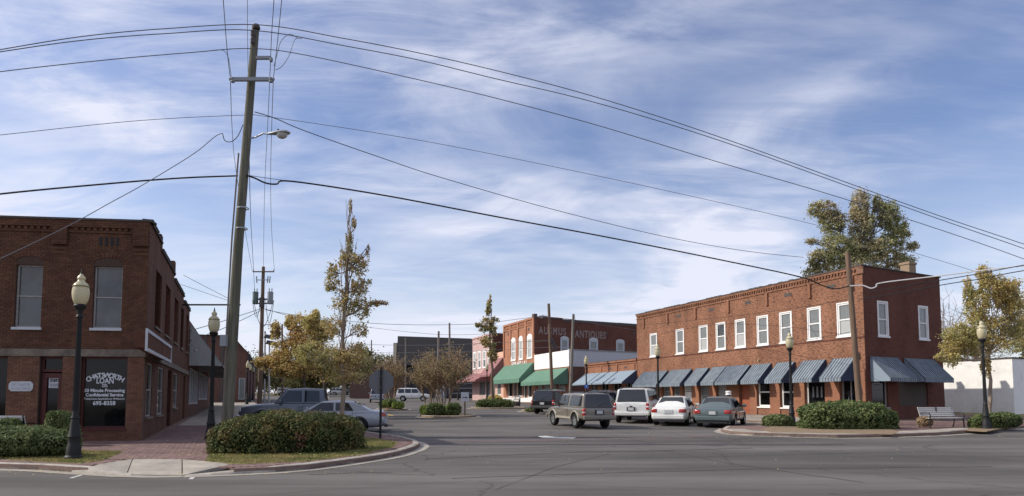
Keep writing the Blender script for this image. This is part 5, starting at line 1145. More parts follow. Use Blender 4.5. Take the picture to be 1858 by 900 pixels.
gR = [G(x, y, H_C) for x, y in ((1380, 781), (1400, 785), (1620, 788.3), (1632, 784), (1600, 775), (1400, 774))]; poly_slab('planting_bed', [(p.x, p.y) for p in gR], H_C+.014, M['mulch'], depth=.03)
gR2 = [G(x, y, H_C) for x, y in ((1752, 781), (1790, 783), (1850, 771), (1840, 767), (1770, 770))]; poly_slab('planting_bed', [(p.x, p.y) for p in gR2], H_C+.014, M['mulch'], depth=.03)
poly_slab('grass_verge', [(30, 40), (60, 44), (90, 60), (60, 75), (30, 70)], H_C+.012, M['turf'], depth=.02)
# scattered fallen leaves and litter on the road
V = []
for _ in range(900):
    q = rnd.choice([(rnd.uniform(-9, -3.6), rnd.uniform(16.6, 18.2)), (rnd.uniform(-15, -9), rnd.uniform(15.9, 17)), (rnd.uniform(-3, 12), rnd.uniform(15, 30)), (rnd.uniform(-14, -3), rnd.uniform(14.0, 14.9)), (rnd.uniform(8, 20), rnd.uniform(25.5, 27))]); a = rnd.random()*6; s = rnd.uniform(.015, .03); z = gz(q[1])+(.02 if q[0] > -3.6 or q[1] < 15 else .165)
    V += [(q[0]+s*math.cos(a+k), q[1]+s*math.sin(a+k), z+rnd.uniform(0, .02)) for k in (0, 2.1, 4.2)]
me = bpy.data.meshes.new('fallen_leaves'); me.from_pydata(V, [], [(i, i+1, i+2) for i in range(0, len(V), 3)]); me.materials.append(M['lf_autumn']); o = bpy.data.objects.new('fallen_leaves', me); COL.objects.link(o); o['kind'] = 'stuff'
# ---------------------------------------------------------------- foliage
def leaf_mesh(name, C, S, m_, par, out=None, obias=.0, aspect=.62):
    C = np.asarray(C, dtype=np.float64); n = len(C); S = np.asarray(S).reshape(-1, 1)*np.ones((n, 1))
    nr = npr.normal(size=(n, 3)); nr /= np.linalg.norm(nr, axis=1, keepdims=True)
    if out is not None: nr = nr + out*obias; nr /= np.linalg.norm(nr, axis=1, keepdims=True)
    a = npr.normal(size=(n, 3)); u = np.cross(nr, a); u /= np.linalg.norm(u, axis=1, keepdims=True)+1e-9; v = np.cross(nr, u); bend = nr*S*.18
    P4 = np.stack([C-u*S, C-v*S*aspect+bend*.5, C+u*S, C+v*S*aspect+bend*.5], 1).reshape(-1, 3)
    off = np.array(par.location if par is not None else (0, 0, 0)); P4 = P4-off
    me = bpy.data.meshes.new(name); me.vertices.add(4*n); me.vertices.foreach_set('co', P4.astype(np.float32).ravel()); me.loops.add(4*n); me.loops.foreach_set('vertex_index', np.arange(4*n, dtype=np.int32)); me.polygons.add(n); me.polygons.foreach_set('loop_start', np.arange(0, 4*n, 4, dtype=np.int32)); me.polygons.foreach_set('loop_total', np.full(n, 4, dtype=np.int32))
    me.update(calc_edges=True); me.materials.append(m_)
    o = bpy.data.objects.new(name, me); COL.objects.link(o); o.parent = par; return o
def clump_pts(blobs, n, sub=.28, spread=.5, fill=.5):
    """points gathered in sub-clumps inside ellipsoids: blobs = [(centre, radii, weight)]"""
    wts = np.array([b[2] for b in blobs], float); wts /= wts.sum(); out = []
    for (c, r, _), w_ in zip(blobs, wts):
        k = max(3, int(n*w_)); c = np.array(c); r = np.array(r); ns = max(4, int(6*(1/sub)**2*fill)); d = npr.normal(size=(ns, 3)); d /= np.linalg.norm(d, axis=1, keepdims=True); sc_ = c+d*r*(npr.uniform(.25, 1.0, (ns, 1))**.6)
        ii = npr.randint(0, ns, k); sz = npr.uniform(.5, 1.2, ns)[ii][:, None]; q = sc_[ii]+npr.normal(size=(k, 3))*r*sub*spread*sz; u = npr.rand(k) < .2; q[u] += npr.uniform(-1, 1, size=(int(u.sum()), 3))*r*.36; out.append(q)
    return np.concatenate(out)
def hedge(label, blobs, n, size, m_, cat='hedge', name='hedge', group=None, extra=None, squash=1.0):
    c0 = blobs[0][0]; t = thing(name, label, cat, (c0[0], c0[1], gz(c0[1])+H_C), 0, group)
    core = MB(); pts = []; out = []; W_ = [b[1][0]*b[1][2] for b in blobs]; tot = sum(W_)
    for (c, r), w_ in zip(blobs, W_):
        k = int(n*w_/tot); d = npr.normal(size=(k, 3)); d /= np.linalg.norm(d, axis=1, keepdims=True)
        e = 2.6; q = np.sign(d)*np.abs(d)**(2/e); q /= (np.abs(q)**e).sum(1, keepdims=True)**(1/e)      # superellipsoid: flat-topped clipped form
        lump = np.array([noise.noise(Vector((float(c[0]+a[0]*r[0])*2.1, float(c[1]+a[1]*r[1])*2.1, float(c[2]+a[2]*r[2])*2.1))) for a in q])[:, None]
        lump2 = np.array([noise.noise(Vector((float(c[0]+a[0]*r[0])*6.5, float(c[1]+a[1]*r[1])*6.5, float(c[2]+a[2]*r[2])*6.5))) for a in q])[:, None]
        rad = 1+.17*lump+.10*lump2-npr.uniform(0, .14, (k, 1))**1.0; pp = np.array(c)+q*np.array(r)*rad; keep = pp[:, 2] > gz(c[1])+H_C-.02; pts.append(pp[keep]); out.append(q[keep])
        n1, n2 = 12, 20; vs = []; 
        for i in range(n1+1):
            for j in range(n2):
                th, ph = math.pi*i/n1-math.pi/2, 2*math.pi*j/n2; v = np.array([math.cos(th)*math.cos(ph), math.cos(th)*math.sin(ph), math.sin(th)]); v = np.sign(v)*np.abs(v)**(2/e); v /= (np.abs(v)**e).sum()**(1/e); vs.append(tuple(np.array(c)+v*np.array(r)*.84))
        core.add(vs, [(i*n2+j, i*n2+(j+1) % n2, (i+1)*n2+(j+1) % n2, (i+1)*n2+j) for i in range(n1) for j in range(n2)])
    core.build('branches', M['lf_core'], t); pts = np.concatenate(pts); out = np.concatenate(out)  # solid dark core, not real branches; inner shade put into its colour
    ms = m_ if isinstance(m_, list) else [(m_, 1.)]; idx = npr.rand(len(pts)); lo = 0
    if extra: 
        (ec, er, em) = extra; dd = (((pts-np.array(ec))/np.array(er))**2).sum(1) < npr.uniform(.3, 1.1, len(pts)); leaf_mesh('red_foliage', pts[dd], size*npr.uniform(.7, 1.2, dd.sum()), em, t, out[dd], .8); pts, out = pts[~dd], out[~dd]
    leaf_mesh('foliage', pts, size*npr.uniform(.6, 1.3, len(pts)), ms[0][0], t, out, .8); return t
def gp(px, y): return (X(px, y), y)
zc = lambda y, h: gz(y)+H_C+h
# the big corner hedge
def W(px, py, y): p = P(px, py, y); return (p.x, p.y, p.z)
bl = [(W(470, 800, 18.6), (1.15, .95, .78)), (W(545, 798, 18.8), (1.3, 1.0, .80)), (W(600, 797, 19.3), (.95, .85, .70)), (W(425, 802, 18.6), (.62, .75, .62)), (W(500, 780, 19.1), (.75, .7, .60))]
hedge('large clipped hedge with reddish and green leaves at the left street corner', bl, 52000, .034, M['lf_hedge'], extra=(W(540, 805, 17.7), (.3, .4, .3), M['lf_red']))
yj = 17.2; bl = [(W(20, 800, yj), (1.5, .75, .36)), (W(85, 804, yj), (.72, .6, .31)), (W(-70, 798, yj), (1.2, .7, .45)), (W(45, 797, yj+.2), (1.0, .6, .36))]
hedge('low spreading juniper hedge left of the nearest street lamp', bl, 26000, .035, M['lf_juniper'])
hedge('small leafy shrub growing against the brick pier by the loan office door', [(W(110, 775, 20.6), (.42, .35, .5)), (W(125, 785, 20.6), (.3, .3, .4))], 5000, .045, M['lf_green'], 'shrub', 'shrub')
hedge('small dark shrub beside the low bench at the left edge', [(W(18, 778, 20.6), (.35, .3, .33))], 2200, .045, M['lf_green'], 'shrub', 'shrub')
hedge('wide rounded green hedge in front of the right-hand corner shop', [(W(1500, 762, 29.2), (1.2, .9, .78)), (W(1560, 763, 29.3), (1.25, .95, .80)), (W(1600, 768, 29.3), (.65, .7, .60)), (W(1530, 757, 29.6), (1.0, .8, .74))], 34000, .055, M['lf_green'])
hedge('small loose grey-green shrub at the foot of the lamp post by the striped awnings', [(W(1412, 769, 31), (.7, .55, .45)), (W(1442, 776, 31), (.4, .4, .22))], 6500, .06, M['lf_juniper'], 'shrub', 'shrub')
hedge('low clipped shrub behind the lamp post at the right edge', [(W(1800, 764, 29.6), (.7, .5, .36)), (W(1825, 762, 30), (.6, .5, .34)), (W(1775, 767, 29.5), (.35, .4, .3))], 8000, .05, M['lf_green'], 'shrub', 'shrub')
hedge('tuft of dry brownish plants left of the pale wooden bench', [(W(1678, 765, 29.5), (.3, .25, .22))], 1400, .045, M['lf_myrtle'], 'plant', 'dry_plant')
yi = 43.6
for k, (px_, py_, rx, rz_, m_, lb) in enumerate(((775, 744, .5, .32, 'lf_bright', 'lime green low shrub at the left end of the middle island'), (790, 742, .6, .4, 'lf_green', 'dark green shrub under the leafless-looking island trees, left of centre'), (808, 744, .55, .3, 'lf_bright', 'bright lime shrub in the middle of the planted island'), (822, 743, .55, .42, 'lf_green', 'rounded dark green shrub near the arrow sign'))):
    hedge(lb, [(W(px_, py_, yi-.4*(k % 2)), (rx, .5, rz_))], 1500, .06, M[m_], 'shrub', 'shrub')
for px_, py_, y, rx, rz_, m_, lb in ((707, 731, 56, .6, .3, 'lf_green', 'dark shrub on the small island behind the sign back'), (722, 735, 55.2, .5, .3, 'lf_bright', 'lime shrub at the right end of the small far island'), (698, 734, 55.4, .5, .25, 'lf_bright', 'lime shrub at the left end of the small far island'),
    (885, 734, 60, 1.1, .5, 'lf_green', 'rounded shrub left of the thin corner tree'), (910, 734, 60, 1.1, .5, 'lf_green', 'rounded shrub right of the thin corner tree'), (898, 727, 61, .7, .5, 'lf_rust', 'reddish shrub behind the thin corner tree'), (966, 748, 52, .6, .35, 'lf_green', 'small shrub left of the parked dark sport utility vehicle')):
    hedge(lb, [(W(px_, py_, y), (rx, .7, rz_))], 1300, .08, M[m_], 'shrub', 'shrub')
# ---------------------------------------------------------------- trees
def limb(mb, a, b, r0, r1, wob=.12, n=6, k=6):
    a, b = Vector(a), Vector(b); L_ = (b-a).length; pts = [a.lerp(b, i/k)+Vector((rnd.uniform(-1, 1), rnd.uniform(-1, 1), rnd.uniform(-.3, .6)*1))*L_*wob*.25*math.sin(math.pi*i/k) for i in range(k+1)]; mb.tube(pts, r0, r1, n=n); return pts
def tree(label, base, trunk_top, blobs, n, size, leafmat, barkm='bark', r=.12, name='tree', cat='tree', group=None, sub=.28, twigs=0, second=None, crown_name='crown', fill=.5, upright=0):
    t = thing(name, label, cat, base, 0, group); tb = MB(); pts = limb(tb, Vector(base)-Vector((0, 0, .1)), trunk_top, r, r*.42, .06, 10, 8); lb = MB()
    for c, rr, w_ in blobs:
        c = Vector(c); best = min(pts[2:], key=lambda p: (p-c).length+max(0, (p.z-c.z))*1.5); lp = limb(lb, best, c, r*.32, r*.06, .3)
        for _ in range(5+twigs):
            d = Vector((rnd.gauss(0, 1), rnd.gauss(0, 1), rnd.gauss(.4, .8))); d.normalize(); e = c+Vector((d.x*rr[0], d.y*rr[1], d.z*rr[2])); limb(lb, lp[rnd.randint(2, len(lp)-1)], e, r*.1, .008, .3, 4, 4)
    for _ in range(upright):
        p0 = pts[rnd.randint(2, 7)]; ln = rnd.uniform(1.2, 2.8); a_ = rnd.random()*6.28; limb(lb, p0, p0+Vector((math.cos(a_)*ln*.16, math.sin(a_)*ln*.16, ln)), .016, .005, .12, 4, 5)
    tr = tb.build('trunk', M[barkm], t, smooth=60); lb.build('branches', M[barkm], tr)
    C = clump_pts(blobs, n, sub=sub, fill=fill)
    if second:
        m2, fr, fn = second; sel = np.array([fn(c) for c in C]); sel = sel | (npr.rand(len(C)) < fr) if fr else sel
        if sel.any(): leaf_mesh('turned_leaves', C[sel], size*npr.uniform(.6, 1.3, sel.sum()), m2, t)
        C = C[~sel]
    if len(C): leaf_mesh(crown_name, C, size*npr.uniform(.6, 1.3, len(C)), leafmat, t)
    return t
B = lambda px, py, y, rx, ry, rz_, w_=1., dy=0: (W(px, py, y+dy), (rx, ry, rz_), w_)
# tall thin corner tree behind the hedge
y = 25.5; s = 1200/y
tree('tall thin half-bare tree with olive leaves rising behind the corner hedge', (X(620, y), y, gz(y)+H_C), W(632, 450, y), [B(634, 440, y, .16, .16, .55, .5), B(643, 405, y, .1, .1, .25, .18), B(630, 470, y, .35, .3, .5, .9), B(652, 480, y, .38, .3, .45, 1), B(605, 500, y, .32, .3, .45, .9), B(598, 520, y, .25, .25, .22, .5), B(655, 520, y, .4, .35, .4, 1.2), B(625, 545, y, .5, .4, .55, 1.2), B(655, 560, y, .42, .4, .5, 1.1), B(683, 551, y, .42, .2, .12, .55), B(650, 600, y, .35, .3, .3, .5), B(608, 590, y, .45, .4, .5, .9), B(640, 640, y, .75, .5, .45, 1.5), B(600, 650, y, .7, .5, .5, 1.6), B(625, 680, y, .75, .5, .4, 1.4), B(636, 372, y, .07, .07, .3, .1), B(668, 460, y, .08, .08, .35, .15)], 8800, .046, M['lf_tall'], 'barkpale', .10, sub=.34, twigs=8, upright=46, second=(M['lf_rust'], .2, lambda c: False), fill=.6)
y = 44.
tree('golden-brown autumn tree behind the parked pickup, left of the tall thin tree', (X(553, y), y, gz(y)+H_C), W(553, 640, y), [B(540, 590, y, .7, .7, .9, .9), B(548, 620, y, 1.0, 1., .9, 1.3), B(520, 640, y, 1.1, 1., 1.1, 1.5), B(505, 665, y, .9, .9, .7, 1), B(480, 655, y, .7, .6, .35, .5), B(570, 600, y, .6, .6, .9, .8), B(540, 668, y, 1.3, 1.2, .8, 1.7), B(500, 600, y, .35, .35, .6, .5), B(525, 585, y, .3, .3, .5, .35), B(470, 660, y, .25, .25, .25, .15)], 19000, .068, M['lf_rust'], 'bark', .14, sub=.26, twigs=3, fill=.8, second=(M['lf_tall'], .25, lambda c: False))
y = 41.
tree('golden-green autumn tree between the rust-brown tree and the tall thin tree', (X(590, y), y, gz(y)+H_C), W(585, 640, y), [B(572, 575, y, .35, .35, .45, .4), B(565, 590, y, .6, .6, .6, .8), B(590, 600, y, .6, .6, .7, 1), B(560, 640, y, .9, .9, .8, 1.3), B(595, 650, y, 1.1, 1., .9, 1.6), B(640, 660, y, 1.3, .9, .9, 1.5), B(610, 675, y, 1.2, 1., .7, 1.4)], 18000, .064, M['lf_autumn'], 'bark', .13, sub=.27, twigs=3, fill=.8, second=(M['lf_tall'], .3, lambda c: c[0] > X(620, 41)))
y = 50.
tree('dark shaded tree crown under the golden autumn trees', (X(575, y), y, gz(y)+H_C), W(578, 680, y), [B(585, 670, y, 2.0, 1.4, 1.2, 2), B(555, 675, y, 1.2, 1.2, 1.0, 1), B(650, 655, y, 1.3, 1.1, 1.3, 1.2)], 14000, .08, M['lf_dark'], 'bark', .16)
# right golden tree
y = 31.
tree('golden-olive autumn tree behind the right-hand street lamp', (X(1793, y), y, gz(y)+H_C), W(1795, 640, y), [B(1786, 500, y, .32, .32, .6, .7), B(1797, 530, y, .55, .5, .8, 1.3), B(1770, 560, y, .55, .5, .9, 1.2), B(1757, 530, y, .22, .22, .7, .5), B(1820, 530, y, .5, .5, .75, 1.1), B(1836, 560, y, .45, .5, .7, 1), B(1842, 525, y, .3, .3, .55, .5), B(1740, 610, y, .75, .6, .65, 1.3), B(1725, 640, y, .5, .5, .6, .9), B(1770, 620, y, .8, .6, .7, 1.4), B(1800, 600, y, .8, .6, .9, 1.5), B(1842, 600, y, .5, .5, .6, .7), B(1788, 665, y, .22, .22, .5, .35), B(1700, 648, y, .14, .14, .1, .05)], 27000, .047, M['lf_autumn'], 'barkpale', .11, sub=.27, twigs=4, second=(M['lf_tall'], .25, lambda c: False), fill=.9)
y = 48.
tree('darker thin-leaved tree at the right edge behind the white building', (X(1872, y), y, gz(y)), W(1868, 620, y), [B(1862, 590, y, 1.2, 1., 1.2, 1.2), B(1880, 560, y, 1.3, 1., 1.4, 1.2), B(1850, 625, y, 1.0, 1., .7, .9), B(1866, 660, y, .6, .8, .9, .6)], 8000, .075, M['lf_tall'], 'bark', .15, twigs=8, fill=.8)
# big tree behind the right building
y = 72.
tree('large olive-green tree rising behind the roof of the orange brick building', (X(1556, y), y, gz(y)), W(1560, 470, y), [B(1492, 380, y, 1.5, 1.3, 1.0, 1), B(1512, 406, y, 1.4, 1.3, 1.4, 1.2), B(1560, 376, y, 1.0, 1.2, 1.9, 1.2), B(1563, 412, y, 1.35, 1.4, 2.0, 1.5), B(1591, 370, y, .42, .6, 1.15, .35), B(1608, 390, y, 1.35, 1.4, 1.6, 1.4), B(1628, 420, y, 1.35, 1.4, 1.6, 1.2), B(1592, 452, y, 2.5, 2.2, 1.4, 2), B(1525, 450, y, 2.4, 2.0, 1.6, 2), B(1492, 472, y, 1.6, 1.5, 1.4, 1.1), B(1630, 476, y, 1.5, 1.5, 1.0, .9), B(1655, 447, y, .65, .7, .6, .2), B(1472, 438, y, .55, .6, .35, .12), B(1560, 482, y, 3.4, 2.2, 1.4, 1.8), B(1480, 495, y, 1.4, 1.3, .9, .5)], 46000, .105, M['lf_big'], 'bark', .45, sub=.24, twigs=5, fill=.9, second=(M['lf_far'], .2, lambda c: c[0] < X(1500, 72) and c[2] < 17))
# bare purple-brown trees
def bare_tree(label, px_, py_top, y, spread, n=70, m_='twig', dens=900):
    b_ = Vector((X(px_, y), y, gz(y))); z1 = P(px_, py_top, y).z; t = thing('bare_tree', label, 'tree', b_); mb = MB(); H = z1-b_.z; tp = limb(mb, b_, b_+Vector((0, 0, H*.5)), .16, .1, .05, 8); mb.build('trunk', M[m_], t)
    br = MB()
    for k in range(n):
        a = rnd.random()*6.28; rr = spread*rnd.random()**.5; e = b_+Vector((rr*math.cos(a), rr*math.sin(a), H*rnd.uniform(.5, 1)*(1-.25*rr/spread))); s_ = tp[rnd.randint(3, 6)]; q = limb(br, s_, e, .045, .012, .25, 4, 5)
        for _ in range(5): p0 = q[rnd.randint(2, 5)]; limb(br, p0, p0+Vector((rnd.gauss(0, .6), rnd.gauss(0, .6), rnd.uniform(.1, 1.0)))*H*.12, .016, .008, .3, 3, 2)
    br.build('branches', M[m_], t, fix=False)
bare_tree('leafless purple-brown tree just right of the brick building', 1728, 520, 56, 2.3)
bare_tree('leafless tree behind the golden tree at the right', 1775, 530, 64, 3.0, 60)
# vase-shaped multi-stem street trees (leafless-looking, brownish)
def myrtle(label, px_, y, py0, py1, wpx, nst=6, n=9000, seed=0):
    b_ = Vector((X(px_, y), y, gz(y)+H_C)); s_ = y/1200; zt = P(px_, py0, y).z; zb = P(px_, py1, y).z; hw = wpx/2*s_; t = thing('street_tree', label, 'tree', b_, 0, 'multi-stemmed street trees on the islands'); mb = MB(); br = MB(); C = []
    for k in range(nst):
        a = 6.28*k/nst+rnd.uniform(-.3, .3); p0 = b_+Vector((.18*math.cos(a), .18*math.sin(a), 0)); e = b_+Vector((hw*.36*math.cos(a), hw*.36*math.sin(a), (zb-b_.z)*1.02)); st = limb(mb, p0, e, .05, .035, .1, 6)
        for j in range(11):
            aa = a+rnd.gauss(0, .75); ph = rnd.random(); rr = hw*rnd.uniform(.25, 1.0); z_ = zb+(zt-zb)*(math.sqrt(max(0, 1-(rr/hw)**2))*rnd.uniform(.35, 1.0)); e2 = b_+Vector((rr*math.cos(aa), rr*math.sin(aa), z_-b_.z)); q = limb(br, st[rnd.randint(4, 6)], e2, .028, .01, .18, 4, 5)
            for _ in range(7):
                p1 = q[rnd.randint(2, 5)]; e3 = p1+Vector((rnd.gauss(0, .32)+.25*math.cos(aa), rnd.gauss(0, .32)+.25*math.sin(aa), rnd.uniform(.2, .75))); limb(br, p1, e3, .011, .006, .2, 3, 2)
                for _ in range(max(1, n//(nst*11*7))): f = rnd.random(); c = p1.lerp(e3, f); C.append((c.x+rnd.gauss(0, .07), c.y+rnd.gauss(0, .07), c.z+rnd.gauss(0, .07)))
    tr = mb.build('trunk', M['barkpale'], t, smooth=60); br.build('branches', M['barkmyr'], tr, fix=False); leaf_mesh('crown', C, .055*npr.uniform(.6, 1.3, len(C)), M['lf_myrtle'], t)
M['barkmyr'] = mat('brown_twig_bark', (.26, .18, .12), .95, .1, noise_amt=.2)
myrtle('broad brownish vase-shaped tree on the middle island beside the arrow sign', 805, 44.5, 632, 700, 108, 8, 6500)
myrtle('brownish vase-shaped tree in the left part of the middle island', 778, 46, 648, 700, 75, 5, 3200)
myrtle('leaner brownish vase-shaped tree on the small island behind the sign back', 708, 57, 648, 695, 75, 6, 3800)
y = 60.
tree('thin upright young tree in front of the peach and pink buildings', (X(894.5, y), y, gz(y)+H_C), W(889, 600, y), [B(887, 560, y, .3, .3, .7, .6), B(880, 590, y, .7, .6, .6, 1), B(895, 590, y, .5, .5, .8, .9), B(868, 590, y, .35, .3, .2, .3), B(885, 620, y, .7, .6, .6, 1), B(893, 645, y, .45, .4, .7, .8), B(890, 545, y, .12, .12, .5, .15)], 3600, .10, M['lf_tall'], 'polebrown', .16, sub=.3, fill=.3, twigs=3)
y = 100.
# far trees
far = [(455, 700, 150, 5, 640), (500, 690, 165, 7, 650), (540, 690, 170, 8, 660), (600, 690, 180, 8, 655), (650, 690, 160, 7, 640), (690, 690, 150, 6, 648), (560, 700, 140, 5, 672), (425, 700, 190, 8, 655), (760, 680, 175, 9, 650), (720, 690, 190, 8, 650)]
kinds = ['far dark green tree beyond the left pavement lamps', 'far brownish tree behind the left street, right of the transformer pole', 'far tree seen through the golden autumn trees', 'far tree above the parked cars at the end of the street', 'far dark tree left of the white pylon sign', 'far brown tree right of the white pylon sign', 'far low tree behind the distant parked cars', 'far tree behind the brown building on the left', 'far tree rising behind the hall', 'far tree at the left end of the dark hall']
for (px_, py_, y, rr, pt), lb in zip(far, kinds):
    z0_ = gz(y); zt_ = P(px_, pt, y).z; cz = (z0_+zt_)/2+1; hh = (zt_-z0_)/2; x = X(px_, y)
    tree(lb, (x, y, z0_), (x, y, z0_+hh*1.2), [((x, y, cz), (rr, rr*.8, hh*.95), 2), ((x-rr*.5, y, cz-hh*.2), (rr*.6, rr*.6, hh*.6), 1), ((x+rr*.5, y+1, cz-hh*.1), (rr*.6, rr*.6, hh*.7), 1)], 7000, .24, M['lf_far'] if rnd.random() < .6 else M['lf_dark'], 'bark', .3, 'tree', sub=.22)
C = []
for x0, x1, y0, hmax in ((-230, -55, 235, 13), (-60, 40, 255, 12), (30, 120, 210, 11), (60, 200, 150, 9)):
    for _ in range(6500):
        x = rnd.uniform(x0, x1); y_ = y0+rnd.uniform(-6, 10)-(0 if x > -55 else (x+55)*.25); h = hmax*(.6+.4*noise.noise(Vector((x*.08, y0, 0)))+.15*noise.noise(Vector((x*.35, y0, 4)))); C.append((x, y_, gz(y_)+h*rnd.random()**.7))
o = leaf_mesh('distant_woods', C, .75*npr.uniform(.6, 1.3, len(C)), M['lf_far'], None); o['kind'] = 'stuff'; o.name = 'distant_woods'
# ---------------------------------------------------------------- vehicles
def bake(o):
    dg = bpy.context.evaluated_depsgraph_get(); me = bpy.data.meshes.new_from_object(o.evaluated_get(dg)); o.modifiers.clear(); o.data = me; return o
def car(name, label, cat, x, y, az, S, col, group=None):
    """S: L, H, W, wb (wheelbase), r (wheel radius), kind"""
    L, H, Wd, wb, r, kind = S['L'], S['H'], S['W']/2, S['wb'], S['r'], S['kind']; P_ = col
    t = thing(name, label, cat, (x, y, gz(y)), math.pi/2-R(az), group); t.rotation_euler = (0, 0, math.pi/2-R(az))
    g = .0185 if y > 19 else 0; hd = R(az); t.rotation_euler = (g*math.sin(hd)*-1*0, -math.atan(g*math.cos(hd)), math.pi/2-R(az))
    suv = kind in ('suv', 'van', 'pickup'); belt = S.get('belt', 1.08 if suv else .93); zb = .36 if suv else .22; hoodz = S.get('hood', belt-.02 if suv else .90); deck = S.get('deck', 1.02)
    if kind == 'sedan': st = [(-L/2, .42, .78, .84), (-L/2+.05, .30, .90, .92), (-L/2+.18, .24, deck-.03, .965), (-L/2+.5, zb, deck, .99), (-L/2+1.15, zb, belt+.02, 1.), (0, zb, belt, 1.), (L/2-1.35, zb, hoodz+.02, 1.), (L/2-.8, zb, hoodz-.04, .985), (L/2-.3, .24, hoodz-.14, .95), (L/2-.07, .28, hoodz-.24, .88), (L/2, .38, .56, .8)]
    else: st = [(-L/2, .50, belt-.08, .93), (-L/2+.04, .42, belt, .965), (-L/2+.25, .38, belt, .99), (-L/2+.6, zb, belt, 1.), (-.3, zb, belt, 1.), (L/2-1.45, zb, hoodz+.03, 1.), (L/2-.8, zb, hoodz-.02, .99), (L/2-.28, .38, hoodz-.09, .965), (L/2-.06, .42, hoodz-.17, .91), (L/2, .48, hoodz-.36, .86)]
    ring = []
    for x_, b, tz, k in st:
        w_ = Wd*k; m_ = b+(tz-b)*.5; half = [(w_*.78, b), (w_*.95, b+.07), (w_*.995, b+(tz-b)*.28), (w_, m_), (w_*.985, tz-(tz-b)*.16), (w_*.955, tz-.035), (w_*.86, tz-.006), (w_*.45, tz+.012)]; ring.append([(x_, yy, z) for yy, z in half]+[(x_, -yy, z) for yy, z in reversed(half)])
    mb = MB(); n = 16; mb.add([p for q in ring for p in q], [(i*n+j, i*n+(j+1) % n, (i+1)*n+(j+1) % n, (i+1)*n+j) for i in range(len(ring)-1) for j in range(n)]+[tuple(range(n-1, -1, -1)), tuple(range((len(ring)-1)*n, len(ring)*n))])
    body = mb.build('body', P_, t, world=False); me = body.data
    sm = body.modifiers.new('s', 'SUBSURF'); sm.levels = 1; sm.render_levels = 1; bake(body)
    cut = MB(); wx = (wb/2, -wb/2)
    if 'wo' in S: wx = tuple(v+S['wo'] for v in wx)
    for a in wx:
        for sy in (-1, 1): cut.lathe([(0, sy*(Wd-.28)), (r+.055, sy*(Wd-.28)), (r+.055, sy*(Wd+.2)), (0, sy*(Wd+.2))], 24, c=(a, 0, r+.01), axis='Y')
    if kind == 'pickup': cut.box((-L/2+.09+S['bed']/2, 0, 1.1), (S['bed'], Wd*2-.3, 1.0))
    co = cut.build('cutter', M['trim'], t, world=False, smooth=False); bmc = bmesh.new(); bmc.from_mesh(co.data); bmesh.ops.remove_doubles(bmc, verts=bmc.verts, dist=1e-4); bmesh.ops.recalc_face_normals(bmc, faces=bmc.faces); bmc.to_mesh(co.data); bmc.free()
    bo = body.modifiers.new('b', 'BOOLEAN'); bo.operation = 'DIFFERENCE'; bo.object = co; bo.solver = 'EXACT'; bpy.context.view_layer.update(); bake(body); cm_ = co.data; bpy.data.objects.remove(co); bpy.data.meshes.remove(cm_)
    body.data.polygons.foreach_set('use_smooth', [True]*len(body.data.polygons)); body.data.set_sharp_from_angle(angle=R(38)); body.data.materials.clear(); body.data.materials.append(P_)
    mb = MB(); mb.box((0, 0, zb+.12), (L*.9, Wd*1.4, .22)); mb.build('underbody', M['trim'], t, world=False)
    # cabin
    c0, c1, c2, c3 = S['cab']; zr = H-.03; wb_, wr = Wd*.94, Wd*(.80 if suv else .70); zl = belt-.03; wr0 = wr*.97; wb0 = Wd*.90
    sec = [(c0, zl, wb0, 0), (c1, zr-.035, wr0, .0), (c1*.5+c2*.5, zr, wr, .02), (c2, zr-.03, wr0, .0), (c3, zl+(.04 if kind == 'sedan' else 0), wb0, 0)]; mb = MB(); vs = []
    for x_, z, w_, cr in sec: vs += [(x_, w_, z), (x_, w_*.86, z+.022+cr), (x_, w_*.4, z+.035+cr), (x_, -w_*.4, z+.035+cr), (x_, -w_*.86, z+.022+cr), (x_, -w_, z)]
    fs = [(i*6+j, i*6+j+1, (i+1)*6+j+1, (i+1)*6+j) for i in range(4) for j in range(5)]; k = len(vs); base = [(c1, wb_, zl), ((c1+c2)/2, wb_, zl), (c2, wb_, zl), (c1, -wb_, zl), ((c1+c2)/2, -wb_, zl), (c2, -wb_, zl)]; vs += base
    fs += [(0, 6, k), (6, 12, k+1, k), (12, 18, k+2, k+1), (18, 24, k+2), (5, k+3, 11), (11, k+3, k+4, 17), (17, k+4, k+5, 23), (23, k+5, 29), (0, k, k+1, k+2, 24, 29, k+5, k+4, k+3, 5)]
    mb.add(vs, fs); cab = mb.build('cabin', P_, t, smooth=28, world=False); bevel(cab, .035, 3)
    def quad(pts, ins, off, n, name, m_, par=cab):
        c = sum((Vector(p) for p in pts), Vector())/len(pts); q = [Vector(p).lerp(c, ins)+Vector(n)*off for p in pts]; g = MB(); q2 = [p-Vector(n)*.02 for p in q]; g.face(q); g.face(q2); [g.face([q[i], q[(i+1) % len(q)], q2[(i+1) % len(q)], q2[i]]) for i in range(len(q))]; return g.build(name, m_, par, world=False)
    gm = S.get('glass', M['glass_car'])
    fn = Vector((zr-zl, 0, c0-c1)).normalized(); quad([(c0, wb0*.98, zl), (c0, -wb0*.98, zl), (c1, -wr0*.95, zr), (c1, wr0*.95, zr)], .07, .03, fn, 'windscreen', S.get('wglass', M['glass_carblue']))
    rn = Vector((-(zr-zl), 0, c2-c3)).normalized() if c3 < c2-.01 else Vector((-1, 0, .02)); quad([(c3, -wb0*.98, zl), (c3, wb0*.98, zl), (c2, wr0*.95, zr), (c2, -wr0*.95, zr)], .09, .028, rn, 'rear_window', gm)
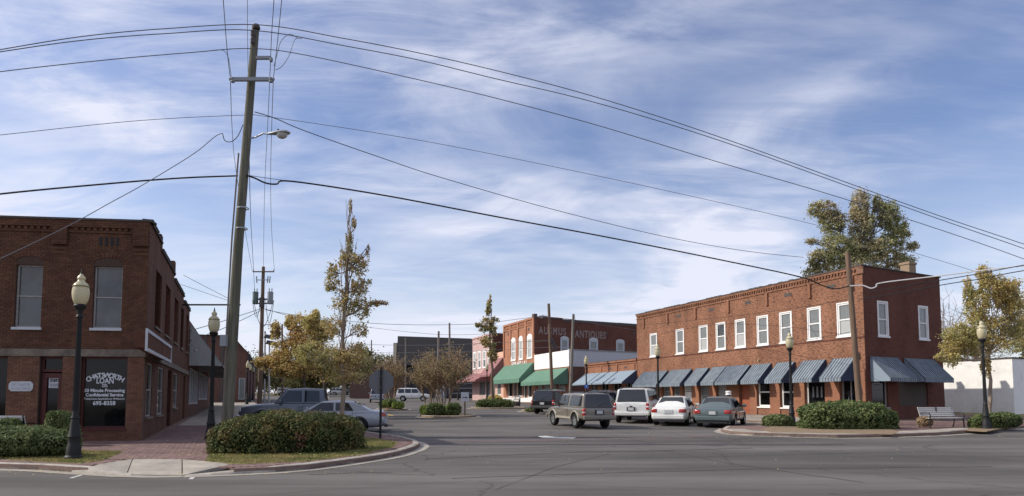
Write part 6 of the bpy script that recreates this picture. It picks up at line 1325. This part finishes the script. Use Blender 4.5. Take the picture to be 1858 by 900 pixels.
    for sy in (-1, 1):
        nn = Vector((0, sy*(zr-zl), wb_-wr)).normalized()
        for a0, a1, b1, b0 in S['win']:      # bottom-front, top-front, top-rear, bottom-rear
            zz0, zz1 = zl+(zr-zl)*.12, zl+(zr-zl)*.86; f = lambda z: wb_+(wr-wb_)*(z-zl)/(zr-zl)
            quad([(a0, sy*f(zz0), zz0), (a1, sy*f(zz1), zz1), (b1, sy*f(zz1), zz1), (b0, sy*f(zz0), zz0)], 0, .012, nn, 'side_window', gm)
    # seams, handles, mirrors, lights, bumpers, plate
    sm_ = MB()
    for a in S['seams']:
        for sy in (-1, 1): sm_.tube([(a, sy*(Wd*.998+.001), zb+.12), (a, sy*(Wd+.002), zb+(belt-zb)*.5), (a, sy*(Wd*.985+.003), belt-.13), (a, sy*(Wd*.955+.003), belt-.04)], .006, n=4)
    sm_.build('door_seam', M['trim'], body, world=False)
    for a in S['handles']:
        for sy in (-1, 1): h = MB(); h.box((a, sy*(Wd*.99+.015), belt-.16), (.16, .025, .03)); h.build('door_handle', S.get('hm', P_), body, world=False)
    for sy in (-1, 1):
        m_ = MB(); m_.box((c0-.32, sy*(Wd+.09), belt+.09), (.1, .2, .15)); m_.box((c0-.3, sy*(Wd-.03), belt+.02), (.06, .12, .05)); mo = m_.build('mirror', S.get('mm', P_), t, world=False); bevel(mo, .02)
    def patch(name, xr, yr, zr, m_, off=.007, par=t):
        """a lens that follows the body's own surface"""
        b_ = bmesh.new(); b_.from_mesh(body.data)
        for ax, (lo_, hi_) in enumerate((xr, yr, zr)):
            for v_, sg in ((lo_, -1), (hi_, 1)):
                co_ = [0, 0, 0]; no_ = [0, 0, 0]; co_[ax] = v_; no_[ax] = sg
                bmesh.ops.bisect_plane(b_, geom=b_.verts[:]+b_.edges[:]+b_.faces[:], plane_co=co_, plane_no=no_, clear_outer=True)
        b_.normal_update(); dv = {v.index: v.normal.copy() for v in b_.verts}
        for v in b_.verts: v.co += v.normal*off
        g = bmesh.ops.extrude_face_region(b_, geom=b_.faces[:])
        for v in [q for q in g['geom'] if isinstance(q, bmesh.types.BMVert)]: v.co -= v.normal*(off+.01)
        bmesh.ops.recalc_face_normals(b_, faces=b_.faces); me_ = bpy.data.meshes.new(name); b_.to_mesh(me_); b_.free()
        if not len(me_.polygons): return None
        me_.materials.append(m_); o_ = bpy.data.objects.new(name, me_); COL.objects.link(o_); o_.parent = par; return o_
    for sy in (-1, 1):
        yr = lambda a_, b_: (a_*Wd, b_*Wd) if sy > 0 else (-b_*Wd, -a_*Wd)
        if kind == 'sedan':
            patch('tail_light', (-L/2-.1, -L/2+.26), yr(.60, 1.1), (deck-.29, deck-.12), M['tail']); patch('headlight', (L/2-.34, L/2+.1), yr(.52, 1.1), (hoodz-.34, hoodz-.20), M['clear'])
        else:
            a_ = patch('tail_light', (-L/2-.1, -L/2+.10), yr(.80, 1.1), (belt-.40, belt-.05), M['tail']); patch('reversing_light', (-L/2-.1, -L/2+.09), yr(.815, 1.1), (belt-.27, belt-.20), M['clear'], .011, a_ or t); patch('headlight', (L/2-.14, L/2+.1), yr(.50, 1.1), (hoodz-.36, hoodz-.19), M['clear'])
    gr = MB(); gr.box((L/2-.05, 0, hoodz-.27), (.08, Wd*1.0, .13)); [gr.box((L/2-.005, 0, hoodz-.31+k*.035), (.02, Wd*.98, .01)) for k in range(3)]; gr.build('grille', M['trim'], t, world=False)
    bm_ = S.get('bump', P_)
    if suv:
        for e, zz in ((-L/2-.02, .53), (L/2-.02, .50)): m_ = MB(); m_.box((e, 0, zz), (.2, Wd*1.94, .2)); o = m_.build('bumper', bm_, t, world=False); bevel(o, .05, 3)
    else:
        for e, zz in ((-L/2+.02, .46), (L/2-.02, .42)): m_ = MB(); m_.box((e, 0, zz), (.12, Wd*1.74, .22)); o = m_.build('bumper', bm_, t, world=False); bevel(o, .05, 3)
        m_ = MB(); m_.box((-L/2-.0, 0, .27), (.1, Wd*1.5, .08)); m_.build('valance', M['trim'], t, world=False)
    m_ = MB(); pz = S.get('platez', .72 if kind == 'sedan' else .78); m_.box((-L/2-.012+(.015 if kind == 'sedan' else 0), 0, pz), (.05, .44, .20)); rc = m_.build('plate_recess', M['trim'] if kind != 'sedan' else P_, t, world=False); m_ = MB(); m_.box((-L/2-.042+(.015 if kind == 'sedan' else 0), 0, pz), (.012, .31, .155)); m_.build('licence_plate', M['plate'], rc, world=False)
    if kind == 'suv' and S.get('rack', 1):
        m_ = MB(); [m_.tube([(c1-.15, sy*wr*.86, H+.0), (c1-.25, sy*wr*.86, H+.055), (c2+.25, sy*wr*.86, H+.055), (c2+.12, sy*wr*.86, H)], .016, n=6) for sy in (-1, 1)]; [m_.tube([(xx, -wr*.86, H+.055), (xx, wr*.86, H+.055)], .014, n=6) for xx in (c1-.8, c2+.5)]; m_.build('roof_rack', M['trim'], t, world=False)
    if suv and kind != 'pickup': m_ = MB(); m_.tube([(c3-.03, .05, belt+.06), (c3+.04, -.35, belt+.2)], .012, n=5); m_.build('wiper', M['trim'], t, world=False); m_ = MB(); m_.box((-L/2-.0, 0, belt-.22), (.04, .14, .05)); m_.build('tailgate_handle', M['trim'], t, world=False)
    if S.get('hitch'): m_ = MB(); m_.box((-L/2-.1, 0, .42), (.3, .08, .08)); m_.tube([(-L/2+.1, -.4, .32), (-L/2-.08, -.42, .31)], .035, n=8); m_.build('exhaust', M['trim'], t, world=False)
    if S.get('flare'):
        for a in wx:
            for sy in (-1, 1):
                m_ = MB(); pts = [(a+(r+.085)*math.cos(q), sy*(Wd+.0), r+.01+(r+.085)*math.sin(q)) for q in [math.pi*i/14 for i in range(15)]]; m_.tube(pts, .035, n=6); m_.build('wheel_arch', S['flare'], body, world=False)
        for sy in (-1, 1): m_ = MB(); m_.box((0, sy*(Wd+.0), zb+.12), (wb-2*r-.2, .05, .10)); m_.build('side_trim', S['flare'], body, world=False)
    # wheels
    for a in wx:
        for sy in (-1, 1):
            wy = sy*(Wd-.115); m_ = MB(); w2 = .105; m_.lathe([(r*.60, -w2), (r*.93, -w2), (r, -w2*.7), (r, w2*.7), (r*.93, w2), (r*.60, w2)], 26, c=(a, wy, r), axis='Y'); wl = m_.build('wheel', M['tyre'], t, world=False, smooth=35)
            m_ = MB(); o_ = sy*.06; m_.lathe([(r*.62, sy*w2*.95), (r*.57, sy*w2*.9), (r*.53, sy*.03), (0, sy*.03)], 22, c=(a, wy, r), axis='Y'); ri = m_.build('rim', M['rim'] if S.get('rimlit', 1) else M['steel'], wl, world=False, smooth=35)
            m_ = MB()
            for k in range(5):
                q = 2*math.pi*k/5+a; u, v = math.cos(q), math.sin(q); pu, pv = -v, u; c_ = lambda s_, w_, d_: (a+u*s_+pu*w_, wy+d_, r+v*s_+pv*w_); m_.hexa([c_(.03, -.035, sy*.04), c_(r*.56, -.028, sy*.06), c_(r*.56, .028, sy*.06), c_(.03, .035, sy*.04), c_(.03, -.035, sy*.085), c_(r*.56, -.028, sy*.09), c_(r*.56, .028, sy*.09), c_(.03, .035, sy*.085)])
            m_.lathe([(0, sy*.1), (.055, sy*.095), (.06, sy*.04)], 12, c=(a, wy, r), axis='Y'); m_.build('spokes', M['rim'], ri, world=False)
    return t
SED = dict(belt=.91, deck=.97, hood=.88, L=4.75, H=1.46, W=1.80, wb=2.72, r=.32, kind='sedan', cab=(1.02, .28, -1.02, -1.72), win=[(.72, .22, -.28, -.30), (-.38, -.36, -.88, -1.12)], seams=[.78, -.34, -1.08], handles=[-.2, -1.0])
SUV = dict(L=4.75, H=1.78, W=1.86, wb=2.75, r=.37, kind='suv', cab=(1.10, .55, -2.08, -2.26), win=[(.92, .50, -.18, -.18), (-.28, -.28, -1.08, -1.08), (-1.2, -1.2, -1.95, -2.05)], seams=[.85, -.23, -1.13], handles=[-.1, -1.0])
def D(b, **k): d = dict(b); d.update(k); return d
BLZ = D(SUV, glass=M['glass_car'], L=4.35, H=1.66, W=1.72, wb=2.55, r=.355, cab=(.92, .42, -1.93, -2.10), win=[(.74, .40, .06, .06), (-.0, -.02, -.42, -.42), (-.60, -.66, -1.78, -1.88)], seams=[.75, -.5], handles=[-.32], belt=1.0, hood=1.0, flare=paint('champagne_trim', (.50, .46, .38)), hitch=1, rimlit=1)
p_gold = paint('pewter_paint', (.20, .18, .15), .3); p_white = paint('white_car_paint', (.70, .70, .68), 0); p_wht2 = paint('ivory_car_paint', (.72, .72, .68), 0); p_teal = paint('grey_green_paint', (.12, .155, .155), .4); p_black = paint('black_paint', (.016, .016, .018), .2); p_silver = paint('silver_paint', (.34, .36, .41), .4); p_gun = paint('gunmetal_paint', (.13, .145, .175), .4); p_dark = paint('dark_grey_paint', (.03, .032, .034), .3)
M['bump_dark'] = mat('dark_bumper', (.06, .06, .058), .6, .4); M['bump_white'] = mat('white_bumper', (.66, .66, .63), .4, .5)
def at(px_, y): return X(px_, y), y
car('sport_utility_vehicle', 'pewter two-door sport utility vehicle driving away in the middle of the street', 'car', *at(1050, 32.8), -20, BLZ, p_gold)
car('sport_utility_vehicle', 'white sport utility vehicle parked tail-out next to the white sedan', 'car', *at(1160, 37.6), 21, D(SUV, L=5.0, H=1.88, W=1.98, wb=2.95, belt=1.14, bump=M['bump_white']), p_white)
car('sedan', 'white four-door sedan parked between the white sport utility vehicle and the grey-green sedan', 'car', *at(1227, 35.2), 24, D(SED, glass=M['glass_car']), p_wht2)
car('sedan', 'grey-green four-door sedan parked closest to the brick building corner', 'car', *at(1309, 33.6), 28, D(SED, H=1.45, W=1.84), p_teal)
car('sport_utility_vehicle', 'black sport utility vehicle parked in front of the green canopies', 'car', *at(1005, 49.5), 24, D(SUV, H=1.74, bump=M['bump_dark']), p_black)
car('sport_utility_vehicle', 'dark car mostly hidden between the pewter and white sport utility vehicles', 'car', *at(1100, 42.0), 23, D(SUV, H=1.72, W=1.8), p_dark)
car('pickup_truck', 'gunmetal crew-cab pickup parked nose to the left pavement behind the hedge', 'pickup', *at(552, 33.2), 259, D(SUV, kind='pickup', L=5.9, H=1.88, W=1.94, wb=3.7, r=.39, cab=(1.30, .72, -1.00, -1.10), win=[(1.12, .66, .02, .02), (-.12, -.12, -.80, -.84)], seams=[1.05, -.05, -.92], handles=[.1, -.8], bed=1.75, belt=1.14, hood=1.12, bump=M['chrome']), p_gun)
car('sedan', 'silver four-door sedan half hidden behind the corner hedge', 'car', *at(597, 28.6), 262, D(SED, L=4.9, H=1.36, cab=(1.05, .22, -1.08, -1.85)), p_silver)
car('sport_utility_vehicle', 'distant white sport utility vehicle crossing the street in front of the dark hall', 'car', *at(750, 92), 86, D(SUV, L=4.7, H=1.82), p_white)
car('minivan', 'silver van driving away at the far end of the street behind the sign back', 'van', *at(684, 86), -12, D(SUV, kind='van', H=1.7), p_silver)
for k, (px_, y, az, pt, kd, lb) in enumerate(((519, 160, 60, p_white, 'SUV', 'far white sport utility vehicle seen below the rust-brown autumn tree'), (547, 165, 80, p_white, 'SED', 'far white sedan right of the rust-brown tree trunk'), (618, 170, 85, p_white, 'SUV', 'far white van left of the tall thin tree trunk'), (645, 168, 100, p_dark, 'SUV', 'far dark pickup loaded with something white, left of the pylon sign'), (1008, 53.5, 24, p_dark, 'SED', 'dark sedan parked beyond the black sport utility vehicle'), (1088, 45.5, 22, p_gun, 'SED', 'gunmetal car roof showing behind the pewter sport utility vehicle'))):
    car('sport_utility_vehicle' if kd == 'SUV' else 'sedan', lb, 'car', *at(px_, y), az, SUV if kd == 'SUV' else SED, pt)
# ---------------------------------------------------------------- overhead wires
def wire(label, pts, d0, d1, r=.012, m_='cablegrey', group='overhead wires', name='overhead_wire', ds=None):
    n = len(pts); x0, x1 = pts[0][0], pts[-1][0]; q = []
    tot = [0]
    for a, b in zip(pts, pts[1:]): tot.append(tot[-1]+math.hypot(b[0]-a[0], b[1]-a[1]))
    Y = [d0+(d1-d0)*(t/tot[-1]) for t in tot]
    W3 = [P(p[0], p[1], yy) for p, yy in zip(pts, Y)]; out = []
    for i in range(n-1):                     # Catmull-Rom through the points, so the cable hangs in one smooth curve
        p0, p1, p2, p3 = W3[max(i-1, 0)], W3[i], W3[i+1], W3[min(i+2, n-1)]
        for k in range(6):
            t = k/6; out.append(.5*((2*p1)+(p2-p0)*t+(2*p0-5*p1+4*p2-p3)*t*t+(3*p1-p0-3*p2+p3)*t**3))
    out.append(W3[-1]); mb = MB(); c = out[len(out)//2]; mb.tube(out, r, n=5); o = mb.build(name, M[m_], None, smooth=60)
    tag(o, label, 'wire', group); return o
wire('upper wire of the top pair crossing the whole sky', [(-160, 118), (0, 90), (150, 66), (300, 52), (470, 45), (620, 69), (760, 96), (900, 128), (1050, 167), (1200, 213), (1350, 264), (1500, 318), (1700, 390), (1858, 443), (2050, 510)], 17, 26, .014)
wire('lower wire of the top pair crossing the whole sky', [(-160, 119), (0, 94), (150, 73), (300, 61), (460, 55), (630, 84), (760, 109), (900, 143), (1050, 178), (1200, 221), (1350, 270), (1500, 324), (1700, 396), (1858, 451), (2050, 520)], 17, 26, .014)
wire('third wire from the top, below the close pair', [(-160, 153), (0, 130), (200, 108), (350, 95), (455, 88), (560, 101), (800, 154), (950, 191), (1100, 232), (1300, 293), (1500, 351), (1700, 415), (1858, 470), (2050, 545)], 17, 26, .013)
wire('thin wire leaving the tall pole just above its street light and crossing to the right', [(-160, 262), (0, 245), (250, 219), (440, 209), (480, 211), (700, 244), (900, 281), (1200, 344), (1480, 408), (1660, 459), (1858, 520)], 18, 34, .010)
wire('twisted cable dropping from the tall pole towards the roof of the brick building', [(462, 203), (500, 215), (560, 240), (700, 289), (800, 322), (1000, 379), (1200, 428), (1350, 455), (1458, 467)], 22.3, 44, .016, 'cable')
wire('thick black telephone cable, left span', [(-160, 374), (0, 352), (200, 333), (330, 323), (432, 319)], 18, 22.3, .028, 'cable')
wire('thick black telephone cable, long right span ending at the leaning pole', [(446, 318), (462, 323), (482, 332), (502, 334), (530, 329), (700, 355), (900, 393), (1100, 430), (1300, 470), (1450, 502), (1490, 517), (1515, 524), (1541, 519)], 22.3, 31.4, .030, 'cable')
wire('thin messenger strand above the loop of the telephone cable', [(450, 318), (490, 324), (530, 329)], 22.3, 23.5, .01, 'cable')
wire('cable sagging down from the tall pole across the loan office facade', [(-60, 500), (0, 470), (120, 412), (200, 368), (260, 335), (350, 280), (390, 248), (404, 242)], 17.5, 22, .013)
wire('loop of cable hanging left of the tall pole under the lamp arm', [(404, 242), (408, 255), (420, 257), (432, 246), (441, 226)], 22, 22.3, .014, 'cable')
wire('wire rising off the left end of the crossarm to the upper edge', [(400, -60), (405, 0), (412, 90), (418, 143)], 16.5, 22.2, .012)
wire('wire running from the left end of the crossarm down to the transformer pole', [(418, 143), (421, 230), (427, 300), (445, 420), (458, 493)], 22.2, 54.8, .014)
wire('wire rising off the short bracket to the upper edge', [(499, -60), (497, 0), (493, 60), (491, 103)], 16.5, 22.2, .012)
wire('wire running from the short bracket down to the transformer pole top', [(491, 103), (487, 200), (480, 350), (478, 484)], 22.2, 54.8, .014)
wire('wire rising off the right end of the crossarm to the upper edge', [(515, -60), (511, 0), (503, 80), (496, 143)], 16.5, 22.2, .012)
wire('wire running from the right end of the crossarm to the transformer pole', [(496, 143), (493, 230), (491, 330), (493, 420), (498, 493)], 22.2, 54.8, .014)
wire('faint wire left of the tall pole top', [(449, -60), (449, 40), (450, 130)], 17, 22.2, .008)
wire('wavy service cable hanging down the right side of the tall pole', [(452, 272), (453, 330), (455, 400), (459, 470), (462, 530)], 22.4, 54, .016, 'cable')
wire('jumper wire curving from the top pair to the short bracket', [(540, 69), (525, 62), (510, 75), (503, 98), (497, 120)], 22.4, 22.2, .010)
wire('second jumper wire hanging below the top pair', [(548, 70), (535, 72), (525, 100), (512, 120), (500, 127)], 22.6, 22.2, .010)
wire('jumper wire left of the tall pole above the crossarm', [(380, 92), (403, 91), (414, 104), (420, 143)], 21.8, 22.2, .010)
wire('pale looped telephone cable right of the leaning pole', [(1542, 519), (1565, 518), (1580, 523), (1590, 520), (1600, 513), (1700, 501), (1780, 491), (1858, 482), (2050, 462)], 31.3, 25, .028, 'cablelight')
wire('black cable just below the pale cable at the right edge', [(1575, 530), (1640, 520), (1715, 507), (1780, 496), (1858, 481), (2050, 448)], 31.3, 24, .020, 'cable')
wire('lowest black cable at the right edge', [(1560, 543), (1610, 535), (1715, 516), (1780, 506), (1858, 491), (2050, 464)], 31.3, 24, .020, 'cable')
wire('service wire along the upper windows of the brick building', [(1160, 590), (1300, 577), (1450, 558), (1555, 540)], 55, 31.6, .012, 'cable')
wire('second service wire along the brick building below the upper windows', [(1090, 632), (1250, 640), (1400, 627), (1556, 600)], 62, 31.6, .012, 'cable')
wire('long wire crossing from the far left poles over the pink building', [(480, 562), (560, 575), (700, 588), (860, 588), (990, 575), (1095, 590), (1160, 600)], 55, 62, .02, 'cablegrey')
wire('second long wire crossing in front of the dark hall', [(640, 590), (720, 600), (800, 607), (880, 606), (960, 600)], 80, 85, .02, 'cablegrey')
wire('third long wire crossing in front of the dark hall', [(600, 622), (700, 626), (800, 626), (900, 622), (1000, 618)], 80, 64, .02, 'cablegrey')
wire('lowest long wire crossing above the planted island', [(640, 639), (720, 640), (860, 637), (1000, 630), (1040, 632)], 85, 66, .018, 'cablegrey')
wire('cable pair fanning left from the transformer pole, upper', [(345, 600), (400, 584), (440, 571), (474, 560)], 40, 55, .022, 'cable')
wire('cable pair fanning left from the transformer pole, lower', [(345, 618), (400, 598), (440, 580), (474, 563)], 40, 55, .022, 'cable')
wire('cable fanning right from the transformer pole through the autumn trees', [(480, 560), (520, 572), (560, 583), (600, 592)], 55, 70, .022, 'cable')
wire('guy wire slanting down from the grey pole over the white parapet', [(1042, 572), (1050, 600), (1057, 620), (1066, 640)], 66, 69, .014, 'cablegrey')
